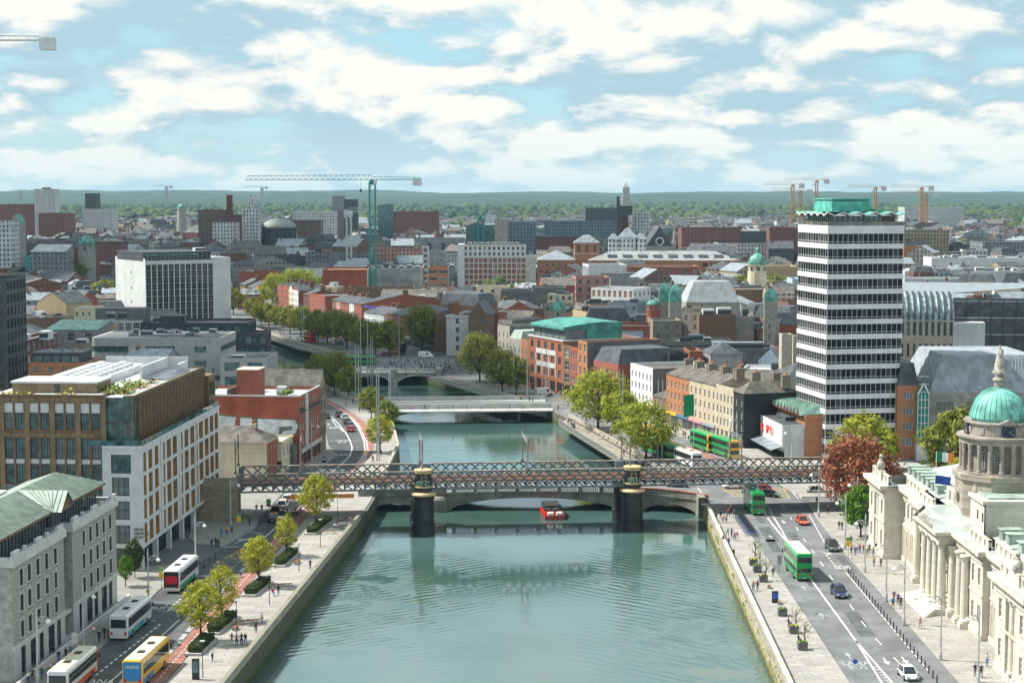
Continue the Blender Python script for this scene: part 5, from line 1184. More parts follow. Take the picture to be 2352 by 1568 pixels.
 block(25,64.5,2.0,HC,win2([27.0,31.0,34.6,52.2,59.5,62.6]),12,recess=(36.6,51.0,.9,10.5))
 for x in(39.2,42.5,45.9,49.2):col(x,.3,1.0,10.4,.66)
 for x in(37.0,50.6,54.6,57.4,29.0):col(x,1.5)
 block(64.5,78,3.0,HC,[(65.5+i*2.6,66.7+i*2.6,7.4,10.0)for i in range(5)],10,arches=[66.1+i*2.6 for i in range(5)])
 block(78,92,0,HC,win2([80.0,89.0]),14,recess=(82.4,86.8,.9,10.3));col(83.5,.7);col(85.7,.7)
 # portico entablature and pediment, steps
 b=MB();b.box(38.0,-.5,10.4,50.5,2.6,HC-.35);b.build('entablature',[PORT],t)
 b=MB();b.box(37.4,-1.2,HC-.34,51.1,2.6,HC+.1);b.add([(37.4,-1.2,HC+.1),(51.1,-1.2,HC+.1),(44.25,-1.2,HC+2.9),(37.4,5,HC+.1),(51.1,5,HC+.1),(44.25,5,HC+2.9)],[(0,2,5,3),(2,1,4,5)],1)
 b.add([(38.4,-.9,HC+.15),(50.1,-.9,HC+.15),(44.25,-.9,HC+2.5)],[(0,1,2)],0);b.build('pediment',[PORT,LEAD],t)
 tymp=MB();rr=random.Random(2)
 for i in range(16):
  x=40.5+i*.5;tymp.lathe([(.05,HC+.2),(.28,HC+.4),(.2,HC+.8+.05*(8-abs(8-i))),(.08,HC+1.0+.07*(8-abs(8-i)))],6,(x,-1.0))
 o=tymp.build('tympanum_sculpture',[STATM],t);o['kind']='stuff'
 for i in range(6):k=MB();k.box(38.2-i*.35,-1.0-i*.38,0.1,50.3+i*.35,-.62-i*.38,1.0-i*.16);k.build('step',[PORT],t)
 k=MB();k.box(38.2,-.62,.1,50.3,3.6,1.0);k.build('porch_floor',[PORT],t)
 # attic over the centre and balustrades
 b=MB();wall_holes(b,T0(34.0,4.6),21.0,HC+.2,16.9,[(2.0+i*2.6-.4,2.0+i*2.6+.4,14.2,15.6)for i in(0,1,6,7)],.2);b.box(34,4.81,HC+.2,55,13,16.9);b.box(33.7,4.3,16.9,55.3,13.3,17.4);b.build('attic',[PORT],t)
 for i in(0,1,6,7):link('window',win_mesh(.8,1.4,1,1,GL,FRD,.05),t,(36.0+i*2.6,4.78,14.9))
 k=MB();k.box(35,5.4,17.41,54,12.4,17.7);k.build('roof',[LEADG],t)
 for(a,c,y)in((-.2,12.2,.6),(12.2,25,3.6),(25,33.6,2.7),(55.4,64.5,2.7),(64.5,78,3.6),(77.8,92,.6)):
  k=MB();k.box(a,y,HC+.3,c,y+.35,HC+.7);k.box(a,y-.05,HC+1.45,c,y+.4,HC+1.7);k.box(a,y+.12,HC+.7,c,y+.23,HC+1.45);k.build('balustrade',[PORT],t)
  nn=max(2,int((c-a)/2.2))
  for i in range(nn+1):k=MB();x=a+(c-a-.4)*i/nn;k.box(x,y-.08,HC+.3,x+.4,y+.43,HC+1.75);k.build('balustrade_post',[PORT],t)
  # roofs behind
 for(a,c,y0,y1)in((.5,25,5.5,24),(26,33,5.5,24),(56,64,5.5,24),(65,92,5.5,24)):
  k=MB();k.add([(a,y0,HC+.4),(c,y0,HC+.4),(c-2,(y0+y1)/2,HC+2.4),(a+2,(y0+y1)/2,HC+2.4),(c,y1,HC+.4),(a,y1,HC+.4)],[(0,1,2,3),(1,4,2),(3,2,4,5),(0,3,5)]);rf=k.build('roof',[LEAD],t)
  nx_=int((c-a)/3.2)
  for i in range(nx_):k=MB();x=a+1.2+i*3.2;k.box(x,y0+.6,HC+.5,x+1.7,y0+2.6,HC+1.9);k.box(x-.1,y0+.4,HC+1.9,x+1.8,y0+3.6,HC+2.05);k.build('dormer',[LEADG],rf)
 b=MB();b.box(0,24,0,92,24.4,HC);b.quad((0,14,0),(0,24.2,0),(0,24.2,HC),(0,14,HC));b.build('rear_wall',[PORT],t)
 k=MB()
 for i in range(12):a0,a1=math.pi*i/12,math.pi*(i+1)/12;k.quad((20,14-3.5*math.cos(a0),HC+.6+1.8*math.sin(a0)),(30,14-3.5*math.cos(a0),HC+.6+1.8*math.sin(a0)),(30,14-3.5*math.cos(a1),HC+.6+1.8*math.sin(a1)),(20,14-3.5*math.cos(a1),HC+.6+1.8*math.sin(a1)))
 k.build('barrel_roof',[LEAD],t)
 return t
customs_house()
def dome():
 t=thing('domed_tower','stone clock tower with ribbed green copper dome over the classical building','tower',(70.2,249.5,0),0.0)
 b=MB();b.lathe([(6.0,11.5),(6.0,19.0),(6.35,19.1),(6.35,19.9),(5.9,20.1)],8,(0,0),a0=math.pi/8);b.build('base',[DIRTS],t)
 for a in(-math.pi/2,math.pi):o=disc(.75,None,False).build('oculus',[FRB],t,(5.6*math.cos(a)*1.0,5.58*math.sin(a),16.2));o.rotation_euler=(0,0,a+math.pi/2)
 b=MB();b.lathe([(4.15,20.1),(4.15,24.3)],32);b.build('drum',[DRUMS],t)
 cm=MB();cm.lathe([(.42,0),(.42,.3),(.33,.4),(.3,3.4),(.36,3.5),(.42,4.0)],10);CM=cm.mesh('column',[DRUMS])
 for i in range(20):
  if i%5==2 and False:continue
  a=2*math.pi*(i+.5)/20;link('column',CM,t,(5.1*math.cos(a),5.1*math.sin(a),20.25))
 b=MB();b.lathe([(5.75,20.1),(5.75,20.25)],32);b.lathe([(4.2,24.25),(5.5,24.25),(5.5,24.9),(5.9,25.1),(5.9,25.35),(4.6,25.4)],32);b.build('entablature',[DRUMS],t)
 b=MB();b.lathe([(4.5,25.35),(4.45,27.0),(4.75,27.1),(4.75,27.3),(4.2,27.4)],32);b.build('upper_drum',[DRUMS],t)
 for i in range(12):
  a=2*math.pi*(i+.5)/12;o=link('window',win_mesh(.55,.75,2,2,GL,FRW,.05),t,(4.52*math.cos(a),4.52*math.sin(a),26.2),a+math.pi/2)
  o=link('window',win_mesh(.8,2.1,2,5,GL,FRW,.05),t,(4.22*math.cos(a),4.22*math.sin(a),21.7),a+math.pi/2)
  o=disc(.32,None,True,12,.03).build('round_window',[FRW,GL],t,(4.2*math.cos(a),4.2*math.sin(a),23.5));o.rotation_euler=(0,0,a+math.pi/2)
 CLK=mat('clock_blue',(.01,.03,.07),var=0);GILT=mat('gilt_hand',(.75,.55,.2),var=0,rough=.3,metal=.5)
 for a in(-math.pi/2+.05,math.pi):
  c=disc(1.05,None,False,24,.15).build('clock_face',[CLK],t,(4.55*math.cos(a),4.55*math.sin(a),26.2));c.rotation_euler=(0,0,a+math.pi/2)
  k=MB()
  for i in range(12):q=2*math.pi*i/12;k.bar((.72*math.sin(q),-.17,.72*math.cos(q)),(.95*math.sin(q),-.17,.95*math.cos(q)),.06,.03)
  k.build('numerals',[GILT],c)
  for q,L in((math.radians(70),.55),(math.radians(125),.85)):k=MB();k.bar((0,-.19,0),(L*math.sin(q),-.19,L*math.cos(q)),.09,.04);k.build('clock_hand',[GILT],c)
  k=MB();k.add([(-1.7,-.2,1.0),(1.7,-.2,1.0),(0,-.2,1.75),(-1.7,.5,1.0),(1.7,.5,1.0),(0,.5,1.75)],[(0,1,2),(0,2,5,3),(2,1,4,5),(0,3,4,1)]);k.build('clock_pediment',[DRUMS],c)
 DOMC=mat('dome_copper',(.17,.46,.385),var=.2,scale=.7,rough=.6,streak=.45)
 prof=[(4.05*math.cos(a)**.9,27.4+4.75*math.sin(a))for a in[math.pi/2*i/12 for i in range(12)]]+[(.62,32.15)]
 b=MB();b.lathe(prof,40);dm=b.build('dome',[DOMC],t,smooth=True)
 for i in range(32):
  a=2*math.pi*i/32;k=MB();k.tube([((r+.03)*math.cos(a),(r+.03)*math.sin(a),z)for r,z in prof],.055,4);k.build('dome_rib',[DOMC],dm)
 b=MB();b.lathe([(.75,32.0),(.7,33.0),(.95,33.1),(.95,33.35),(.65,33.5),(.6,34.0),(.45,34.1)],16);b.build('lantern',[DIRTS],t)
dome()
statue('tall stone figure on top of the green copper dome',(70.2,249.5,34.45),R(-70),2.15)
for i,(x,w_)in enumerate(((40.4,'farthest'),(42.9,'second farthest'),(45.4,'second nearest'),(47.9,'nearest'))):statue('stone statue above the portico, %s of the four in the row'%w_,(61+5.2,294-x,17.75),-math.pi/2,1.5,'statues above the portico')
for x,lab in((6.0,'carved stone coat of arms group above the far end pavilion'),(85.0,'carved stone coat of arms group above the near end pavilion')):
 t=thing('stone_coat_of_arms',lab,'sculpture',(61.6,294-x,12.4),-math.pi/2)
 k=MB();k.box(-1.6,-.3,0,1.6,.5,1.6);k.build('plinth',[PORT],t)
 k=MB();k.lathe([(.5,1.6),(.72,2.0),(.66,2.7),(.3,3.2)],12);k.build('shield',[STATM],t,smooth=True)
 k=MB();k.lathe([(.2,3.1),(.34,3.3),(.22,3.5),(.36,3.9),(.3,4.0),(.1,4.2)],10);k.build('crown',[STATM],t)
 for sx in(-1,1):o=link('supporter',STAT,t,(sx*.95,0,1.6));o.scale=(.85,.85,.95);o.rotation_euler=(0,.12*-sx,sx*1.2)
 # ------------------------------------------------------------------ tall white banded tower
def tower():
 W,D=17.9,18.6;t=thing('office_tower','tall white banded office tower with black ribbon windows and folded green roof','tower',(70.4,388.5,0),R(11))
 WB=mat('tower_white',(.70,.71,.72),var=.05,scale=.3,streak=.12);H=52.7
 b=MB();b.box(.35,.35,0,W-.35,D-.35,H-1.0,0);b.quad((0,0,H-.4),(W,0,H-.4),(W,D,H-.4),(0,D,H-.4),1);b.build('core',[FRD,FELT],t)
 tops=[50.9-3.37*i for i in range(15)]
 for i,z in enumerate(tops):
  lo=z+1.12 if i else H;
 zs=[H]+[z-2.25 for z in tops];za=[tops[0]]+tops[1:]+[.4]
 for i in range(16):
  z1=zs[i];z0=za[i]if i<15 else 0.3
  k=MB();k.box(-.12,-.12,z0,W+.12,.34,z1);k.box(-.12,.34,z0,.34,D+.12,z1);k.box(W-.34,.34,z0,W+.12,D+.12,z1);k.box(.34,D-.34,z0,W-.34,D+.12,z1);k.build('spandrel_band',[WB],t)
 glm=glassm('tower_glass',(.010,.009,.011),rough=.06,spec=.25,var=.10)
 def pane(w):
  q=MB();x=w/2;q.quad((-x,0,-1.1),(x,0,-1.1),(x,0,1.1),(-x,0,1.1),0)
  for(x0,z0,x1,z1)in((-x,-1.12,-x+.035,1.12),(x-.035,-1.12,x,1.12),(-x+.035,-.70,x-.035,-.63)):q.box(x0,-.06,z0,x1,-.001,z1,1)
  return q.mesh('window',[glm,WB])
 nf,nl=15,12;pf,pl=pane(W/nf),pane(D/nl);n=0;rest=MB()
 for j,z in enumerate(tops):
  for i in range(nf):link('window',pf,t,(W*(i+.5)/nf,.12,z-1.12));n+=1
 for j,z in enumerate(tops):
  for i in range(nl):
   if n<298:link('window',pl,t,(.12,D-D*(i+.5)/nl,z-1.12),-math.pi/2);n+=1
   else:
    rest.T=Matrix.Translation((.12,D-D*(i+.5)/nl,z-1.12))@Matrix.Rotation(-math.pi/2,4,'Z')
    for f,m_ in((MB(),0),):pass
    x=D/nl/2;rest.quad((-x,0,-1.1),(x,0,-1.1),(x,0,1.1),(-x,0,1.1),0)
    for(x0,z0,x1,z1)in((-x,-1.12,-x+.035,1.12),(x-.035,-1.12,x,1.12),(-x+.035,-.70,x-.035,-.63)):rest.box(x0,-.06,z0,x1,-.001,z1,1)
 rest.T=None;o=rest.build('window',[glm,WB],t);o['kind']='stuff'
 # crown
 b=MB();b.box(1.6,1.6,H-.4,W-1.6,D-1.6,54.9);b.build('crown_glazing',[GLT],t)
 for i in range(13):k=MB();x=1.6+i*(W-3.2)/12;k.box(x-.06,1.5,H-.4,x+.06,1.6,54.9);k.build('mullion',[FRD],t);k=MB();k.box(1.5,x-.06,H-.4,1.6,x+.06,54.9);k.build('mullion',[FRD],t)
 k=MB();k.box(W-4.5,1.4,H-.4,W-1.5,1.61,54.8);k.build('timber_screen',[FRB],t)
 k=MB();k.box(0,0,H,W,.06,H+.9);k.box(0,.06,H,.06,D,H+.9);k.build('railing',[glassm('rail_glass',(.12,.12,.1))],t)
 fold=MB();n=6;ov=.5
 def zig(p):return 55.1+(0 if p%2 else.7)
 m_=10;xs_=[-ov+(W+2*ov)*i/m_ for i in range(m_+1)];ys_=[-ov+(D+2*ov)*i/m_ for i in range(m_+1)]
 for i in range(m_):
  for(z,th_)in((0,0),):
   fold.quad((xs_[i],-ov,zig(i)),(xs_[i+1],-ov,zig(i+1)),(xs_[i+1],4,zig(i+1)+.1),(xs_[i],4,zig(i)+.1));fold.quad((xs_[i],-ov,zig(i)-.28),(xs_[i+1],-ov,zig(i+1)-.28),(xs_[i+1],-ov,zig(i+1)),(xs_[i],-ov,zig(i)),1);fold.quad((xs_[i],-ov,zig(i)-.28),(xs_[i+1],-ov,zig(i+1)-.28),(xs_[i+1],1.6,zig(i+1)-.28),(xs_[i],1.6,zig(i)-.28),2)
   fold.quad((-ov,ys_[i],zig(i)),(-ov,ys_[i+1],zig(i+1)),(4,ys_[i+1],zig(i+1)+.1),(4,ys_[i],zig(i)+.1));fold.quad((-ov,ys_[i],zig(i)-.28),(-ov,ys_[i+1],zig(i+1)-.28),(-ov,ys_[i+1],zig(i+1)),(-ov,ys_[i],zig(i)),1);fold.quad((-ov,ys_[i],zig(i)-.28),(-ov,ys_[i+1],zig(i+1)-.28),(1.6,ys_[i+1],zig(i+1)-.28),(1.6,ys_[i],zig(i)-.28),2)
 fold.quad((-ov+4,3,55.75),(W+ov,3,55.75),(W+ov,D+ov,55.75),(-ov+4,D+ov,55.75));fold.build('folded_canopy',[COPPER,WB,FRB],t)
 b=MB();b.box(2.4,4,55.6,11.6,D-3,58.2,0);b.box(2.2,3.8,58.45,11.8,D-2.8,58.75,0);b.box(2.7,4.3,58.2,11.3,D-3.3,58.45,1);b.build('penthouse',[mat('tower_copper',(.10,.42,.35),var=.16,scale=.5,streak=.3),FRD],t)
 b=MB();b.box(12.4,3,55.7,15,6,56.3);b.build('plant_box',[COPPER],t)
 # dark ground floor set back
 k=MB();k.box(1,1,0,W-1,1.1,.29);k.build('plinth',[CONCD],t)
 return t
tower()
# low white union hall with red lettering, folded copper roof behind
def siptu():
 t=thing('low_white_hall','low white hall with red SIPTU lettering at the foot of the tower','building',(57.6,416.0,0),R(-83.0));L,D=27.0,9.0
 b=MB();b.box(0,0,2.6,L,D,8.0,0,1);b.box(.6,1.2,0,L-1,D,2.6,2);b.build('wall',[WHITE,FELTD,GL],t)
 for j in range(3):link('window',win_mesh(5.6,1.5,4,1,GL,FRW,.08),t,(3.6,-.03,3.7+1.65*j))
 k=MB();k.box(L-14,2.5,8.0,L-6,7,8.9);k.build('roof_box',[FELTD],t)
 RED=mat('union_red',(.72,.04,.02),var=0)
 text_part('sign_lettering','SIPTU',2.6,RED,t,(16.5,-.06,5.3),(math.pi/2,0,0),.06)
 k=MB()
 for i in range(5):k.lathe([(.3,4.4+i*.38),(.42,4.6+i*.38),(.3,4.8+i*.38)],8,(10.6+.25*math.sin(i*2.1),-.12))
 k.build('hand_emblem',[RED],t)
 k=MB();k.add([(3,0,3.2),(L+.5,0,3.2),(L+.5,-2.6,2.4),(3,-2.6,2.4),(3,-2.6,2.2),(L+.5,-2.6,2.2)],[(0,3,2,1),(3,4,5,2)]);k.build('canopy',[ZINC],t)
 k=MB();k.box(L,.5,0,L+.05,D,7.9);k.build('side_cladding',[PALE],t)
 h=thing('folded_roof_hall','hall with pale green zigzag copper roof behind the low white hall','building',(60.5,421.0,0),R(-80.0));L2,D2=32.0,16.0
 b=MB();b.box(0,0,0,L2,D2,10.0,0);b.build('wall',[BRICKO],h)
 f=MB();n=14
 for i in range(n):
  x0,x1,xm=L2*i/n-.5,L2*(i+1)/n-.5,L2*(i+.5)/n-.5
  f.quad((x0,-1.2,10.0),(xm,-1.2,11.6),(xm,D2,12.6),(x0,D2,11.0));f.quad((xm,-1.2,11.6),(x1,-1.2,10.0),(x1,D2,11.0),(xm,D2,12.6));f.tri((x0,-1.1,10.02),(x1,-1.1,10.02),(xm,-1.1,11.5),1)
 f.build('folded_roof',[COPPERD,BRICKD],h)
siptu()
# ------------------------------------------------------------------ terrace along the north quay
QY=-72.9
def terrace(s0,s1,H,wall,label,name='terrace_house',cols=3,floors=3,gf=None,roof='gable',rh=2.2,D=12,side=None,chim=True,roofm=SLATEB,w=.95,hh=1.75,dz=2.9,z=4.0,frame=FRW,trim=None,depthoff=0,P=(40.3,452.7),yaw=QY,extra=None,shop=True,cm=STONEB):
 c,s_=math.cos(R(yaw)),math.sin(R(yaw));loc=(P[0]+c*s0-s_*depthoff,P[1]+s_*s0+c*depthoff);W=s1-s0
 wins={'f':[dict(n=cols,m=floors,w=w,h=hh,z=z,dz=dz,nx=2,ny=2,sill=.12,frame=frame)]}
 if extra:wins['f'].append(extra)
 t=building(name,label,'building',loc,yaw,W,D,H,wall,roof=roof,roofm=roofm,rh=rh,wins=wins,sidewall=side or wall,trim=trim,chim=[(0.6,D*.5,H+rh*.9,.9,2.2,1.6,cm,3),(W-.6,D*.5,H+rh*.9,.9,2.2,1.6,cm,3)]if chim else(),ov=.15)
 if shop:
  k=MB();k.box(.2,-.35,2.7,W-.2,-.01,3.45);k.build('shop_fascia',[gf or mat('fascia_blue',(.08,.18,.32),var=.05)],t)
  n=max(1,int(W/2.6))
  for i in range(n):link('shopfront',win_mesh(W/n-.5,2.2,2,1,GL,FRD,.09),t,(W*(i+.5)/n,-.04,1.45))
 return t
F_=lambda n,c:mat('fascia_'+n,c,var=.06)
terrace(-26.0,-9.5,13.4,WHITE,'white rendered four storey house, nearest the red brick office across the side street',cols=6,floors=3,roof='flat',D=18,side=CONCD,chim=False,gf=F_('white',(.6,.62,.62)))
gt=terrace(-9.5,0.1,6.4,BRICKB,'low gap house with slate pitched roof between the white and orange brick houses',cols=2,floors=1,z=3.9,hh=1.4,D=9,chim=False,rh=1.8,gf=F_('pale',(.5,.55,.6)))
terrace(0.1,7.8,13.1,BRICKO,'orange brick terrace house with yellow shop fascia',cols=3,floors=3,gf=F_('yellow',(.62,.44,.05)))
terrace(7.8,15.5,13.1,BRICKO,'orange brick terrace house with blue shop fascia',cols=3,floors=3)
TANW=courses('brick_buff',(.50,.42,.30),.45,.15,mcol=(.5,.44,.34),streak=.2)
terrace(15.5,24.0,13.2,TANW,'buff brick terrace house with pink shop fascia',cols=3,floors=3,gf=F_('pink',(.55,.28,.30)))
terrace(24.0,32.1,13.3,TANW,'buff brick terrace house with grey shop fascia beside the stone house',cols=3,floors=3,gf=F_('grey',(.3,.33,.36)))
STV=courses('stone_buff_rustic',(.54,.47,.36),.8,.35,mortar=.03,streak=.35)
terrace(32.1,42.4,13.6,STV,'ornate banded buff stone house between buff brick and black houses',cols=5,floors=3,roof='flat',shop=False,w=.9,extra=dict(n=4,m=1,w=1.5,h=2.4,z=.6,dz=3,nx=2,ny=1))
BLKP=mat('black_paint',(.018,.02,.024),var=.15,scale=.3,streak=.2)
terrace(42.4,48.4,13.0,BLKP,'black painted corner house with blank side wall',cols=2,floors=3,roof='hip',rh=2.6,D=22,gf=F_('black',(.02,.02,.02)),chim=True)
# lettering on the shaded gable of the white house
t=[o for o in bpy.data.objects if o.get('label','').startswith('white rendered four')][0]
WL=mat('mural_white',(.7,.7,.68),var=0)
for s_,z,sz in(('GRIF',6.2,2.6),('RO',4.4,2.4)):text_part('mural_lettering',s_,sz,WL,t,(16.55,7.0,z),(math.pi/2,0,math.pi/2),.02)
# ---- second stretch: brick offices with copper roof and narrow houses
P2=(14.8,517.0);Y2=math.degrees(math.atan2(-39.4,17.9))
def grb():
 s0,s1,H=-23.0,1.0,16.4;c,s_=math.cos(R(Y2)),math.sin(R(Y2));W=s1-s0
 rr=dict(n=5,m=3,w=2.0,h=2.2,z=5.0,dz=3.9,nx=3,ny=2,glass=GLT,frame=FRD)
 t=building('brick_office','red brick office with turquoise copper barrel roof and grey stone centre','building',(P2[0]+c*s0,P2[1]+s_*s0),Y2,W,26,H,courses('brick_rose',(.36,.13,.075),.45,.15,streak=.2),wins={'f':[rr,dict(n=5,m=1,w=3.4,h=3.0,z=.5,dz=3,nx=2,ny=2,glass=GL,frame=FRD)]},trim=PALE,bands=[(H-.5,.5,.25,PALE)])
 k=MB()
 for z in(7.35,11.2):k.box(4.9,-.1,z,19.1,-.005,z+1.5)
 for x in(4.9,9.2,14.0,18.7):k.box(x,-.1,4.4,x+.4,-.006,12.7)
 k.build('stone_panel',[PALE],t);TQ=mat('turquoise_copper',(.06,.27,.23),var=.2,scale=.4,streak=.4)
 g=MB();g.box(1.2,1.4,H-.9,W-1.0,20,H+2.85);g.build('attic_glazing',[GL],t)
 for i in range(6):k=MB();x=1.2+i*(W-2.4)/5;k.box(x-.12,1.2,H-.9,x+.12,1.4,H+3.4);k.build('attic_post',[TQ],t)
 n=10;r=MB();prof=[(.2,H+2.8),(.2,H+3.3)]+[(.3+19.7*i/n,H+3.3+1.7*math.sin(math.pi*min(1,i/n*.62+.06)))for i in range(n+1)]+[(20,H+2.8)]
 r.extr(prof,'x',.2,W-.4);r.box(W-.9,8,H-.9,W-.39,20,H+3.4);r.build('copper_roof',[TQ],t)
grb()
gs=mat('stone_grey_panel',(.40,.42,.43),var=.08)
terrace(1.0,6.0,15.1,BRICKB,'narrow brown brick house with white bay windows beside the copper roofed office',cols=1,floors=3,w=2.8,hh=2.6,dz=3.7,z=4.0,P=P2,yaw=Y2,roof='flat',D=14,chim=False,gf=F_('black',(.02,.02,.02)))
terrace(6.0,11.0,14.9,BRICK,'narrow red brick house with plain parapet, second from the copper roofed office',cols=3,floors=3,w=.9,hh=2.2,dz=3.7,z=4.0,P=P2,yaw=Y2,roof='flat',D=14,chim=False,gf=F_('black',(.02,.02,.02)))
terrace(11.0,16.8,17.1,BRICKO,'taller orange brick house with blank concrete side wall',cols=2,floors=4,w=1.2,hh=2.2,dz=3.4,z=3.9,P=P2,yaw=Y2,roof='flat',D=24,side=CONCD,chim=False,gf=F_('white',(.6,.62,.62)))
terrace(21.0,36.0,12.2,BRICK,'red brick office with white window surrounds and dark mansard roof',cols=6,floors=2,w=1.2,hh=2.3,dz=3.9,z=4.3,P=P2,yaw=Y2,roof='mansard',rh=4.0,roofm=SLATE,D=20,chim=False,shop=False,extra=dict(n=5,m=1,w=1.6,h=2.2,z=.6,dz=3))
terrace(-29.0,-23.2,14.6,BRICKO,'small orange brick shop house at the far side of the copper roofed office',cols=2,floors=3,P=P2,yaw=Y2,roof='flat',D=14,chim=False,gf=F_('black',(.02,.02,.02)))
terrace(-37.5,-29.0,14.3,STONE,'ornate stone fronted shop house with green roof, two doors beyond the copper roofed office',cols=3,floors=3,P=P2,yaw=Y2,roof='mansard',rh=2.5,roofm=LEADG,D=14,chim=False,gf=F_('black',(.02,.02,.02)))
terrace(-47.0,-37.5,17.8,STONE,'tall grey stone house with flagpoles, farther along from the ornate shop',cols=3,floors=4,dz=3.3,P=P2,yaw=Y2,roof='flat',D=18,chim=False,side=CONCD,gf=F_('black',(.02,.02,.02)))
# ------------------------------------------------------------------ middle distance
def facade(name,col,win=(0.05,0.06,0.07),px=2.6,pz=3.1,fx=.42,fz=.55,var=.12):
 """far walls: windows too small to pick apart"""
 if name in MATS:return MATS[name]
 m=mat(name,col,var=var,scale=.2,streak=.25);nt=m.node_tree;b=nt.nodes['Principled BSDF'];src=b.inputs['Base Color'].links[0].from_socket
 tc=N(nt,'ShaderNodeTexCoord');s_=N(nt,'ShaderNodeSeparateXYZ');nt.links.new(tc.outputs['Object'],s_.inputs[0])
 nz=N(nt,'ShaderNodeNewGeometry');sn=N(nt,'ShaderNodeSeparateXYZ');nt.links.new(nz.outputs['Normal'],sn.inputs[0])
 u=math_n(nt,'FRACT',math_n(nt,'MULTIPLY',math_n(nt,'ADD',math_n(nt,'ADD',s_.outputs[0],s_.outputs[1]),100.0),1/px));v=math_n(nt,'FRACT',math_n(nt,'MULTIPLY',math_n(nt,'ADD',s_.outputs[2],.4),1/pz))
 k=math_n(nt,'MULTIPLY',math_n(nt,'LESS_THAN',math_n(nt,'ABSOLUTE',math_n(nt,'SUBTRACT',u,.5)),fx/2),math_n(nt,'LESS_THAN',math_n(nt,'ABSOLUTE',math_n(nt,'SUBTRACT',v,.55)),fz/2))
 k=math_n(nt,'MULTIPLY',k,math_n(nt,'LESS_THAN',math_n(nt,'ABSOLUTE',sn.outputs[2]),.5))
 nt.links.new(mixc(nt,k,src,win),b.inputs['Base Color']);return m
FB_={k:facade('far_'+k,c)for k,c in dict(red=(.22,.075,.055),brown=(.19,.115,.08),tan=(.40,.31,.20),white=(.62,.63,.62),grey=(.22,.23,.235),dark=(.07,.08,.09),pink=(.42,.22,.18),blue=(.17,.23,.27),cream=(.55,.48,.36),stone=(.28,.26,.23)).items()}
GSTRIP=dict(nx=3,ny=1,glass=GLT,frame=FRG)
def W_(p,dz,w,h,**o):return(p,dz,w,h,o)
# --- south bank, left of the picture
BX('glass_tower','black glass tower at the left edge behind the bronze framed block','building',-60,13,640,36,0,20,DARKP,roofm=FELTD,ws={'r':W_(3,3.6,2.4,2.6,nx=2,ny=1,glass=GLB,frame=FRD),'f':W_(3,3.6,2.4,2.6,nx=2,ny=1,glass=GLB,frame=FRD)})
BX('brick_block','dark brick block with tall paired windows in the shade at left','building',14,60,781,16,-3,30,BRICKD,roofm=FELT,cop=PALE,ws={'f':W_(4.0,3.5,1.9,2.5,n=2,nx=2,ny=2),'r':W_(5,3.5,2.8,2.4,nx=3,ny=2)},units=[(1,8,15.1,3,3,2),(6,12,15.1,3,5,2.6)])
t=BX('brick_block','orange brick block with black glazed attic storey','building',66,196,832,12,-2,16,BRICKO,roofm=FELTD,cop=PALE,ws={'f':W_(3.4,3.2,1.4,1.8)})
b=MB();b.box(.8,1.2,11.1,14.6,12,14.4);b.box(.4,.8,14.4,15.0,12.4,14.7);b.build('attic',[DARKP],t)
for i in range(5):link('window',win_mesh(2.2,1.7,3,1,GLT,FRD,.07),t,(2.3+i*2.7,1.17,12.9))
for x in(4,8,11):k=MB();k.lathe([(1.0,14.7),(0.05,15.6)],4,(x,7),a0=.78);k.build('roof_light',[GLT],t)
BX('grey_building','grey rendered block with pale green copper roof and big white framed windows','building',104,222,757,13,-4,18,mat('render_mauve',(.27,.25,.25),var=.1,streak=.3),roof='mono',roofm=COPPERD,rh=2.2,ws={'f':W_(4.6,4,2.4,2.8,m=2,nx=3,ny=2)})
BX('cream_building','plain cream rendered block with three small windows per floor','building',169,212,708,16,-3,16,CREAM,ws={'f':W_(2.6,3.2,.9,1.5,n=3)},units=[(1,2,15.1,5,2,1.2)])
t=BX('grey_building','grey block with white pilasters and rooftop chillers beside the cream block','building',212,322,736,13.5,-3,18,PALE,ws={'f':W_(3.0,4.4,2.2,3.6,n=6,nx=3,ny=3,glass=GL)})
for i in range(2):unit(t,4+i*4.2,4,13,3.6,2.2,3.6,WPLANT,'chiller')
b=MB();b.box(0,4,12.6,18,14,17.6);b.build('upper_storey',[CONCD],t)
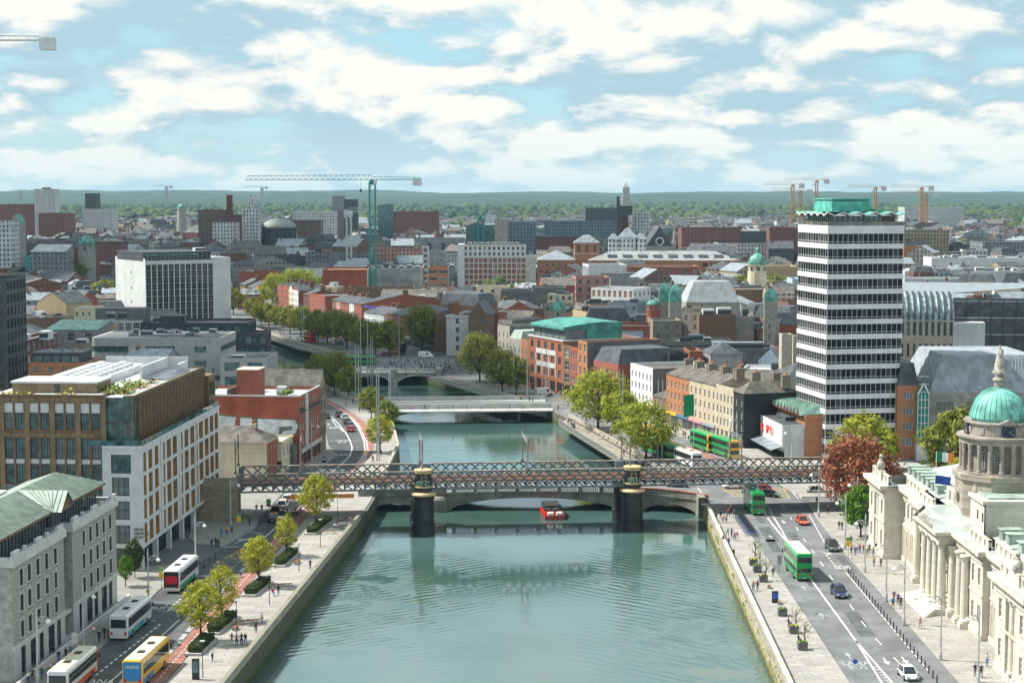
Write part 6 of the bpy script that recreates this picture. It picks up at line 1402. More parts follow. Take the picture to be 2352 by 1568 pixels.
# pale concrete office with ribbon windows and rounded corner
def ribbon_office():
 loc,W=FB(208,506,776,15.2,-1.5);t=thing('concrete_office','pale panelled office with rounded corner and dark ribbon windows','building',(*loc,0),R(-1.5));D,H=26,15.2
 PL=mat('panel_pale_grey',(.43,.43,.415),var=.05,scale=.3);PJ=mat('panel_joint',(.2,.2,.2),var=0)
 n=8;arc=[(0+1.8-1.8*math.sin(math.pi/2*i/n),1.8-1.8*math.cos(math.pi/2*i/n))for i in range(n+1)];poly=arc[::-1]+[(W,0),(W,D),(0,D)]
 poly=[(0,D)]+[(0,1.8)]+[(1.8-1.8*math.cos(a),1.8-1.8*math.sin(a))for a in[math.pi/2*i/n for i in range(1,n)]]+[(1.8,0),(W,0),(W,D)]
 b=MB();b.prism([(p[0]+.35*(1 if p[0]<1 else-1 if p[0]>W-1 else 0),p[1]+.35*(1 if p[1]<3 else-1))for p in poly],0,H-1.2,0,1);b.build('glazing',[GLT,FELT],t)
 for(z0,z1)in((H-2.6,H),(H-7.1,H-4.6),(H-11.5,H-9.0),(0,H-13.2)):b=MB();b.prism(poly,z0,z1,0,0);o=b.build('spandrel_band',[PL],t)
 b=MB();b.box(1,1,H,W-1,D-1,H+.02);b.build('roof',[FELT],t)
 for(a,c,z0,z1)in((.42,.65,H-5,H-2.5),(.80,.89,H-9.2,H-2.5),(.0,.42,H-9.0,H-7.0),(.65,.8,H-9.2,H-2.5),(.89,1.0,H-9.2,H-2.5)):
  if z1-z0>6 and(a,c)in((.65,.8),(.89,1.0)):k=MB();k.box(W*a,-.06,z0,W*c,.34,z1);k.build('panel',[PL],t)
 for x in(.30,.335,.37,.405):pass
 k=MB();k.box(W*.29,-.05,H-5,W*.42,.34,H-2.4);k.build('panel',[PL],t)
 for i in range(1,11):k=MB();x=W*i/11;k.box(x-.03,-.08,H-2.6,x+.03,-.001,H);k.build('joint',[PJ],t);k=MB();k.box(x-.03,-.08,H-7.1,x+.03,-.001,H-4.6);k.build('joint',[PJ],t)
 for i in range(9):k=MB();x=W*.42+i*W*.23/8;k.box(x-.04,.28,H-5,x+.04,.36,H-2.6);k.build('mullion',[FRG],t)
 rr=random.Random(4)
 for i in range(14):unit(t,rr.uniform(3,W-6),rr.uniform(4,D-5),H,rr.uniform(1.2,4),rr.uniform(1,2.4),rr.uniform(.8,2.4),rr.choice([WPLANT,STEEL,ZINC]),fan=i%3==0)
 k=MB();
 for(z)in(.5,1.0):k.tube([(.5,.5,H+z),(W-.5,.5,H+z)],.03,4)
 k.build('railing',[STEEL],t)
 k=MB()
 for i in range(12):k.tube([(20+i*.8,6,H+.6),(20.5+i*.8,6,H+.6)],.35,8)
 k.tube([(18,6,H+.6),(34,6,H+.6)],.3,8);k.build('duct',[STEEL],t)
 FOOT.append((loc,R(-1.5),W,D))
 return t
ribbon_office()
BX('concrete_office','lower stepped wing of the pale office with big corner window over the river','building',506,612,822,10.8,-2,20,mat('panel_pale_grey',(.43,.43,.415)),ws={'f':W_(6.2,4.2,4.6,2.6,n=2,m=2,nx=3,ny=1,glass=GLT,frame=FRG)},units=[(2,6,9.9,4,3,1.2)],Y=None)
t=BX('glass_office','dark flat roofed glass office in front of the gridded white tower','building',322,570,741,13,1,22,DARKP,roofm=FELTD,ws={'f':W_(2.6,4.0,2.2,2.6,nx=1,ny=1,glass=GLT,frame=FRD),'r':W_(2.6,4.0,2.2,2.6,nx=1,ny=1,glass=GLT,frame=FRD)},units=[(6,6,12.1,9,5,3,DARKP)])
BX('glass_office','lower dark glass office stepping down beside the boardwalk','building',528,612,765,10,1,14,DARKP,roofm=FELT,ws={'f':W_(2.6,4.0,2.2,2.6,nx=1,ny=1,glass=GLT,frame=FRD)})
# gridded white slab tower
def slab():
 Yc=760;loc,W=FB(333,529,590,0,32,Y=Yc);H=HZ(592,Yc);D=38
 t=thing('office_tower','white slab tower with dark gridded glass front and blank white sides','tower',(*loc,0),R(32));WS=mat('slab_white',(.62,.63,.63),var=.05,scale=.15,streak=.22)
 Wg=W*.79;n,m=12,10;p=Wg/n;z0=1.5;dz=(H-2.6-z0)/m
 rects=[(i*p+.36,(i+1)*p-.02,z0+j*dz+.03,z0+(j+1)*dz-.02)for i in range(n)for j in range(m)]
 b=MB();wall_holes(b,lambda u,w,v:(u,w,v),W,0,H-1.0,rects,.3);b.quad((W,0,0),(W,D,0),(W,D,H),(W,0,H));b.quad((0,0,0),(0,D,0),(0,D,H),(0,0,H));b.quad((0,D,0),(W,D,0),(W,D,H),(0,D,H));b.quad((0,0,H-1),(W,0,H-1),(W,D,H-1),(0,D,H-1),1)
 b.quad((Wg,-.01,H-1),(W,-.01,H-1),(W,-.01,H),(Wg,-.01,H));b.build('wall',[WS,FELTD],t)
 for(a,c,e,f)in rects:link('window',win_mesh(c-a,f-e,3,2,GLB,FRG,.07),t,((a+c)/2,.28,(e+f)/2))
 b=MB();b.box(-.2,2.5,H-1,Wg,D-3,H+2.2);b.box(-.4,2.2,H+2.2,Wg+.2,D-2.6,H+2.6,1);b.build('roof_storey',[GL,FELTD],t)
 for i in range(17):k=MB();k.box(i*Wg/16-.08,2.3,H-1,i*Wg/16+.08,2.5,H+2.2);k.build('mullion',[FRG],t)
 k=MB();k.box(.5,2.1,H+1.2,Wg*.8,2.29,H+1.7);k.build('green_edge',[COPPER],t)
 for z in(12,18,25):k=MB();k.box(-.04,D*.45,z,-.001,D*.45+1.2,z+.8);k.build('window',[GLB],t)
 unit(t,Wg*.8,5,H+2.6,5,3,1.6);FOOT.append((loc,R(32),W,D))
slab()
# --- north bank beyond the stone bridge
P3=(-28.0,655.0);d3=Vector((94,-229)).normalized();Y3=math.degrees(math.atan2(d3.y,d3.x))
def smeet(x,y,P,d):
 r=ray(x,y);k=r[0]/r[1];return(k*P[1]-P[0])/(d[0]-k*d[1])
def LT(xL,xR,yt,wall,label,P=P3,d=d3,name='quay_house',H=None,roof='gable',rh=2.4,D=14,cols=None,floors=3,side=None,cm=BRICKB,roofm=SLATE,chim=True,w=1.0,hh=1.8,frame=FRW,offs=0):
 s0,s1=smeet(xL,yt,P,d),smeet(xR,yt,P,d);yaw=math.degrees(math.atan2(d[1],d[0]));Ym=P[1]+d[1]*(s0+s1)/2
 H=H or HZ(yt,Ym);W=s1-s0;cols=cols or max(2,int(W/2.4));dz=(H-4.2)/floors;nrm=(-d[1],d[0])
 loc=(P[0]+d[0]*s0+nrm[0]*offs,P[1]+d[1]*s0+nrm[1]*offs)
 t=building(name,label,'building',loc,yaw,W,D,H,wall,roof=roof,rh=rh,roofm=roofm if roof!='flat' else FELT,sidewall=side or wall,wins={'f':[dict(n=cols,m=floors,w=w,h=min(hh,dz-.7),z=4.2,dz=dz,frame=frame)]},chim=[(W-.8,D*.5,H+rh*.9,.9,2.4,1.8,cm,3)]if chim and roof!='flat' else())
 k=MB();k.box(.2,-.3,2.6,W-.2,-.01,3.4);k.build('shop_fascia',[rnd.choice([FRD,BLUEP,PALE,BRICKD])],t);link('shopfront',win_mesh(W*.85,2.2,4,1,GL,FRD,.1),t,(W/2,-.04,1.4))
 return t
c16=lambda x:551+x/4.741;r16=lambda y:612.5+y/4.741
for(a,e,y,wl,lab,kw)in((0,60,190,BRICKB,'brown quay house at the far end of the row, farthest from the stone bridge',dict(rh=3)),(80,180,225,BRICKB,'brown quay house with ochre neighbour near the far end of the row',dict(rh=3)),(180,203,195,mat('ochre_paint',(.55,.36,.06),var=.1),'narrow ochre quay house',dict(cols=2,chim=False)),(205,400,290,WHITE,'white gabled quay house with black windows behind the tallest pollard',dict(rh=3,D=12,frame=FRD)),(400,458,230,BRICK,'narrow red brick quay house, first of the tall gabled group',dict(roof='gabley',rh=2.5)),(460,530,232,BRICK,'narrow red brick quay house, second of the tall gabled group',dict(roof='gabley',rh=2.5)),(532,578,250,CREAM,'narrow cream quay house in the tall gabled group',dict(roof='gabley',rh=2.5)),(580,636,255,WHITE,'narrow white quay house in the tall gabled group',dict(roof='gabley',rh=2.5,side=BRICK)),(690,752,300,BRICKD,'dark brick quay house beside the big red brick block',dict()),(754,925,300,BRICK,'big flat roofed red brick quay block with three window bays',dict(roof='flat',D=20,cols=6,floors=4)),(1005,1048,360,BRICKB,'brown quay house next to the pink one',dict()),(1048,1094,370,mat('pink_paint',(.55,.28,.26),var=.08),'pink painted quay house',dict()),(1095,1186,385,BRICK,'red brick quay house between pink and white houses',dict()),(1190,1243,390,WHITE,'slim white quay house beside the long brick corner',dict()),(1245,1325,400,BRICK,'red brick corner house with quoins and long side wall',dict(D=40,rh=4)),(1352,1486,500,WHITE,'white hotel with blue lettering below the eaves',dict(D=16)),(1490,1568,510,PALE,'pale quay house beside the white hotel',dict()),(1572,1660,525,BRICKB,'brown brick quay house behind the middle trees',dict(roof='flat')),(1662,1780,520,BRICK,'red brick quay house behind the trees with yellow sign',dict()),(1782,1860,545,BRICK,'red brick quay house nearest the tall round tree',dict(roof='flat')),(1865,2120,500,BRICKB,'brown quay house hidden behind the tall round tree',dict())):
 LT(c16(a),c16(e),r16(y),wl,lab,**kw)
hs=[o for o in bpy.data.objects if o.get('label','').startswith('white hotel with blue')][0]
text_part('sign_lettering','ARLINGTON HOTEL',1.7,SBLUE,hs,(hs.children[0].dimensions.x*.5 if hs.children[0].dimensions.x>1 else 14,-.15,12.0),(math.pi/2,0,0),.05)
# white corner block at the bridge, brown gable next to it
t=BX('corner_building','white rendered corner block with lion and teal banner facing the stone bridge','building',1025,1076,724,15,-16,26,PALE,roofm=FELTD,cop=WHITE,ws={'f':W_(6,3.3,1.4,1.9,n=1),'l':W_(3.2,3.3,1.0,1.9,n=7)},chim=[],bands=[(14.4,.5,.35,WHITE)])
chimney(t,1.5,8,15.5,1.6,1.4,3.4,BRICK,4);
k=MB();k.box(-.25,4,3.4,-.2,6.4,8.6);k.build('banner',[mat('banner_teal',(.03,.45,.5),var=.05)],t)
k=MB();k.box(-.26,1.4,3.2,-.21,3.8,8.2);k.build('banner',[mat('banner_amber',(.7,.38,.05),var=.05)],t)
BX('gabled_building','brown brick building with curved gable and round window','building',1077,1118,722,16,-12,14,BRICKB,roof='gabley',rh=4.5,roofm=SLATE,ws={'f':W_(3.4,3.6,1.3,1.9,n=2)})
BX('corner_building','small red corner building with white windows beside the curved gable','building',1118,1146,722,15,-12,14,BRICK,ws={'f':W_(4,3.6,1.6,1.9,n=1)})
BX('stone_building','grey stone block with flags on its roof, left of the ornate shop','building',1144,1176,735,17.5,-40,16,STONE,ws={'f':W_(2.6,3.3,1.1,2.0)},sidewall=CONCD)
# --- behind the north quays
t=BX('brick_building','red brick building with white IOU lettering on its wall','building',549,630,624,15,-3,20,BRICK,roofm=FELT,ws={'f':W_(9,4,1.2,1.2,n=1,m=1,z=2)},units=[(3,4,14.1,4,3,1.5)])
WLET=mat('mural_white',(.7,.7,.68));
for i,ch in enumerate('iou'):text_part('mural_lettering',ch,6.5,WLET,t,(9+i*4.2,-.06,9.0),(math.pi/2,0,0),.04)
BX('white_building','white block with black upper wall behind the far lime green trees','building',655,742,620,16,2,24,WHITE,units=[(2,2,15.1,6,4,1)])
BX('brick_building','red brick block with blank end wall and white front','building',741,843,619,20,2,30,mat('brick_gable',(.34,.085,.045)),roofm=mat('roof_ochre',(.35,.24,.12),var=.2),sidewall=WHITE,ws={'l':W_(3,3.4,1.3,2.0)})
t=BX('concrete_box','big streaked grey concrete box behind the quay houses, by the crane foot','building',848,972,615,20,2,34,mat('streaked_concrete',(.34,.345,.335),var=.18,scale=.12,streak=.75),roofm=FELT,sidewall=BRICK)
for i in range(6):unit(t,3+i*4.2,5+rnd.uniform(0,8),19.1,3,3,rnd.uniform(1.2,2.8),rnd.choice([WPLANT,CONCD]))
BX('flat_block','brown and cream flats with small balconies below the concrete box','building',800,950,660,15,0,12,BRICKB,cop=STEEL,ws={'f':W_(4,3.2,1.6,1.8)})
BX('slate_hall','wide brown pitched roof hall beside the concrete box','building',872,1000,690,11,-2,26,CONC,roof='gable',roofm=SLATEB,rh=4.5)
BX('stair_tower','grey concrete stair tower with orange brick strip','building',980,1024,576,26,0,14,CONC,ws={'f':W_(6,3.4,1.2,1.2,n=2)})
t=BX('brick_office','orange brick and pale office with ribbon windows beside the big hotel','building',983,1029,614,21,0,22,BRICKO,sidewall=CONC,ws={'f':W_(5,3.6,4.2,1.8,n=2,nx=4,ny=1)})
BX('white_stair','slim white concrete frame against the grey stair tower','building',970,984,566,30,0,10,PALE,ws={'f':W_(3,3.2,2.0,2.0,n=1)})
# hotel: white top floors, brick infill below
def hotel():
 loc,W=FB(1066,1208,561,29,0);H,D=29,18;t=thing('hotel','big hotel with white top floors and brick panels in a pale grid','building',(*loc,0),0.0);HG=mat('hotel_grid',(.58,.56,.51),var=.05)
 n,m=13,8;p=W/n;dz=3.4;rects=[]
 for j in range(m):
  z=H-1.2-(j+1)*dz
  for i in range(n):rects.append((i*p+.25,(i+1)*p-.25,z+.3,z+dz-.25))
 b=MB();wall_holes(b,lambda u,w,v:(u,w,v),W,0,H,rects,.25);b.quad((W,0,0),(W,D,0),(W,D,H),(W,0,H));b.quad((0,0,0),(0,D,0),(0,D,H),(0,0,H),2);b.quad((0,0,H-.6),(W,0,H-.6),(W,D,H-.6),(0,D,H-.6),1)
 b.box(-.01,-.06,H-2*dz-1.3,W,-.001,H-2*dz-1.0);b.box(-3.8,0,0,0,D,H-.01,2);b.build('frame',[HG,FELTL,WHITE],t)
 for k_,(a,c,e,f)in enumerate(rects):
  j=k_//n;x=(a+c)/2;w=c-a;link('window',win_mesh(w*.6,(f-e)*.72,2,1,GL,FRW,.06),t,(a+w*.3,.22,e+(f-e)*.62));pn=MB();pn.box(a+w*.6,.1,e,c,.25,f);pn.box(a,.1,e,a+w*.6,.25,e+(f-e)*.26);pn.build('infill_panel',[WHITE if j<2 else BRICK],t)
 for i in range(9):unit(t,2+i*3.6,4,H-.6,2.6,3,1.6,WPLANT,fan=True)
 b=MB();b.box(W,.5,0,W+6,D,H-7.2);b.build('side_wing',[mat('wing_stone',(.5,.47,.41),var=.08)],t);FOOT.append((loc,0.0,W+6,D))
hotel()
for(nm,lab,a,e,y,h,yaw,D,wl,kw)in(('long_block','long pale stone warehouse with flat glass roof storey, behind the hotel',938,1066,548,24,0,40,CONC,dict(ws={'f':W_(12,14,3,9,n=4,m=1,nx=3,ny=1,glass=GL,frame=FRG)})),('office_block','grey brown office with dark gabled glass, left of the warehouse',850,970,572,21,0,30,FB_['pink'],dict()),('office_block','grey office block behind the white lattice crane',700,850,580,20,0,24,FB_['grey'],dict()),('flat_block','low teal painted block by the concrete stair',982,1015,670,12,0,8,TEALP,dict()),('flat_block','long pale rendered block with rooftop sheds below the hotel',1018,1130,674,13,0,18,PALE,dict(sidewall=BRICK)),('flat_block','cream flats with balcony bay, in front of the hotel',1094,1170,658,16,0,14,CREAM,dict(ws={'f':W_(4,3.4,1.6,1.8)})),('flat_block','blank grey gable block right of the cream flats',1150,1224,668,15.5,0,18,CONCD,dict()),('flat_block','grey block with dark stair, below the shopping centre',1222,1300,660,15,0,20,CONCD,dict(ws={'f':W_(8,4,1.4,1.8)})),('brick_building','slate roofed brick building under the shopping centre',1246,1320,655,14,4,20,BRICK,dict(roof='gable',roofm=SLATEB,rh=3.5)),('white_building','white gridded block with big plain white side',1352,1440,608,19,6,24,WHITE,dict(ws={'l':W_(3,7,2.2,5.5,nx=2,ny=1)})),('pink_building','pink brick shop block with bright sunlit front',1323,1400,636,17,4,20,mat('brick_pinkish',(.42,.22,.19),var=.1,streak=.15),dict(ws={'f':W_(4,4,1.8,2.4),'l':W_(3,3.6,1.6,2.2)})),('brick_building','rose brick block with tall windows and white roof plant',1440,1605,612,18,2,24,BRICK,dict(cop=WPLANT,roofm=FELTL,ws={'f':W_(4.2,5,1.8,3.0)})),('grey_building','tan panelled blind block right of the pink shop',1402,1480,640,15,4,18,CONC,dict()),('white_shop','white building with red brick window grids',1358,1455,662,17,-30,18,WHITE,dict(ws={'f':W_(2.6,4.2,1.6,3.0,glass=BRICKO),'r':W_(4,4,1.5,2)})),('tan_building','tan brick block with pale blue side, sunlit',1752,1835,612,19,3,22,BRICKT,dict(roofm=FELTL)),('brown_building','low brown wall block behind the car park',1690,1830,664,15,2,20,BRICKB,dict(roofm=FELTL)),('brown_building','wide brown brick car park with cars on its roof',1560,1830,672,13,2,26,BRICKB,dict(roofm=FELT)),('blue_building','pale blue rendered block in front of the car park',1820,1840,640,17,0,18,mat('pale_blue',(.45,.55,.62),var=.06),dict())):
 BX(nm,lab,'building',a,e,y,h,yaw,D,wl,**kw)
 # shopping centre: brick, long slate roof, sign tower
t=BX('shopping_centre','long brick shopping centre with slate roof and dark rooflights','building',1352,1700,598,18,-1,30,BRICKO,roof='hip',roofm=mat('slate_pale',(.27,.28,.28),var=.12,scale=.2),rh=5.5,ws={'f':W_(5,4.4,3.2,2.4,a=70,b=112,n=8,m=3,frame=FRD,glass=GLB)})
for i in range(9):k=MB();x=12+i*9.5;k.add([(x,3.5,20.0),(x+6,3.5,20.0),(x+6,7.5,21.45),(x,7.5,21.45)],[(0,1,2,3)]);k.build('roof_light',[GLB],t)
t=BX('shopping_centre','orange brick wing with pale metal roof left of the sign tower','building',1234,1322,597,18,-1,30,BRICKO,roof='hip',roofm=ZINC,rh=5.5,ws={'f':W_(4,4.4,1.6,2.2,m=2)})
t=BX('sign_tower','square orange brick tower with Jervis lettering and hipped cap','tower',1320,1376,556,29,0,12,BRICKO,roof='hip',roofm=ZINC,rh=4.5,bands=[(28.2,.6,.5,PALE),(21.5,.4,.3,PALE)],ws={'f':W_(4.4,6,2.4,4.6,n=3,m=1,z=22.6,glass=BRICKD,frame=PALE)})
text_part('sign_lettering','JERVIS',4.2,WPLANT,t,(8,-.7,30.6),(math.pi/2,0,0),.1)
# --- green domes and roofs of the middle city
def small_dome(label,x,ybase,Y,r,hd,drum=2.5,wallm=STONE,mm=None,spire=True,h0=0.0):
 X,Yy,z=AT(x,ybase,Y);t=thing('copper_dome',label,'dome',(X,Y,0));b=MB();b.lathe([(r*1.02,h0),(r*1.02,z-drum)],16);b.build('base',[wallm],t)
 b=MB();b.lathe([(r*.97,z-drum),(r*.97,z-.4),(r*1.08,z-.3),(r*1.08,z)],16);b.build('drum',[wallm],t)
 for i in range(8):a=2*math.pi*i/8;link('window',win_mesh(r*.3,drum*.6,1,1,GL,FRW,.06),t,(r*.99*math.cos(a),r*.99*math.sin(a),z-drum*.55),a+math.pi/2)
 b=MB();pr=[(r*math.cos(q),z+hd*math.sin(q))for q in[math.pi/2*i/8 for i in range(8)]]+[(.2,z+hd)];b.lathe(pr,20);b.build('dome',[mm or COPPER],t,smooth=True)
 if spire:b=MB();b.lathe([(r*.16,z+hd-.1),(r*.16,z+hd+r*.35),(r*.22,z+hd+r*.38),(.05,z+hd+r*.7)],8);b.build('lantern',[mm or COPPER],t)
 FOOT.append(((X-r,Y-r),0,2*r,2*r));return t
small_dome('green copper dome with stone drum above the quay roofs',1281,712,600,2.9,3.2)
small_dome('small green dome on a round red brick drum',1500,700,640,2.5,1.9,2.0,BRICK,spire=True)
small_dome('ornate green dome with lantern above the tan block',1739,608,900,4.8,6.0,3.5,CREAM)
small_dome('broad grey dome wrapped in scaffolding on the old market court',641,524,1500,15,8.5,9,FB_['dark'],mat('dome_grey',(.26,.29,.28),var=.1),False)
small_dome('low turquoise dome left of the gridded tower',199,562,1150,5.6,6.0,4,STONE,spire=False)
small_dome('tiny turquoise cupola beside the tall crane mast',823,545,1500,3,3,4,STONE)
def pavilion(label,x0,x1,ytop,ybase,Y,m=COPPER):
 """steep copper pavilion roof with glazed arch"""
 X0,_,z1=AT(x0,ytop,Y);X1,_,z0=AT(x1,ybase,Y);w=X1-X0;t=thing('copper_pavilion',label,'roof pavilion',(X0,Y,0));b=MB();b.box(0,0,0,w,w,z0);b.build('wall',[STONE],t)
 k=MB();n=8;q=[(w*.5*math.cos(math.pi/2*i/n)**.8,z0+(z1-z0)*math.sin(math.pi/2*i/n))for i in range(n+1)]
 for i in range(n):
  (r0,a0),(r1,a1)=q[i],q[i+1];c=w/2
  A=[(c-r0,c-r0,a0),(c+r0,c-r0,a0),(c+r0,c+r0,a0),(c-r0,c+r0,a0)];B=[(c-r1,c-r1,a1),(c+r1,c-r1,a1),(c+r1,c+r1,a1),(c-r1,c+r1,a1)]
  for j in range(4):k.quad(A[j],A[(j+1)%4],B[(j+1)%4],B[j])
 k.build('roof',[m],t);FOOT.append(((X0,Y),0,w,w));return t
pavilion('steep green copper pavilion roof, left of the pair',1514,1542,650,692,640,);pavilion('steep green copper pavilion roof, right of the pair',1538,1566,655,695,634)
pavilion('green copper corner pavilion beside the white tower',1758,1786,664,692,600)
t=BX('mansard_building','wide pale metal mansard roof bristling with aerials','building',1576,1700,694,17,3,18,STONE,roof='mansard',roofm=mat('mansard_zinc',(.36,.39,.41),var=.1,scale=.3,streak=.3),rh=8)
for i in range(24):k=MB();x=7+rnd.uniform(0,10);y=5+rnd.uniform(0,8);k.tube([(x,y,24.9),(x,y,24.9+rnd.uniform(1.5,3.5))],.08,4);k.box(x-.2,y-.1,26.2,x+.2,y+.1,27.4);k.build('aerial',[STEEL],t)
for(nm,lab,a,e,y,h,yaw,D,wl,kw)in(('brick_building','red brick block with pale blue upper panels, right of the copper barrel roof',1380,1490,748,17.5,-6,16,BRICK,dict(ws={'f':W_(22,4,12,3.4,n=1,m=1,z=12.6,nx=10,ny=1,glass=mat('pale_blue',(.45,.55,.62)),frame=FRG)})),('brown_building','dark brown brick gable block with chimney stacks',1606,1690,722,17.5,3,16,BRICKB,dict(units=[(2,4,16.6,4,3,2.4),(7,3,16.6,5,3,3)])),('brown_building','brown stone block with pilastered front beside the dark gable',1566,1607,716,18,-30,14,STONEB,dict(ws={'f':W_(2.4,3.3,1.1,1.8)})),('grey_building','dark stone block with white sash windows',1500,1566,736,15,2,16,STONEB,dict(ws={'f':W_(3,3.4,1.2,1.7)})),('grey_building','grey rendered chimney gable beside the dark brown block',1686,1732,726,16.5,3,14,CONC,dict(chim=[],units=[(3.5,3,15.6,2,2.5,3.4,CONCD)])),('grey_house','grey house with hipped slate roof and single sash window',1632,1706,812,13,4,12,CONC,dict(roof='hip',roofm=SLATE,rh=3,ws={'f':W_(6,5,1.2,2.0,n=1,m=1,z=9)})),('red_house','small red house with round headed windows behind the black box',1584,1614,806,13.5,3,12,BRICK,dict(ws={'f':W_(3,4,1.2,2.0)})),('black_box','black rooftop box beside the white house',1538,1582,812,15,4,8,BLKP,dict(roofm=FELTL)),('modern_block','low white framed office with purple glass ribbon behind the terrace',1700,1830,852,10.5,-14,18,WHITE,dict(roofm=FELTL,ws={'f':W_(1.6,4,1.4,2.6,m=1,z=7,nx=1,ny=1,glass=glassm('glass_purple',(.05,.05,.10)),frame=FRG)},units=[(8,6,9.6,9,5,2.4,FELTD),(20,8,9.6,2,2,1)])),('concrete_tower','plain buff concrete flue tower beside the banded tower',1796,1820,768,22,0,5,mat('buff_concrete',(.48,.42,.34),var=.08,streak=.3),dict()),('concrete_tower','second buff concrete flue tower touching the banded tower',1822,1840,772,21,0,5,mat('buff_concrete',(.48,.42,.34)),dict()),('long_roof','long low grey roof block behind the terrace chimneys',1500,1790,800,11,3,14,CONCD,dict(roofm=FELTD,units=[(20,4,10.1,16,4,2.4,ZINC),(50,4,10.1,9,4,3,FELTD)])),('stone_hall','pale stone corner hall with carved upper storey by the white tower',1755,1780,735,17,-20,14,STONE,dict(ws={'f':W_(2.2,3.4,.9,1.8)})),('red_gable','red brick gable with dark slate roof touching the white tower',1786,1836,745,15,0,16,BRICK,dict(roof='gable',roofm=SLATE,rh=3.5))):
 BX(nm,lab,'building',a,e,y,h,yaw,D,wl,**kw)
 # --- right of the white tower
def curved_roof():
 Yc=470;loc,W=FB(2066,2192,735,0,-9,Y=Yc);z0=HZ(735,Yc);z1=HZ(672,Yc+10);t=thing('curved_glass_building','stone office with ribbed curving glass roof right of the white tower','building',(*loc,0),R(-9));D=60
 b=MB();T=lambda u,w,v:(u,w,v);n=9;p=W/n;rects=[(i*p+.4,(i+1)*p-.4,z0-4.2,z0-.5)for i in range(n)]+[(i*p+.5,(i+1)*p-.5,z0-10,z0-6.4)for i in range(n)]+[(i*p+.5,(i+1)*p-.5,z0-15,z0-11.4)for i in range(n)]
 wall_holes(b,T,W,0,z0,rects,.3);b.quad((W,0,0),(W,D,0),(W,D,z0),(W,0,z0));b.build('wall',[mat('office_buff',(.42,.36,.30),var=.08)],t)
 for(a,c,e,f)in rects:link('window',win_mesh(c-a,f-e,3,1,GL,FRD,.08),t,((a+c)/2,.28,(e+f)/2))
 m_=10;pr=[(10*(1-math.cos(math.pi/2*i/m_)),z0+(z1-z0)*math.sin(math.pi/2*i/m_))for i in range(m_+1)]
 g=MB()
 for i in range(m_):g.quad((0,pr[i][0],pr[i][1]),(W,pr[i][0],pr[i][1]),(W,pr[i+1][0],pr[i+1][1]),(0,pr[i+1][0],pr[i+1][1]))
 g.quad((0,10,z1),(W,10,z1),(W+45,D,z1+.4),(0,D,z1+.4),1);g.build('curved_roof',[glassm('roof_glass',(.30,.42,.46),rough=.15),ZINC],t)
 for i in range(9):k=MB();x=W*(i+.5)/9;k.tube([(x,p_[0]-.2,p_[1]+.15)for p_ in pr],.42,4);k.build('rib',[FRD],t)
 b=MB();b.box(W,4,0,W+46,5,z1-1);b.build('glass_side',[GL],t)
 for i in range(14):k=MB();k.box(W+i*3.3,3.8,4,W+i*3.3+.25,4,z1-1);k.build('mullion',[FRD],t)
 for j in range(3):k=MB();k.box(W,3.85,z1-2-j*4.5,W+46,4,z1-1.7-j*4.5);k.build('transom',[FRG],t)
 b=MB();b.box(W-.2,-1,0,W+8,6,z0-.5);b.build('blank_wing',[PALE],t);FOOT.append((loc,R(-9),W+46,D))
curved_roof()
for(nm,lab,a,e,y,h,yaw,D,wl,kw)in(('ribbon_block','buff office with green ribbon windows at the right edge',2232,2420,745,17,-8,20,mat('office_buff2',(.36,.32,.29),var=.08),dict(ws={'f':W_(2.4,4.2,2.2,2.0,m=2,nx=1,ny=1,glass=GLT,frame=FRG)},units=[(4,5,16.1,8,2,1),(16,6,16.1,5,2,1.4)])),('white_block','white stepped block below the buff ribbon office',2226,2420,772,14,-8,18,WHITE,dict(ws={'f':W_(9,5,3,2,n=3,m=1)})),('slate_building','red brick building with steep dark slate roof right of the tower',2066,2127,808,15,0,14,BRICK,dict(roof='mansard',roofm=SLATE,rh=3.8,ws={'f':W_(5,4,1.4,2)})),('pale_roof','low pale pitched roof shed beside the slate roof',2072,2176,790,12,-12,12,PALE,dict(roof='mono',roofm=FELTL,rh=2.6)),('green_roof_block','block with ribbed pale green mansard roof behind the statue',2238,2310,815,14,-6,16,CONC,dict(roof='mansard',roofm=SEAM,rh=5.0)),('green_roof_block','smaller ribbed green mansard at the right edge',2322,2400,835,13,-6,14,CONC,dict(roof='mansard',roofm=SEAM,rh=4.0)),('green_roof_block','low block with pale green sloping roof left of the statue',2170,2240,822,11,-6,14,CONC,dict(roof='mansard',roofm=SEAM,rh=2.5))):
 BX(nm,lab,'building',a,e,y,h,yaw,D,wl,**kw)
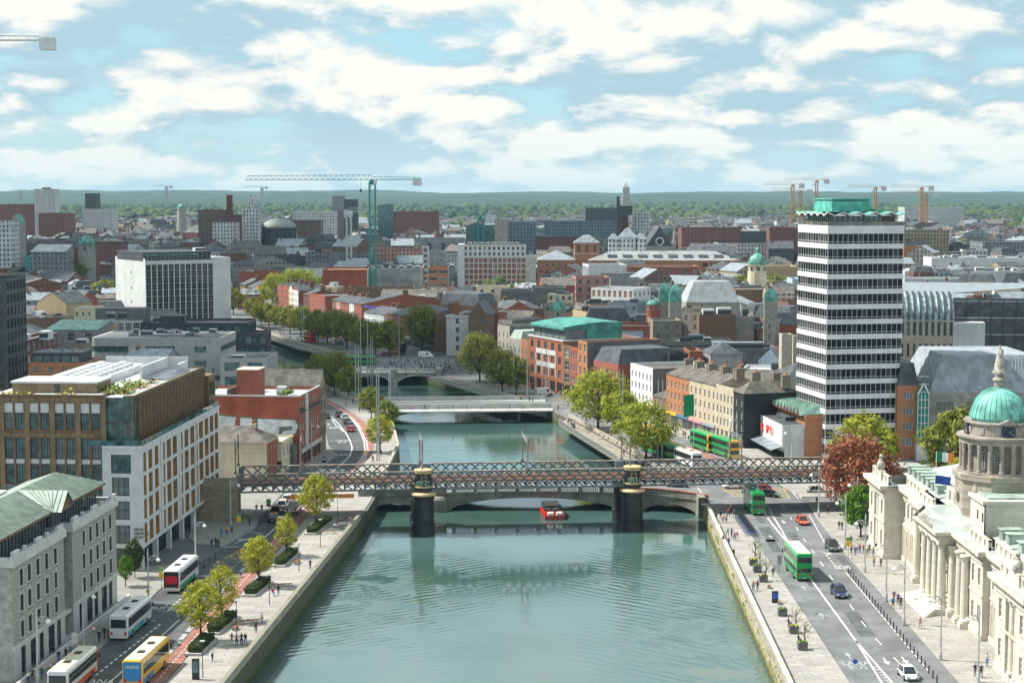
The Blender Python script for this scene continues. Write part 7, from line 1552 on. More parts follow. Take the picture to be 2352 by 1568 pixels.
 # brick, glass gable and big grey mansard offices behind the customs house
BX('brick_wing','orange brick office wing with slate roof and rooflights beside the tower','building',2062,2110,890,16.8,0,16,BRICKO,roof='mansard',roofm=SLATE,rh=5,Y=390,ws={'f':W_(4.6,3.5,2.2,1.7,n=1,nx=3,ny=1)})
def gable_glass():
 Yc=388;X0,_,_=AT(2109,880,Yc);X1,_,z1=AT(2134,880,Yc);w=X1-X0;z0=HZ(905,Yc);t=thing('glass_gable','tall narrow green glass gable between brick and stone offices','building',(X0,Yc,0));b=MB()
 b.add([(0,0,4),(w,0,4),(w,0,z0),(w/2,0,z1),(0,0,z0),(0,12,4),(w,12,4),(w,12,z0),(w/2,12,z1),(0,12,z0)],[(0,1,2,3,4),(4,3,8,9),(3,2,7,8),(0,4,9,5),(1,6,7,2)],0);b.build('glazing',[mat('glass_green',(.03,.22,.20),rough=.08,var=.1)],t)
 for i in range(4):k=MB();k.box(w*i/3-.07,-.1,4,w*i/3+.07,-.001,z0);k.build('mullion',[FRW],t)
 for j in range(9):k=MB();k.box(0,-.09,5+j*1.75,w,-.001,5.12+j*1.75);k.build('transom',[FRW],t)
 for sx in(0,1):k=MB();k.bar((w*sx,-.15,z0),(w/2,-.15,z1+.1),.3,.35);k.build('gable_trim',[WHITE],t)
 b=MB();b.box(0,0,0,w,12,4);b.build('base',[WHITE],t);FOOT.append(((X0,Yc),0,w,12))
gable_glass()
t=BX('mansard_office','stone office with huge grey lead mansard roof behind the copper dome','building',2134,2420,918,15,0,30,courses('office_stone',(.34,.32,.29),1.6,.8,streak=.3),Y=392,roof='mansard',roofm=mat('lead_blue',(.30,.34,.38),var=.12,scale=.5,streak=.4),rh=8.2,ws={'f':W_(7,6,4,3,n=4,m=2,nx=4,ny=2,glass=GL,frame=FRD)})
b=MB();b.box(3,1.4,15.3,28,2.0,17.4);b.build('attic_windows',[GL],t)
for i in range(40):k=MB();x=1.2+i*.7;k.bar((x,.3,15.3),(x+.1,3.4,23.0),.06,.06);k.build('seam',[LEAD],t)
# ------------------------------------------------------------------ the city farther off
import numpy as np
rr=random.Random(21)
for(nm,lab,a,e,y,h,D,wl,kw)in(('turquoise_block','stepped turquoise clad building left of the gridded tower',57,120,588,20,24,TEALP,dict(units=[(6,4,19,14,12,6,TEALP)])),('brick_block','dark red block beside the stepped turquoise building',118,153,585,20,18,BRICKD,{}),('long_skylight','grey block with long white sloping skylight',70,150,578,24,20,FB_['grey'],dict(roof='mono',roofm=FELTL,rh=4)),('concrete_tower','pale concrete tower at the left edge with green church roof behind',-20,24,507,42,20,FB_['white'],{}),('church','dark stone church tower with green roof at the left edge',24,44,512,40,14,STONE,dict(roof='gabley',roofm=COPPER,rh=6)),('high_rise','white and red high rise with orange roof box on the left skyline',78,125,434,63,24,FB_['white'],dict(Y=1900,units=[(8,4,62,8,8,4,ORB)])),('brewery','long dark red brewery building on the left skyline',-20,90,470,44,60,FB_['red'],dict(Y=1900)),('brewery','smaller dark red brewery wing below the high rise',88,150,490,38,40,FB_['red'],dict(Y=1800)),('scaffolded_tower','grey scaffolded block on the left skyline',195,221,444,60,20,FB_['dark'],dict(Y=2000)),('white_works','banded white works building below the scaffolded block',188,255,480,42,30,FB_['white'],dict(Y=1900)),('brick_block','big red brick flats with dark balconies left of centre',215,273,556,24,24,FB_['red'],{}),('apartment_block','red and teal apartment block below the skyline at left',160,212,568,23,20,FB_['red'],{}),('apartment_block','tan apartment block beside the red flats',105,155,574,22,18,FB_['tan'],{}),('dark_warehouse','dark brown warehouse left of the tall brick chimney',455,520,482,40,30,FB_['brown'],dict(Y=1500)),('dark_warehouse','purple brown block right of the tall brick chimney',520,585,494,36,30,FB_['red'],dict(Y=1480)),('white_block','pale ribbed block under the dark warehouse',487,540,511,28,20,FB_['white'],dict(Y=1420)),('white_block','long white office with strip windows behind the scaffolded dome',672,768,486,36,24,FB_['white'],dict(Y=1800)),('brick_flats','zigzag roofed brown flats right of the scaffolded dome',655,735,506,30,20,FB_['brown'],dict(Y=1650)),('glass_block','dark glass office on the centre skyline',763,792,450,60,24,GL,dict(Y=1900)),('glass_block','second dark glass office beside the crane mast',790,820,458,56,24,FB_['dark'],dict(Y=1850)),('glass_block','green glass tower right of the tall crane mast',868,903,470,46,20,GLT,dict(Y=1600)),('brick_flats','long red brick flats with white windows right of the tall crane',902,1008,486,38,20,FB_['red'],dict(Y=1800)),('glass_block','dark green glass office under the small green crane',1070,1140,518,30,30,GLT,dict(Y=1300,ws={})),('stone_keep','square grey stone tower beside the green glass office',1136,1166,504,36,12,STONE,dict(Y=1250)),('glass_block','green glass office right of the stone tower',1166,1230,510,32,30,FB_['blue'],dict(Y=1350)),('brick_block','long plain red wall block behind the hotel',1195,1370,545,24,20,FB_['red'],{}),('curved_block','dark curved glass block on the skyline left of the obelisk',1345,1425,478,42,40,FB_['dark'],dict(Y=1900)),('framed_block','pale framed apartment tower right of the obelisk',1453,1494,485,42,18,FB_['white'],dict(Y=1500)),('apartment_block','long green roofed apartments below the obelisk',1250,1420,508,32,24,FB_['blue'],dict(Y=1600)),('apartment_block','red and white apartments with flat green roof right of the church',1566,1700,523,28,22,FB_['red'],dict(Y=1350)),('apartment_block','dark glass fronted block right of the long apartments',1700,1780,532,26,20,FB_['dark'],dict(Y=1350)),('white_shed','long white low roof block behind the ornate green dome',1650,1830,558,22,24,FB_['white'],{}),('red_block','red block on the skyline just left of the white tower',1768,1832,522,30,18,FB_['red'],dict(Y=1300)),('hospital','pale scaffolded hospital block under the orange cranes',2078,2215,476,40,40,FB_['white'],dict(Y=2400)),('grey_hall','big grey sheet metal hall on the right',2258,2430,556,24,40,FB_['grey'],{}),('office_row','pale stone office row right of the white tower',2080,2180,528,27,20,FB_['tan'],dict(Y=1400)),('brick_block','red brick block with rooftop aerials right of the white tower',2076,2120,566,22,20,BRICKO,{}),('white_mall','long white mall with ribbed glass roof on the right',2140,2400,592,17,30,WHITE,dict(roofm=FELTL)),('white_mall','white flat mall roof crowded with plant on the right',2078,2400,622,15,34,WHITE,dict(roofm=FELTL)),('glass_mall','pale green glass and white frontage behind the curved roof',2078,2250,640,15,20,PALE,dict(roofm=FELTL)),('long_roof','long grey shed roof just beyond the curved glass roof',2076,2300,660,15,16,ZINC,dict(roofm=ZINC))):
 Yq=kw.pop('Y',None)
 if Yq:h=HZ(y,Yq)
 t=BX(nm,lab,'building',a,e,y,h,rr.uniform(-3,3),D,wl,**kw)
for t_,nn in(('white flat mall roof',26),('long white mall with',12),('glass_mall',0)):
 for o in[o for o in bpy.data.objects if o.get('label','').startswith(t_)]:
  W=o.children[0].data.vertices;mx=max(v.co.x for v in W)
  for i in range(nn):unit(o,rr.uniform(2,mx-8),rr.uniform(3,24),14.2 if nn>20 else 16.2,rr.uniform(2,7),rr.uniform(1.5,4),rr.uniform(.8,2.4),rr.choice([WPLANT,ZINC,STEEL,WHITE]))
  # church with rose window, pyramids, chimney, obelisk
X,Y,z=AT(1515,570,1150);t=thing('church','gothic grey stone church gable with rose window','church',(X,Y,0));H=HZ(565,Y);k=MB();k.box(-9,0,0,9,40,H);k.add([(-9,0,H),(9,0,H),(0,0,H+13),(-9,40,H),(9,40,H),(0,40,H+13)],[(0,1,2),(0,2,5,3),(2,1,4,5)],1);k.build('nave',[STONE,SLATE],t);o=disc(2.8,None,True,16,.3).build('rose_window',[WPLANT,GL],t,(0,-.1,H+3));
for sx in(-1,1):k=MB();k.lathe([(1.1,0),(1.1,H+4),(.1,H+12)],6,(sx*9.6,0));k.build('pinnacle',[STONE],t)
for i,(x,y,w,wd)in enumerate(((1410,534,3.2,'left'),(1443,530,5.5,'middle'),(1472,534,3.4,'right'))):
 X,Y,z=AT(x,y+15,1120);t=thing('pyramid_roof','pale pyramid roofed market lantern, %s one'%wd,'roof',(X,Y,0));k=MB();k.box(-w,0,0,w,2*w,z);k.build('wall',[FB_['white']],t);k=MB();k.add([(-w-.5,-.5,z),(w+.5,-.5,z),(w+.5,2*w,z),(-w-.5,2*w,z),(-.8,w-.8,z+w*1.1),(.8,w-.8,z+w*1.1),(.8,w+.8,z+w*1.1),(-.8,w+.8,z+w*1.1)],[(0,1,5,4),(1,2,6,5),(2,3,7,6),(3,0,4,7),(4,5,6,7)]);k.build('pyramid',[ZINC],t)
def stack(name,lab,x,y0,Y,r0,r1,m,cap=None):
 X,_,z=AT(x,y0,Y);t=thing(name,lab,'tower',(X,Y,0));k=MB();k.lathe([(r0,0),(r1,z-1.5),(r1*1.12,z-1.2),(r1*1.12,z)],12);k.build('shaft',[m],t)
 if cap:k=MB();k.lathe([(r1*1.1,z)]+[(r1*1.1*math.cos(q),z+r1*math.sin(q))for q in(.4,.8,1.2,1.5)],12);k.build('cap',[cap],t)
 return t
stack('brick_chimney','tall brown brick chimney on the skyline',527,448,1500,3.6,2.6,BRICKD);stack('stone_tower','tapering round stone tower with turquoise cap',417,478,1900,7,4.5,STONE,COPPER);stack('brick_chimney','dark brick chimney beside the obelisk with glass lookout',1433,478,1500,4.5,3.6,BRICKD)
X,Y,z=AT(1438,419,2850);t=thing('obelisk','tall pale stone obelisk rising over the park trees','monument',(X,Y,0));k=MB();k.lathe([(12,0),(7.5,z-8),(1,z)],4,a0=.785);k.build('shaft',[mat('obelisk_stone',(.42,.40,.37),var=.06)],t);k=MB();k.lathe([(20,0),(20,6),(14,10)],4,a0=.785);k.build('base',[STONE],t)
X,Y,z=AT(1420,451,1480);t=thing('lift_shaft','thin dark lift shaft with curved top beside the chimney','tower',(X,Y,0));k=MB();k.box(-1.2,0,0,1.2,3,z);k.box(1.2,0,z-16,12,8,z-8);k.build('shaft',[DARKP],t)
X,Y,z=AT(575,478,1450);t=thing('factory_tower','white stepped factory tower beside the tall brick chimney','tower',(X,Y,0));k=MB();k.box(-7,0,0,7,12,z);k.lathe([(2.5,z),(2.2,z+5),(.1,z+13)],8,(0,6));k.build('wall',[FB_['white']],t)
# ---- filler buildings: placed where the land is free
LM=[('the gridded white tower',430,650),('the turquoise dome',199,555),('the stepped turquoise block',105,590),('the left skyline high rise',100,470),('the scaffolded dome',641,530),('the tall brick chimney',527,490),('the tall teal crane',855,540),('the concrete box',905,650),('the big hotel',1130,600),('the small green crane',1105,520),('the Jervis sign tower',1348,580),('the shopping centre roof',1550,590),('the gothic church',1515,545),('the obelisk',1438,480),('the paired copper pavilions',1540,680),('the aerial covered mansard',1640,680),('the ornate green dome',1739,590),('the copper barrel roof',1290,745),('the stone drum dome',1281,700),('the curved glass roof',2130,700),('the white mall',2250,600),('the pale office with ribbon windows',350,790),('the cream rendered block',190,720),('the IOU wall',590,640),('the black glass tower',10,700),('the hospital',2150,490),('the dark brown gable',1648,740)]
def to_px(X,Y,Z):
 dz=Z-CAMH;f=Y*math.cos(TH)-dz*math.sin(TH);up=Y*math.sin(TH)+dz*math.cos(TH);return(CX+F*X/f,CY-F*up/f)
FA=np.zeros((6000,6));NF=[0]
def note(loc,a,W,D):FA[NF[0]]=(loc[0],loc[1],math.cos(a),math.sin(a),W,D);NF[0]+=1
for f_ in FOOT:note(*f_)
def free(cx,cy,r):
 A=FA[:NF[0]];x,y=cx-A[:,0],cy-A[:,1];u,v=x*A[:,2]+y*A[:,3],-x*A[:,3]+y*A[:,2]
 return not np.any((u>-r)&(u<A[:,4]+r)&(v>-r)&(v<A[:,5]+r))
PROT=[(1050,1235,652,1070),(845,975,665,925),(738,848,655,925),(258,532,725,750),(1225,1710,622,1020),(1320,1445,668,900),(590,692,556,1480),(545,635,648,1020),(550,1010,655,900),(1570,1705,690,650),(1720,1760,625,890),(965,1035,650,1000),(1440,1610,640,950),(1485,1570,715,640),(50,160,612,1300),(180,220,572,1140),(2076,2400,660,700),(1255,1310,735,598)]
def clear(X,Y,w,h):
 a,y=to_px(X-w*.6,Y,h);c,_=to_px(X+w*.6,Y,h)
 return not any(p[0]<c and p[1]>a and y<p[2]and Y<p[3]for p in PROT)
def on_land(x,y,r):
 if y<1390:
  L,Rr=lerp_line(LE,y),lerp_line(RE,y)
  if L-18-r<x<Rr+26+r:return False
 if y<700 and x<0 and x>lerp_line(LE,y)-30:return False
 if x>0 and y<560:return x>95+r or(y>430 and x>62+(505-y)*-.1+r)
 if x<0 and y<520:return False
 k=(x-CX*0)/y
 return abs(x/y)<.31
cand=[];tries=0
while len(cand)<1000 and tries<80000:
 tries+=1;Y=430*math.exp(rr.uniform(0,1.85));X=rr.uniform(-.31,.31)*Y;w=rr.uniform(9,20)*(1 if Y<900 else 1.25);d=rr.uniform(10,20)*(1 if Y<900 else 1.4);r=max(w,d)*.5
 if not on_land(X,Y,r)or not free(X,Y,r*.95):continue
 h=rr.uniform(8.5,13.5)if Y<700 else rr.uniform(9,16);yaw=rr.choice([-24,-4,4,20,66,-66])+rr.uniform(-4,4)
 if Y<640 and X>0:h=rr.uniform(8,12)
 if Y>1150:h=rr.uniform(11,21)
 if not clear(X,Y,w,h+2.5):continue
 cand.append((Y,X,w,d,h,yaw));note((X-w/2,Y-d/2),0,w,d)
cand.sort();small=[];tries=0
while len(small)<1900 and tries<30000:
 tries+=1;Y=820*math.exp(rr.uniform(0,1.1));X=rr.uniform(-.31,.31)*Y;w,d=rr.uniform(6,13),rr.uniform(7,12)
 if on_land(X,Y,5)and free(X,Y,5)and clear(X,Y,w,13):small.append((Y,X,w,d,rr.uniform(7,13),rr.choice([-24,-4,4,20,66,-66])+rr.uniform(-4,4)));note((X-w/2,Y-d/2),0,w,d)
COLS=[('red brick','red',5),('brown brick','brown',5),('grey rendered','grey',4),('white rendered','white',2),('tan brick','tan',2),('dark clad','dark',2),('stone','stone',4),('pink','pink',1),('blue grey','blue',2),('cream','cream',2)]
bag=[c for c in COLS for _ in range(c[2])];ROOFS=[('slate gable roofed','gable',SLATE),('slate hipped','hip',SLATE),('brown tiled','gable',SLATEB),('flat roofed','flat',FELT),('flat roofed','flat',FELTD),('flat roofed','flat',FELTL),('mansard roofed','mansard',SLATE),('metal roofed','gable',ZINC)]
used={};rest={}
def simple_block(b,X,Y,w,d,h,yaw,roof,mi,mr):
 b.T=Matrix.Translation((X,Y,0))@Matrix.Rotation(R(yaw),4,'Z')@Matrix.Translation((-w/2,-d/2,0));b.box(0,0,0,w,d,h,mi,mr)
 if roof!='flat':
  q=roof_mesh(roof,w,d,h,min(w,d)*.28,.3);b.box(w*.1,d*.4,h,w*.1+1,d*.6,h+min(w,d)*.28+1.8,1)
  for f,m_ in zip(q.f,q.m):b.add([q.v[i]for i in f],[tuple(range(len(f)))],mr if m_==0 else mi)
 else:
  for _ in range(2):x,y=rr.uniform(0,w*.6),rr.uniform(0,d*.6);b.box(x,y,h,x+w*.3,y+d*.3,h+rr.uniform(.8,2.4),mr)
 b.T=None
allm=[FB_[c[1]]for c in COLS]+[SLATE,SLATEB,FELT,FELTD,FELTL,ZINC];mi_of={m.name:i for i,m in enumerate(allm)}
far=MB();NIND=285
for n,(Y,X,w,d,h,yaw)in enumerate(cand+small):
 cl=rr.choice(bag);rf=rr.choice(ROOFS)
 if n>=NIND:simple_block(far,X,Y,w,d,h,yaw,rf[1],mi_of[FB_[cl[1]].name],mi_of[rf[2].name]);continue
 px_,py_=to_px(X,Y,h);best=min(LM,key=lambda l:(l[1]-px_)**2+((l[2]-py_)*2.2)**2);dx,dy=px_-best[1],py_-best[2]
 rel=('left of' if dx<-45 else 'right of' if dx>45 else 'below' if dy>12 else 'behind');far_='near' if abs(dx)<110 else 'some way'
 base='%s %s building %s%s %s'%(cl[0],rf[0],'' if far_=='near' or rel in('below','behind')else 'well ',rel,best[0])
 used.setdefault(base,[]).append((px_,n,X,Y,w,d,h,yaw,cl,rf))
for base,L in used.items():
 L.sort()
 for i,(px_,n,X,Y,w,d,h,yaw,cl,rf)in enumerate(L):
  lab=base if len(L)==1 else base+', %s from left'%ORDW[i]
  c,s_=math.cos(R(yaw)),math.sin(R(yaw));loc=(X-w/2*c+d/2*s_,Y-w/2*s_-d/2*c);near=Y<760
  wall=dict(red=BRICK,brown=BRICKB,grey=CONC,white=WHITE,tan=BRICKT,dark=DARKP,stone=STONEB,pink=MATS['pink_paint'],blue=BLUEP,cream=CREAM)[cl[1]]if near else FB_[cl[1]]
  kw=dict(wins={s:[dict(n=max(2,int(l/3.2)),m=max(1,int((h-1)/3.3)),w=1.1,h=1.7,z=1.6,dz=3.3)]for s,l in(('f',w),('l' if X>0 else 'r',d))})if near else{}
  t=building(('flat_roofed_building' if rf[1]=='flat' else 'pitched_roof_building'),lab,'building',loc,yaw,w,d,h,wall,roof=rf[1],roofm=rf[2],rh=min(w,d)*.28,group='background city buildings',chim=[(w*.15,d*.5,h+1.6,1.0,2.2,2.2,BRICKB,3 if near else 0)]if rf[1]in('gable','hip')and rr.random()<.75 else(),**kw)
  if rf[1]=='flat':
   for _ in range(rr.randint(1,4)):unit(t,rr.uniform(.5,w*.6),rr.uniform(1,d*.6),h-.9,rr.uniform(1.2,w*.3),rr.uniform(1,3),rr.uniform(1,2.6),rr.choice([WPLANT,ZINC,CONCD,FELTD]))
for _ in range(3800):
 Y=2400*math.exp(rr.uniform(-.25,.75));X=rr.uniform(-.31,.31)*Y;cl=rr.choice(bag);rf=rr.choice(ROOFS[:6]);simple_block(far,X,Y,rr.uniform(10,34),rr.uniform(8,14),rr.uniform(6,12),rr.choice([0,12,-15,75])+rr.uniform(-4,4),rf[1],mi_of[FB_[cl[1]].name],mi_of[rf[2].name])
o=far.build('distant_houses',allm);tag(o,'mass of small far roofs filling the city towards the park','houses',kind='stuff')
# ---- woods and ridge
WOODM=[]
for i,(c1,c2)in enumerate((((.02,.042,.014),(.055,.085,.024)),((.035,.06,.015),(.10,.125,.03)),((.016,.034,.018),(.04,.062,.026)))):
 m=mat('wood_%s'%'abc'[i],c2,var=0);nt=m.node_tree;bs=nt.nodes['Principled BSDF'];bs.inputs['Specular IOR Level'].default_value=.1;tc=N(nt,'ShaderNodeTexCoord');n=N(nt,'ShaderNodeTexNoise',Scale=.12,Detail=5.0,Roughness=.7);nt.links.new(tc.outputs['Object'],n.inputs['Vector']);nt.links.new(mixc(nt,sstep(nt,n.outputs[0],.38,.62),c1,c2),bs.inputs['Base Color']);WOODM.append(m)
def lump(b,x,y,z,r,hgt,mi,seed):
 n=7;v=[];q=random.Random(seed)
 for k,(f,zf)in enumerate(((.55,0),(.95,.28),(1.0,.5),(.75,.78),(.35,.95))):
  for i in range(n):a=2*math.pi*(i+.5*(k%2))/n;s_=f*q.uniform(.72,1.25)*r;v.append((x+s_*math.cos(a),y+s_*math.sin(a),z+hgt*zf*q.uniform(.9,1.1)))
 v.append((x,y,z+hgt));fs=[(k*n+i,k*n+(i+1)%n,(k+1)*n+(i+1)%n,(k+1)*n+i)for k in range(4)for i in range(n)]+[(4*n+i,4*n+(i+1)%n,5*n)for i in range(n)]
 b.add(v,fs,mi)
wb=MB()
for k in range(7500):
 Y=2500*math.exp(rr.uniform(0,1.2));X=rr.uniform(-.31,.31)*Y;d=mnoise.noise(Vector((X*.0016,Y*.0011,3.0)));pk=(X/Y>-.12)*.22+(Y>3600)*.25
 if d+pk<.10:continue
 r=rr.uniform(4,11)*(1+Y/12000);mi=1 if mnoise.noise(Vector((X*.004,Y*.003,9)))>.12 else(2 if rr.random()<.3 else 0);lump(wb,X,Y,0,r,r*rr.uniform(1.0,1.7),mi,k)  # sunlit patches of wood put into the colour as a brighter green
for k in range(420):
 Y=900*math.exp(rr.uniform(0,.95));X=rr.uniform(-.31,.31)*Y
 if on_land(X,Y,8)and free(X,Y,3):r=rr.uniform(4,7);lump(wb,X,Y,0,r,r*2.1,rr.choice([0,1,1]),k)
o=wb.build('woodland',WOODM,smooth=True);tag(o,'broad mass of green park woodland below the horizon','woodland',kind='stuff')
hb=MB();n=120
for j,(Y,zz,amp)in enumerate(((7200,30,12),(8800,50,14),(10800,68,16))):
 P=[(-.34*Y+.68*Y*i/n,Y,zz*(1.1-.2*(i/n))+amp*mnoise.noise(Vector((i*.11,j*7.3,0)))+amp*.35*mnoise.noise(Vector((i*.6,j*3.1,5))))for i in range(n+1)]
 for i in range(n):a,c=P[i],P[i+1];hb.quad((a[0],Y-900,-1),(c[0],Y-900,-1),c,a);hb.quad(a,c,(c[0],Y+900,-1),(a[0],Y+900,-1))
struct('hills',hb,[WOODM[2]],smooth=True)
# ---- cranes
def crane(label,xm,ybase,Y,xt,xc,yj,m,mast=1.6,zbase=0.0,jh=2.2,cw=True,yj2=None,th=1.0):
 """mast at column xm, jib tip at column xt, counter jib end at xc, jib row yj"""
 X,_,z=AT(xm,yj,Y);t=thing('tower_crane',label,'crane',(X,Y,0),0,'tower cranes');Lt=(xt-xm)/F*Y;Lc=(xc-xm)/F*Y;k=MB();s_=mast/2
 for sx in(-s_,s_):
  for sy in(-s_,s_):k.bar((sx,sy,zbase),(sx,sy,z-1),.24*mast/1.6*th,.24*mast/1.6*th)
 nb_=max(4,int((z-zbase)/(mast*1.3)))
 for i in range(nb_):
  a,c=zbase+(z-1-zbase)*i/nb_,zbase+(z-1-zbase)*(i+1)/nb_;sg=1 if i%2 else-1
  k.bar((-s_*sg,-s_,a),(s_*sg,-s_,c),.16*th,.16*th);k.bar((-s_,-s_*sg,a),(-s_,s_*sg,c),.16*th,.16*th);k.bar((-s_,-s_,a),(s_,-s_,a),.14,.14)
 k.build('mast',[m],t);k=MB();dz=0 if yj2 is None else(yj-yj2)/F*Y
 for(L,hh)in((Lt,jh),(Lc,jh*.6)):
  d_=dz if L==Lt else 0;sg=1 if L>0 else-1;n=max(4,int(abs(L)/(jh*1.1)))
  k.bar((0,-.7,z),(L,-.7,z+d_),.2*th,.2*th);k.bar((0,.7,z),(L,.7,z+d_),.2*th,.2*th);k.bar((0,0,z+hh),(L*.97,0,z+hh*.8+d_),.22,.22)
  for i in range(n):a,c=L*i/n,L*(i+.5)/n;e=L*(i+1)/n;k.bar((a,-.7,z+d_*i/n),(c,0,z+hh*.95+d_*i/n),.11*th,.11*th);k.bar((c,0,z+hh*.95+d_*i/n),(e,-.7,z+d_*(i+1)/n),.11*th,.11*th)
 k.build('jib',[m],t);k=MB();k.box(-1.3,-1.6,z-2.6,1.3,1.2,z-.1);k.build('slewing_ring',[m],t);k=MB();k.box(.9,-1.9,z-2.4,2.6,-.4,z-.2);k.build('cab',[FRW],t)
 if cw:k=MB();sg=1 if Lc>0 else-1;k.box(min(Lc,Lc-sg*1.8*jh),-1,z-1.2*jh,max(Lc,Lc-sg*1.8*jh),1,z+.3*jh);k.build('counterweight',[WPLANT],t)
 k=MB();tx=Lt*.09 if abs(Lt)>30 else Lt*.4;k.tube([(tx,0,z),(tx,0,z-5)],.08,4);k.box(tx-.6,-.5,z-6.4,tx+.6,.5,z-5);k.build('hook_block',[FRD],t);return t
TEALC=mat('crane_teal',(.02,.27,.26),var=.08);ORC=mat('crane_orange',(.55,.25,.03),var=.08);WHC=mat('crane_white',(.6,.62,.62),var=.05);BLC=mat('crane_blue',(.03,.28,.45),var=.05)
crane('tall teal tower crane with long jib over the city centre',855,660,925,565,968,413,TEALC,3.0,10,2.6,th=1.5)
crane('smaller green tower crane with drooping jib',1105,552,1300,1010,1140,497,TEALC,4.2,20,4.5,True,484,2.2);crane('slim white lattice crane with blue jib beside the tall crane',801,600,1150,850,790,487,WHC,3.0,10,3,th=1.8)
for lab,xm,xt,xc,y in(('orange tower crane, leftmost of the group by the white tower',1821,1755,1848,424),('low orange tower crane just right of the leftmost one',1839,1773,1866,438),('tallest orange tower crane above the white tower roof',1876,1800,1905,414),('orange tower crane just right of the copper penthouse',2011,1947,2036,430),('orange tower crane over the hospital, upper jib',2117,2043,2145,430),('orange tower crane over the hospital, lower jib',2128,2045,2158,444)):crane(lab,xm,500,2300,xt,xc,y,ORC,3.0,0,4.0,th=2.0)
for lab,xm,xt,xc,y in(('tiny grey crane on the horizon above the high rise',382,350,396,428),('tiny grey crane on the horizon left of the tall crane',602,560,615,430),('tiny grey crane on the far left horizon',48,30,62,437)):crane(lab,xm,440,5200,xt,xc,y,STEEL,5,0,5,th=4)
crane('crane jib with counterweight reaching in at the top left corner',-70,400,330,-260,124,93,WHC,2.0,0,1.5)
# ------------------------------------------------------------------ trees
def leafmat(name,c1,c2,tr=.35):
 if name in MATS:return MATS[name]
 m=bpy.data.materials.new(name);m.use_nodes=True;nt=m.node_tree;out=[n for n in nt.nodes if n.type=='OUTPUT_MATERIAL'][0];bs=nt.nodes['Principled BSDF'];bs.inputs['Roughness'].default_value=.6;bs.inputs['Specular IOR Level'].default_value=.25
 tc=N(nt,'ShaderNodeTexCoord');n=N(nt,'ShaderNodeTexNoise',Scale=.9,Detail=3.0);nt.links.new(tc.outputs['Object'],n.inputs['Vector']);c=mixc(nt,sstep(nt,n.outputs[0],.35,.65),c1,c2);nt.links.new(c,bs.inputs['Base Color'])
 t=N(nt,'ShaderNodeBsdfTranslucent');nt.links.new(c,t.inputs[0]);mx=N(nt,'ShaderNodeMixShader');mx.inputs[0].default_value=tr;nt.links.new(bs.outputs[0],mx.inputs[1]);nt.links.new(t.outputs[0],mx.inputs[2]);nt.links.new(mx.outputs[0],out.inputs[0]);MATS[name]=m;return m
BARK=mat('bark',(.09,.07,.05),var=.25,scale=2.0,rough=.95)
LEAVES=dict(street=leafmat('leaf_lime',(.26,.30,.02),(.52,.50,.05),.45),plane=leafmat('leaf_olive',(.13,.15,.02),(.31,.30,.05),.4),lime=leafmat('leaf_bright',(.20,.25,.02),(.42,.44,.05),.45),copper=leafmat('leaf_copper',(.17,.05,.03),(.44,.17,.09),.3),bush=leafmat('leaf_green',(.05,.14,.01),(.15,.30,.02)),hedge=leafmat('leaf_hedge',(.018,.035,.008),(.06,.085,.02),.1),mid=leafmat('leaf_mid',(.11,.14,.018),(.27,.29,.04),.35))
TREES={}
def tree_proto(kind,H,cw,trunk,nl,ls,seed,clumps=26,sparse=1.0):
 """trunk with limbs, crown of leaf faces gathered in clumps"""
 q=random.Random(seed);tr=MB();r0=.018*H+.05;ch=H-trunk;pts=[(0,0,0),(q.uniform(-.1,.1),q.uniform(-.1,.1),trunk*.6),(q.uniform(-.2,.2),q.uniform(-.2,.2),trunk+ch*.25),(q.uniform(-.3,.3),q.uniform(-.3,.3),H*.86)]
 tr.tube(pts,[r0,r0*.8,r0*.6,r0*.15],7);cl=[]
 for i in range(clumps):
  f=(i+.5)/clumps;zf=f**.9;prof=math.sin(math.pi*min(1,.10+.86*zf))**.65;a=i*2.399+q.uniform(-.4,.4);rad=cw*.5*prof*math.sqrt(q.uniform(.25,1.0));cl.append((rad*math.cos(a),rad*math.sin(a),trunk+ch*(.06+.88*zf)+q.uniform(-.04,.04)*ch,cw*q.uniform(.13,.22)))
 for(x,y,z,r)in cl[::2]:b_=(pts[2][0]*.6,pts[2][1]*.6,max(trunk*.75,z-ch*.3-.3*math.hypot(x,y)));tr.tube([b_,(x*.5,y*.5,(b_[2]+z)/2+.05*ch),(x*.92,y*.92,z)],[r0*.4,r0*.25,r0*.08],5)
 lf=MB()
 for k in range(nl):
  c=cl[q.randrange(len(cl))];d=Vector((q.gauss(0,1),q.gauss(0,1),q.gauss(0,.8)));d=d.normalized()*(q.random()**.45)*c[3]*sparse;p=Vector(c[:3])+d;s_=ls*q.uniform(.6,1.35)
  nrm=(d.normalized()+Vector((q.uniform(-.7,.7),q.uniform(-.7,.7),q.uniform(-.2,.9)))).normalized();u=nrm.orthogonal().normalized();u.rotate(Matrix.Rotation(q.uniform(0,6.28),3,nrm));v=nrm.cross(u)
  lf.quad(tuple(p-u*s_),tuple(p-v*s_*.6),tuple(p+u*s_),tuple(p+v*s_*.6))
 return tr.mesh('trunk',[BARK]),lf.mesh('crown',[LEAVES[kind]])
def tree(kind,key,label,loc,H,group=None,name='street_tree',args=None,wide=1.0):
 if key not in TREES:TREES[key]=tree_proto(kind,*args)
 t=thing(name,label,'tree',loc,rnd.uniform(0,6.28),group);s_=H/args[0];t.scale=(s_*wide,s_*wide,s_)
 link('trunk',TREES[key][0],t);link('crown',TREES[key][1],t);return t
AS=(8.0,5.2,2.4,3200,.17,3,34);AT_=(8.0,4.6,2.2,2300,.16,5,30);AP=(14.0,12.0,3.4,5200,.33,7,52);AL=(13.0,12.0,2.6,5600,.30,9,52);AM=(11.0,8.5,2.6,2600,.34,13,36)
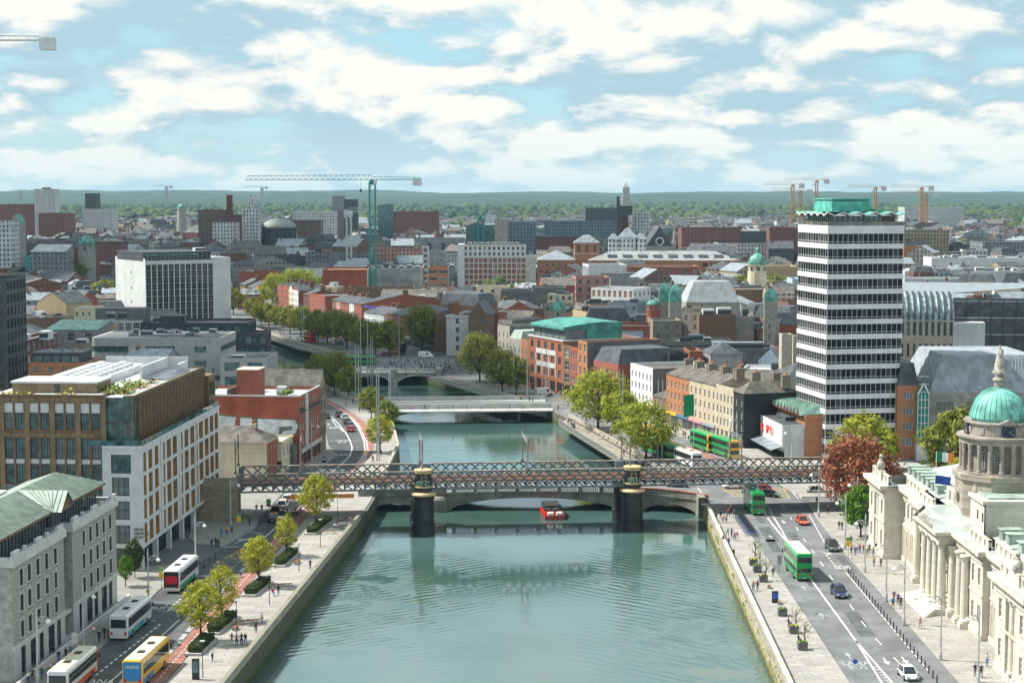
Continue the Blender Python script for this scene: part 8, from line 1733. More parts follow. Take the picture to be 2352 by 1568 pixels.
for i,(x,y,H,lab)in enumerate(((461,1476,8.2,'nearest street tree in a planter bed, beside the yellow coach'),(511,1428,8.0,'second street tree from the bottom, overlapping the nearest one'),(594,1346,7.6,'round yellow green street tree in the middle of the promenade row'),(658,1278,6.8,'thin street tree in front of the traffic queue'),(726,1211,9.4,'tallest street tree right in front of the railway bridge'))):tree('street','s%d'%(i%2),lab,G(x,y),H,'promenade trees',args=AS if i%2==0 else AT_)
for x,y,H,lab,kd,ar,wd in((872,1040,8.6,'yellow tree on the south quay just beyond the railway bridge','street',AS,1.25),(885,992,8.0,'olive tree leaning over the river wall by the flat bridge','mid',AM,1),(853,962,8.6,'sparse tree at the south end of the flat bridge','mid',AM,.95),(768,906,12.5,'large dark tree at the south end of the stone bridge','plane',AP,1.1),(800,916,9.5,'smaller dark tree beside the large one near the stone bridge','plane',AM,1),(735,897,11,'dark tree behind the stone bridge parapet','plane',AP,.9),(1102,876,15.0,'tallest plane tree on the north quay left of the copper roofed office','plane',AP,1.05),(1154,903,13.2,'dark plane tree on the north boardwalk','plane',AP,1.0),(1186,908,11.5,'slim plane tree in front of the brick office','mid',AM,.85),(1374,986,14.6,'big bright green tree before the white house, farthest of three','lime',AL,1.15),(1428,1004,11.5,'bright green tree between its two larger neighbours','lime',AM,1.1),(1484,1052,12.6,'big yellow green tree nearest the railway bridge','lime',AL,1.12)):tree(kd,kd+str(ar[5]),lab,G(x,y),H,'quay trees',args=ar,wide=wd)
for i,(x,y,H)in enumerate(((583,737,11),(600,745,10),(618,752,11),(642,758,10.5),(666,766,12),(691,773,12.5),(730,786,13),(752,789,12),(772,792,14),(797,801,14),(836,814,13),(862,816,12.5),(895,820,13.5))):tree('plane','plane7' if i%2 else 'plane13','dark tree in the row on the far north quay, %s from its far end'%ORDW[i],G(x,y),H,'far north quay trees',args=AP if i%2 else AM,wide=1.05)
tree('plane','plane7','tallest dark tree in front of the white corner block',G(969,806),17,'far north quay trees',args=AP,wide=.95)
for x,yb,Y,H,lab,kd,ar,wd in((634,0,880,19,'tall bright tree rising behind the gabled quay houses','lime',AL,.8),(675,0,930,19,'bright round tree behind the quay houses, left one of a pair','lime',AL,1),(700,0,935,18.5,'bright round tree behind the quay houses, right one of a pair','lime',AL,1),(1478,0,522,14.5,'green tree filling the side street behind the white house','mid',AM,1.7),(1975,0,322,14.6,'dark red copper beech beside the railway bridge','copper',AL,.98),(1984,0,300,9.2,'bright green chestnut in front of the copper beech','bush',AM,.95),(1990,0,348,15.5,'yellow green tree behind the copper beech','lime',AM,1.1),(2205,0,345,17,'dark green tree left of the domed clock tower','mid',AM,1.0),(2215,0,325,10,'bright young tree below the domed clock tower','street',AS,1.1),(278,0,262,4.8,'bright small tree in the side garden of the granite block','bush',AS,.8),(300,0,268,6.2,'dark small tree in the side garden of the granite block','hedge',AM,.6),(130,0,1120,15,'olive tree clump left of the turquoise dome','mid',AM,2.2),(165,0,1150,15,'olive tree clump right behind the turquoise block','mid',AM,2.2),(245,0,900,15,'dark tree in the street beside the gridded tower','plane',AM,1.5),(537,0,860,13,'dark tree at the right foot of the gridded tower','plane',AM,1.1),(1700,0,950,15,'olive tree row below the ornate green dome, left clump','mid',AM,2),(1775,0,960,15,'olive tree row below the ornate green dome, right clump','mid',AM,2)):X,Yq,_=AT(x,800,Y);tree(kd,kd+str(ar[5]),lab,(X,Y),H,None,'tree',args=ar,wide=wd)
# ---- clipped hedge beds of the promenade
def hedge(x0,y0,x1,y1,label):
 a,c=Vector(G(x0,y0)),Vector(G(x1,y1));L=(c-a).length;ang=math.atan2(c.y-a.y,c.x-a.x);t=thing('hedge_bed',label,'planter',(*a,.1),ang,'hedge beds on the promenade');k=MB();k.box(-.5,-1.1,0,L+.5,1.1,.3);k.build('stone_kerb',[KERB],t);lf=MB();q=random.Random(int(x0))
 lf.box(0,-.72,.3,L,.72,1.05)
 for i in range(900):
  f=q.random();x,y,z=q.uniform(0,L),q.uniform(-.8,.8),q.uniform(.35,1.2)
  if f<.4:z=1.1+q.uniform(-.06,.1)
  elif f<.7:y=-.78
  else:y=.78
  s_=q.uniform(.08,.16);d=[q.uniform(-1,1)*s_ for _ in range(6)];lf.quad((x-s_,y+d[0],z+d[1]),(x+d[2],y-s_,z+d[3]),(x+s_,y+d[4],z+d[5]),(x,y+s_,z+s_))
 lf.build('hedge',[LEAVES['hedge']],t);return t
for x0,y0,x1,y1,lab in((445,1505,480,1472,'clipped dark hedge in the nearest planter bed'),(488,1457,533,1420,'clipped dark hedge in the second planter bed from the bottom'),(573,1370,611,1340,'clipped hedge bed in the middle of the promenade'),(641,1302,674,1273,'clipped hedge bed fourth along the promenade'),(714,1228,753,1198,'farthest clipped hedge bed by the railway bridge')):hedge(x0,y0,x1,y1,lab)
# ---- planter boxes on the north quay, thin saplings in them
PBOX=mat('planter_grey',(.13,.135,.135),var=.12,scale=1.0);SAP=(3.9,1.9,1.6,150,.10,31,14,1.3)
for i,(x,y,lab)in enumerate(((1730,1299,'farthest grey planter box with a leafy sapling'),(1739,1315,'grey planter box second from the bridge, with a bare sapling'),(1753,1337,'grey planter box left of the green bus'),(1797,1415,'grey planter box beside the blue parking machine'),(1823,1455,'grey planter box next to the person sitting with one knee up'),(1843,1493,'nearest grey planter box on the north quay'))):
 p=G(x,y);t=thing('planter',lab,'planter',(p[0],p[1],.13),.05,'planter boxes on the north quay');k=MB();k.box(-.62,-.5,.06,.62,.5,.95);k.box(-.68,-.56,.95,.68,.56,1.02);k.build('box',[PBOX],t);planting(t,[(u*.3,v*.3,1.0,.25)for u in(-1,0,1)for v in(-1,0,1)],.25,GREEN1 if i%2 else GREEN2,'flowers',40+i,90,.14)
 if i!=3:tree('bush' if i==0 else 'mid','sap%d'%(i==0),'thin young tree in the planter, number %s along from the bridge'%['one','two','three','','four','five'][i],(p[0]+.5,p[1]+.9,.13),4.2 if i==0 else 3.6,'saplings in planters','sapling',SAP)
 # weeds on the sunlit quay wall, seaweed along its foot
wb=MB()
for i in range(950):
 y=rr.uniform(206,322);f=rr.random();x=lerp_line(RE,y)-.06;z=rr.choice([-.3,-.9,-1.4])+rr.gauss(0,.25);s_=rr.uniform(.05,.2)
 if mnoise.noise(Vector((y*.16,z,2)))<.12:continue
 wb.quad((x,y-s_,z),(x-.12,y,z-s_*.6),(x,y+s_,z),(x-.18,y,z+s_))
o=wb.build('wall_weeds',[LEAVES['lime']]);tag(o,'yellow green weeds sprouting from the sunlit quay wall','weeds',kind='stuff')
# ------------------------------------------------------------------ vehicles: local +y is forward, origin on the road under the middle
TYRE=mat('tyre',(.015,.015,.015),var=0,rough=.9);RIM=mat('wheel_rim',(.35,.36,.37),var=0,rough=.3,metal=.6);CGL=mat('car_glass',(.02,.025,.03),var=0,rough=.05,spec=.8);LAMPW=mat('lamp_clear',(.8,.8,.75),var=0,rough=.1);LAMPR=mat('lamp_red',(.55,.01,.01),var=0,rough=.2);PLATE=mat('number_plate',(.75,.75,.7),var=0);DPL=mat('dark_plastic',(.02,.02,.02),var=0)
def paint(n,c):return mat('paint_'+n,c,var=0,rough=.3,coat=.6)
PW,PG,PY,PB,PR,PK,PS,PC=paint('white',(.75,.76,.76)),paint('green',(.0,.30,.07)),paint('yellow',(.78,.42,.01)),paint('black',(.012,.012,.014)),paint('red',(.55,.012,.012)),paint('darkgrey',(.05,.055,.06)),paint('silver',(.42,.44,.46)),paint('cream',(.78,.72,.52))
PBL,POR,PDB=paint('skyblue',(.03,.25,.55)),paint('orange',(.75,.10,.02)),paint('navy',(.02,.03,.10))
_w=MB();_w.tube([(-.11,0,0),(.11,0,0)],.32,14);WTY=_w.mesh('tyre',[TYRE]);_w=MB();_w.tube([(-.118,0,0),(.118,0,0)],.19,10);WRI=_w.mesh('rim',[RIM])
def wheels(t,xs_,ys_,r=.32):
 for x in xs_:
  for y in ys_:o=link('wheel',WTY,t,(x,y,r));o.scale=(r/.32*1.1,)*3;link('rim',WRI,o)
def loft(b,secs,mi=0,cap=True):
 """sections [(y, [(x,z)...])] joined along y"""
 n=len(secs[0][1]);v=[(p[0],y,p[1])for y,s_ in secs for p in s_]
 fs=[(k*n+i,k*n+(i+1)%n,(k+1)*n+(i+1)%n,(k+1)*n+i)for k in range(len(secs)-1)for i in range(n)]
 if cap:fs+=[tuple(range(n-1,-1,-1)),tuple((len(secs)-1)*n+i for i in range(n))]
 return b.add(v,fs,mi)
def rrect(w,z0,z1,r=.15):return[(-w/2+r,z0),(w/2-r,z0),(w/2,z0+r),(w/2,z1-r*1.6),(w/2-r*1.2,z1),(-w/2+r*1.2,z1),(-w/2,z1-r*1.6),(-w/2,z0+r)]
def car(label,loc,rz,m,taxi=False,suv=False,estate=False,cat='car'):
 t=thing('car',label,cat,(loc[0],loc[1],.006),rz);L,W,hb,hr=(4.4,1.8,.88,1.62)if suv else(4.3,1.76,.80,1.45);b=MB()
 def sec(w,z1,z0=.22):return[(-w/2+.08,z0),(w/2-.08,z0),(w/2,z0+.18),(w/2,z1-.18),(w/2-.14,z1),(-w/2+.14,z1),(-w/2,z1-.18),(-w/2,z0+.18)]
 loft(b,[(-L/2,sec(W*.86,hb-.10,.36)),(-L/2+.18,sec(W*.97,hb-.0)),(-L/2+.9,sec(W,hb+.03)),(.5,sec(W,hb+.03)),(L/2-.9,sec(W*.98,hb-.06)),(L/2-.2,sec(W*.92,hb-.18)),(L/2,sec(W*.8,hb-.30,.34))]);b.build('body',[m],t,smooth=False)
 rear=-L/2+(.35 if(suv or estate)else.75);g=MB();a,c=W*.47,W*.38;zb,zt=hb+.0,hr
 Q=[(rear-.25,zb),(rear+.25,zt-.04),(.35,zt),(1.15,zb)];P=lambda y,z,s_:(s_*(a if z<zt-.1 else c),y,z)
 for s_ in(-1,1):g.add([P(y,z,s_)for y,z in Q],[(0,1,2,3)],0)
 g.quad(P(*Q[2],-1),P(*Q[2],1),P(*Q[3],1),P(*Q[3],-1),0);g.quad(P(*Q[0],-1),P(*Q[0],1),P(*Q[1],1),P(*Q[1],-1),0);g.build('windows',[CGL],t)
 r=MB();r.add([P(*Q[1],-1),P(*Q[1],1),P(*Q[2],1),P(*Q[2],-1)],[(0,1,2,3)]);r.add([(x,y,z+.03)for x,y,z in(P(*Q[1],-1),P(*Q[1],1),P(*Q[2],1),P(*Q[2],-1))],[(0,1,2,3)])
 for s_ in(-1,1):
  for i in(0,2):r.bar(P(*Q[i],s_),P(*Q[i+1],s_),.07,.06)
  r.bar(P(rear+.9,zb,s_*1.02),(s_*c*1.02,rear+.95,zt),.07,.06)
 r.build('roof',[m],t);wheels(t,(-W/2+.08,W/2-.08),(-L/2+.8,L/2-.85))
 for s_ in(-1,1):
  k=MB();k.box(s_*W*.36-.2,L/2-.16,.56,s_*W*.36+.2,L/2-.02,.70);k.build('headlight',[LAMPW],t);k=MB();k.box(s_*W*.38-.17,-L/2-.02,.60,s_*W*.38+.17,-L/2+.12,.78);k.build('tail_light',[LAMPR],t);k=MB();k.box(s_*W*.5-.02+.08*s_-.08,.85,.92,s_*W*.5+.1*s_+.08,1.0,1.06);k.build('mirror',[m],t)
 k=MB();k.box(-.26,-L/2-.03,.44,.26,-L/2-.005,.55);k.box(-.26,L/2+.005,.40,.26,L/2+.03,.5);k.build('number_plate',[PLATE],t)
 if taxi:k=MB();k.box(-.35,-.2,hr+.03,.35,-.02,hr+.2);k.build('taxi_sign',[PY],t)
 return t
def bus(label,loc,rz,body,deck=1,L=12.0,front=None,roof=None,rearm=None,ad=None,skirt=None,name='bus',text=None,cat='bus',rear_glass=True):
 t=thing(name,label,cat,(loc[0],loc[1],.006),rz);W,H=2.5,(4.35 if deck==2 else 3.55);b=MB();S=rrect(W,.32,H,.16);E_=rrect(W*.95,.42,H-.12,.16)
 loft(b,[(-L/2,E_),(-L/2+.12,S),(L/2-.5,S)]);b.build('body',[body],t);b=MB();loft(b,[(L/2-.5,S),(L/2-.15,rrect(W*.98,.34,H-.06,.18)),(L/2,rrect(W*.92,.42,H-.25,.2))]);b.build('front',[front or body],t)
 k=MB();k.box(-W/2+.22,-L/2+.25,H-.01,W/2-.22,L/2-.7,H+.03);rf=k.build('roof',[roof or body],t)
 bands=[(1.35,2.45)]if deck==1 else[(1.35,2.05),(2.85,3.75)]
 if name=='coach':bands=[(1.75,2.95)]
 for(z0,z1)in bands:
  n=int(L/1.5);p=(L-1.0)/n
  for s_ in(-1,1):
   for i in range(n):k=MB();y=-L/2+.5+i*p;k.box(s_*(W/2+.012)-.01,y+.04,z0,s_*(W/2+.012)+.01,y+p-.04,z1);k.build('window',[CGL],t)
  k=MB();k.box(-W/2+.2,L/2-.06,z0-.25,W/2-.2,L/2+.03,z1);k.build('windscreen',[CGL],t)
  if rear_glass or z0>2:k=MB();k.box(-W/2+.22,-L/2-.035,z0+.05,W/2-.22,-L/2+.02,z1);k.build('rear_window',[CGL],t)
 if rearm:k=MB();k.box(-W/2+.12,-L/2-.025,.95,W/2-.12,-L/2+.01,H-.25);k.build('rear_panel',[rearm],t)
 if ad:k=MB();k.box(-W/2+.3,-L/2-.045,ad[1],W/2-.3,-L/2-.02,ad[2]);k.build('advert',[ad[0]],t)
 if skirt:
  for s_ in(-1,1):k=MB();k.box(s_*(W/2+.016)-.008,-L/2+.3,.5,s_*(W/2+.016)+.008,L*skirt[1],1.2);k.build('livery',[skirt[0]],t)
 if text:text_part('lettering',text[0],text[1],text[2],t,(0,-L/2-.05,text[3]),(math.pi/2,0,0),.005)
 wheels(t,(-W/2+.14,W/2-.14),(-L/2+2.6,L/2-2.6),.48)
 for s_ in(-1,1):
  k=MB();k.box(s_*.95-.14,-L/2-.03,.85,s_*.95+.14,-L/2+.05,1.25);k.build('tail_light',[LAMPR],t);k=MB();k.box(s_*.85-.2,L/2-.1,.7,s_*.85+.2,L/2+.02,.95);k.build('headlight',[LAMPW],t);k=MB();k.box(s_*1.42-.1,L/2-.1,H*.55,s_*1.42+.1,L/2+.15,H*.55+.5);k.bar((s_*1.2,L/2-.1,H*.72),(s_*1.42,L/2,H*.55+.5),.06,.06);k.build('mirror',[DPL],t)
 for y in((-2.2,2.0)if deck==1 else()):k=MB();k.box(-.4,y-.5,H+.03,.4,y+.5,H+.14);k.build('roof_hatch',[DPL if name=='coach' else roof or body],rf)
 k=MB();k.box(-.28,-L/2-.04,.5,.28,-L/2-.01,.62);k.build('number_plate',[PLATE],t);return t
dL=-.065
adv=mat('advert_red',(.6,.02,.03),var=0)
bus('white coach with red advert on its dark rear and green skirt',(G(395,1363)[0]+.3,G(395,1363)[1]+6),dL,PW,1,12,rearm=DPL,ad=(adv,1.5,2.7),skirt=(PG,.3),name='coach',rear_glass=False)
c=bus('white coach with blue and green swirls parked at the granite block',(G(274,1472)[0]+.3,G(274,1472)[1]+6),dL,PW,1,12,skirt=(mat('livery_swirl',(.05,.30,.20),var=.5,scale=.8,col2=(.03,.15,.45)),.2),name='coach')
bus('white and orange coach cut by the bottom edge',(-53.6,208.6),dL,PW,1,12,roof=PC,skirt=(POR,.4),front=POR,name='coach')
bus('yellow and blue double deck coach with citylink lettering',(-45.6,213.2),dL-.02,PY,1,12,roof=PC,rearm=PBL,skirt=(PBL,-.1),name='coach',rear_glass=False,text=('citylink',.62,SWHITE,2.75),front=PY)
bus('green double decker with cream roof driving along the north quay',(G(1845,1335)[0],G(1845,1335)[1]+5.4),.03,PG,2,10.8,front=PY,roof=PC,name='double_decker')
bus('green double decker passing under the railway bridge',(G(1741,1184)[0],G(1741,1184)[1]+5.4),.02,PG,2,10.8,name='double_decker')
eq=math.atan2(-.956,.293)-math.pi/2
for lab,x,y in(('green and yellow double decker coming up to the railway bridge',1688,1055),('green and yellow double decker right behind the first one',1637,1040)):p=G(x,y);bus(lab,(p[0]-.293*5.4,p[1]+.956*5.4),eq,PG,2,10.8,front=PY,name='double_decker')
for lab,x,y,m,rf,nm in(('green single deck bus half hidden by the yellow green tree',1545,1052,PG,None,'bus'),('white coach beside the green bus beyond the bridge',1580,1068,PW,PC,'coach'),('green bus under the big bright tree',1500,1040,PG,None,'bus')):p=G(x,y);bus(lab,p,eq+math.pi,m,1,10.5,roof=rf,name=nm)
for lab,x,y,h,m,fr in(('green double decker crossing the stone bridge',828,846,math.pi/2,PG,PG),('yellow double decker at the north end of the stone bridge',912,812,-2.6,PY,PB),('green double decker under the far quay trees',705,762,.38,PG,PG),('green and yellow double decker behind the far quay trees',735,776,.38+math.pi,PG,PY),('red tour bus by the far boardwalk',712,786,.38,PR,PB),('yellow double decker beside the bright trees',1503,1022,eq,PY,PY)):bus(lab,(*G(x,y),),h,m,2,10.5,front=fr,name='double_decker')
for lab,x,y,h,m,kw in(('orange red car coming along the north quay',1843,1202,math.pi+.02,POR,{}),('dark grey car with lamps lit near the bus lettering',1912,1262,math.pi+.05,PK,dict(suv=True)),('dark car following the green double decker on the far lane',1927,1368,math.pi+.05,PDB,dict(suv=True)),('white car at the bottom edge of the north quay road',2085,1555,math.pi+.06,PW,{}),('silver taxi turning at the junction by the copper beech',1876,1131,-math.pi/2,PS,dict(taxi=True)),('black car beside the bus under the railway bridge',1766,1140,-2.0,PB,{}),('red car behind the bus under the railway bridge',1757,1129,-2.0,PR,{}),('white estate crossing behind the bus',1684,1121,math.pi/2,PW,dict(suv=True)),('black car crossing the road bridge',1556,1119,math.pi/2,PB,dict(estate=True)),('black taxi at the tail of the traffic queue',630,1196,dL,PB,dict(taxi=True)),('dark car with bright red tail lights in the queue',637,1178,dL,PK,dict(suv=True)),('white taxi in the middle of the traffic queue',651,1165,dL,PW,dict(taxi=True,suv=True)),('white car at the head of the queue under the bridge',662,1153,dL,PW,dict(suv=True)),('grey car half hidden by the thin street tree',648,1204,dL,PS,{}),('white car in the right lane under the bridge',691,1152,dL,PW,{}),('blue car heading away on the curving quay road',779,957,.2,PDB,dict(suv=True)),('white car in the curving queue beyond the bridge',791,963,.2,PW,{}),('dark car third in the curving queue',796,972,.18,PK,{}),('black car with red lamps in the curving queue',804,981,.15,PB,{}),('red car last in the curving queue',805,990,.12,PR,{}),('black car in the bus lane beyond the red brick block',749,960,.2,PB,{}),('white car behind the stone bridge parapet',703,851,math.pi/2,PW,dict(suv=True)),('red car amid the crowd by the stone bridge',888,814,-1.0,PR,{}),('blue car below the far quay trees',782,790,.4,PBL,{}),('white car parked on the far quay',560,737,.4,PW,{}),('silver car parked on the far quay',573,741,.4,PS,{})):car(lab,G(x,y),h,m,**kw)
def van(label,loc,rz,m,pickup=False):
 t=thing('pickup_truck' if pickup else 'van',label,'truck' if pickup else 'van',(loc[0],loc[1],.006),rz);b=MB();S=rrect(2.0,.35,2.4,.12)
 if pickup:loft(b,[(.2,rrect(1.9,.4,2.0)),(1.2,rrect(1.95,.4,2.0)),(1.8,rrect(1.95,.4,1.15)),(2.7,rrect(1.8,.4,1.0))]);b.box(-.98,-2.8,.6,.98,.15,.75);b.box(-.98,-2.8,.75,-.9,.15,1.2);b.box(.9,-2.8,.75,.98,.15,1.2)
 else:loft(b,[(-2.7,S),(1.0,S),(1.7,rrect(1.95,.35,1.6)),(2.6,rrect(1.8,.4,1.1))])
 b.build('body',[m],t);k=MB();z=1.95 if pickup else 2.2;k.quad((-.8,1.3 if pickup else 1.12,z),(.8,1.3 if pickup else 1.12,z),(.85,1.82,1.3),(-.85,1.82,1.3));k.build('windscreen',[CGL],t)
 for s_ in(-1,1):k=MB();k.box(s_*1.0-.01,.4,1.3,s_*1.0+.01,1.15,1.95 if not pickup else 1.8);k.build('window',[CGL],t);k=MB();k.box(s_*.8-.12,-2.83,.8,s_*.8+.12,-2.7,1.2);k.build('tail_light',[LAMPR],t)
 wheels(t,(-.9,.9),(-1.8,1.75),.36);return t
van('white van parked among people at the stone bridge',G(979,822),-1.9,PW);van('pale van crossing by the flat bridge',G(1250,908),-1.2,PW);van('white pickup truck in the right lane of the queue',G(676,1176),dL,PW,True)
# red sightseeing boat
p=G(1266,1182,-3);t=thing('tour_boat','red tour boat with dark glass cabin going under the road bridge','boat',(p[0],p[1],WATER_Z),.12);b=MB()
def hs(w,z1,k=.6):return[(-w*k,-.5),(w*k,-.5),(w,.3),(w,z1),(-w,z1),(-w,.3)]
loft(b,[(-5.2,hs(1.9,.9)),(-4,hs(2.05,.95)),(2,hs(2.0,1.0)),(5,hs(1.2,1.2)),(6.6,hs(.15,1.5))]);b.build('hull',[PR],t)
k=MB();loft(k,[(-4.2,rrect(3.5,.95,1.25)),(2.6,rrect(3.4,1.0,1.25))]);k.build('deck',[PR],t);k=MB();loft(k,[(-2.8,rrect(3.3,1.2,2.3,.2)),(2.4,rrect(3.2,1.2,2.4,.2)),(3.4,rrect(2.6,1.1,1.5,.15))]);k.build('cabin',[CGL],t);k=MB();k.box(-1.5,-2.9,2.31,1.5,2.4,2.42);k.build('cabin_roof',[DPL],t)
for s_ in(-1,1):k=MB();k.tube([(s_*.85-.55,-5.0,1.15),(s_*.85+.55,-5.0,1.15)],.42,10);k.build('life_raft',[SWHITE],t)
for i in range(5):k=MB();k.box(-1.72,-2.4+i*1.0,1.4,-1.66,-1.8+i*1.0,2.2);k.box(1.66,-2.4+i,1.4,1.72,-1.8+i,2.2);k.build('cabin_window',[GLT],t)
# ------------------------------------------------------------------ street furniture
LAMPG=mat('lamp_post_grey',(.50,.52,.52),var=.08,rough=.45,metal=.2);GLB_=mat('lamp_globe',(.8,.82,.8),var=0,rough=.2);BLK=mat('cast_iron_black',(.02,.02,.022),var=0,rough=.4)
def lamp_proto(H=8.8,s_=1):
 """ornate column with scroll bracket and hanging lantern"""
 t=thing('street_lamp','x','street lamp');k=MB();k.lathe([(.26,0),(.26,.8),(.20,.95),(.24,1.1),(.14,1.3),(.12,H*.5),(.09,H-.3),(.13,H-.25),(.05,H+.7)],10);k.build('column',[LAMPG],t)
 k=MB();k.tube([(0,0,H-1.1),(s_*.5,0,H-.5),(s_*1.1,0,H-.35),(s_*1.45,0,H-.7)],.05,5);pts=[(s_*(.55+.36*math.cos(a)),0,H-.75+.36*math.sin(a))for a in[i*.628 for i in range(11)]];k.tube(pts,.04,5);k.tube([(s_*(.55+.2*math.cos(a)),0,H-.75+.2*math.sin(a))for a in[i*.785 for i in range(9)]],.035,5);k.build('scroll_bracket',[LAMPG],t)
 k=MB();k.lathe([(.08,H-.7),(.34,H-.95),(.30,H-1.15),(.12,H-1.3)],10,(s_*1.45,0));k.build('lantern',[GLB_],t);return t
first=[None]
def lamp(lab,x,y,rz=0.0):
 p=G(x,y)
 if first[0]is None:first[0]=lamp_proto();t=first[0];t.location=(*p,.13);t.rotation_euler=(0,0,rz);tag(t,lab,'street lamp','ornate street lamps');LABELS.append(lab)
 else:copy_tree(first[0],(*p,.13),rz,lab,'ornate street lamps')
for lab,x,y,rz in(('ornate grey lamp post at the bus stop crowd',1941,1262,math.pi),('ornate grey lamp post just past the bus stop crowd',1986,1316,math.pi),('ornate grey lamp post level with the portico',2035,1381,math.pi),('ornate grey lamp post near the stone steps',2076,1435,math.pi),('ornate grey lamp post beside the nearer arches',2160,1517,math.pi),('ornate grey lamp post cut by the bottom edge at right',2246,1568,math.pi),('ornate grey lamp post in front of the railway bridge at the junction',1880,1188,math.pi),('ornate grey lamp post among the pavement walkers by the green chestnut',1968,1215,math.pi),('ornate grey lamp post before the granite block slot',192,1508,0),('ornate grey lamp post at the bottom left corner',87,1572,0),('ornate grey lamp post between the two white coaches',342,1411,0),('ornate grey lamp post at the white stone office',450,1321,0),('ornate grey lamp post by the railway abutment',530,1215,0),('ornate grey lamp post beside the red brick block',716,1060,0),('ornate grey lamp post before the low white hall',1692,1046,math.pi),('ornate grey lamp post right of the SIPTU wall',1818,1078,math.pi)):lamp(lab,x,y,rz)
def simple_post(name,lab,cat,x,y,H,r,m,z=.1,group=None,head=None,base=0):
 p=G(x,y);t=thing(name,lab,cat,(*p,z),0,group);k=MB();k.lathe([(r*(1.5 if base else 1),0),(r,.3),(r*.7,H)],8);k.build('post',[m],t)
 if head:head(t,H)
 return t
def disc_head(t,H):k=MB();k.lathe([(.1,H-.05),(.34,H),(.34,H+.07),(.1,H+.12)],12);k.build('lamp_head',[LAMPG],t)
for i,(x,y)in enumerate(((466,1557),(544,1456),(619,1390),(687,1314),(736,1256),(776,1203))):simple_post('promenade_lamp','slim dark promenade lamp, %s from the bottom edge'%ORDW[i],'lamp',x,y,4.6,.06,BLK,group='promenade lamps',head=disc_head)
for i,(x,y,H)in enumerate(sorted(((1172,906,16),(1180,910,16),(1211,921,19),(1254,936,17),(1422,1006,17),(1430,1010,17),(1511,1054,18),(1521,1056,18),(817,920,16),(824,926,16),(829,897,22),(845,891,20),(852,893,16),(856,895,16),(866,1060,20),(871,1058,20),(894,990,16),(898,985,16),(642,763,12),(693,775,14),(698,777,14),(744,790,16),(750,792,16),(917,826,16)))):simple_post('light_mast','tall thin galvanised light mast on the quays, %s counting from the left'%ORDW[i],'mast',x,y,H,.16,STEEL,group='tall quay light masts')
bp=MB();bp.lathe([(.09,0),(.08,.9),(.1,.95),(.06,1.05)],8);BOLM=bp.mesh('bollard',[BLK])
for i in range(29):
 x0,y0=G(1531+1670/4,1176+560/4);x1,y1=G(1531+2340/4,1176+1390/4);f=i/24;tag(link('bollard',BOLM,None,(x0+(x1-x0)*f,y0+(y1-y0)*f,.004)),'slim black bollard on the customs house kerb, %s from the bridge end'%ORDW[i],'bollard','kerb bollards north')
for i,(x,y)in enumerate(((248,1465),(468,1307),(482,1295),(495,1283))):tag(link('bollard',BOLM,None,(*G(x,y),.13)),'black bollard on the kerb by the parked coaches, %s from the bottom'%ORDW[i],'bollard','kerb bollards south')
def flagpole(lab,loc,H,m,w=1.6,h=1.0,stripes=None):
 t=thing('flagpole',lab,'flag',loc,0);k=MB();k.tube([(0,0,0),(0,0,H)],.05,6);k.build('pole',[FRW],t);n=6;ms=stripes or[m];k=MB()
 for i in range(n):a,c=i/n,(i+1)/n;Y_=lambda q:.18*math.sin(q*5);k.quad((.05+w*a,Y_(a),H-h-.1-.25*a),(.05+w*c,Y_(c),H-h-.1-.25*c),(.05+w*c,Y_(c),H-.1-.25*c),(.05+w*a,Y_(a),H-.1-.25*a),min(len(ms)-1,int(a*len(ms))))
 k.build('cloth',ms,t);return t
FG,FW,FO,FBU=mat('flag_green',(.0,.24,.09),var=.05),SWHITE,mat('flag_orange',(.75,.25,.03),var=0),mat('flag_blue',(.01,.06,.32),var=0)
flagpole('green white and orange flag on the customs house roof',(AT(2148,1180,262)[0],262,13),8.0,None,2.6,1.5,[FG,FW,FO]);flagpole('blue flag beside the tricolour on the customs house roof',(AT(2146,1180,257)[0],257,13),5.2,FBU,2.3,1.3)
p=G(1593,1050);f=flagpole('tall green banner flag on the north quay before the shops',(*p,.1),14.5,FG,-2.4,5.0)
p=G(914,816);flagpole('blue flag on a pole by the stone bridge',(*p,.1),11,FBU,-1.2,3.2)
def bench(lab,x,y,rz,L=2.6):
 p=G(x,y);t=thing('bench',lab,'bench',(*p,.1),rz,'benches');
 for i in range(3):k=MB();k.box(-L/2,-.25+i*.18,.42,L/2,-.1+i*.18,.48);k.build('slat',[TIMB],t)
 for s_ in(-1,1):k=MB();k.box(s_*L*.36-.1,-.22,0,s_*L*.36+.1,.28,.42);k.build('leg',[KERB],t)
for lab,x,y,rz,L in(('long timber bench near the four walkers',565,1433,.5,4.2),('stone seat beside the second hedge bed',541,1447,1.4,1.8),('timber bench by the person in red',645,1348,.15,3.4),('pale seat beside the fourth hedge bed',683,1295,1.4,2.4),('timber bench near the bicycles',752,1226,.1,3.4),('small bench by the blue parking machine',1790,1389,1.4,1.2),('small bench left of the green bus',1767,1352,1.4,1.2),('small bench next to the nearest planter',1837,1478,1.4,1.2),('small bench by the fifth planter',1814,1440,1.4,1.2)):bench(lab,x,y,rz,L)
def boxthing(name,lab,cat,x,y,w,d,h,m,m2,z=.13):
 p=G(x,y);t=thing(name,lab,cat,(*p,z),.05);k=MB();k.box(-w/2,-d/2,0,w/2,d/2,h);k.build('body',[m],t);k=MB();k.box(-w/2+.08,-d/2-.03,h*.35,w/2-.08,-d/2-.001,h*.9);k.build('panel',[m2],t);return t
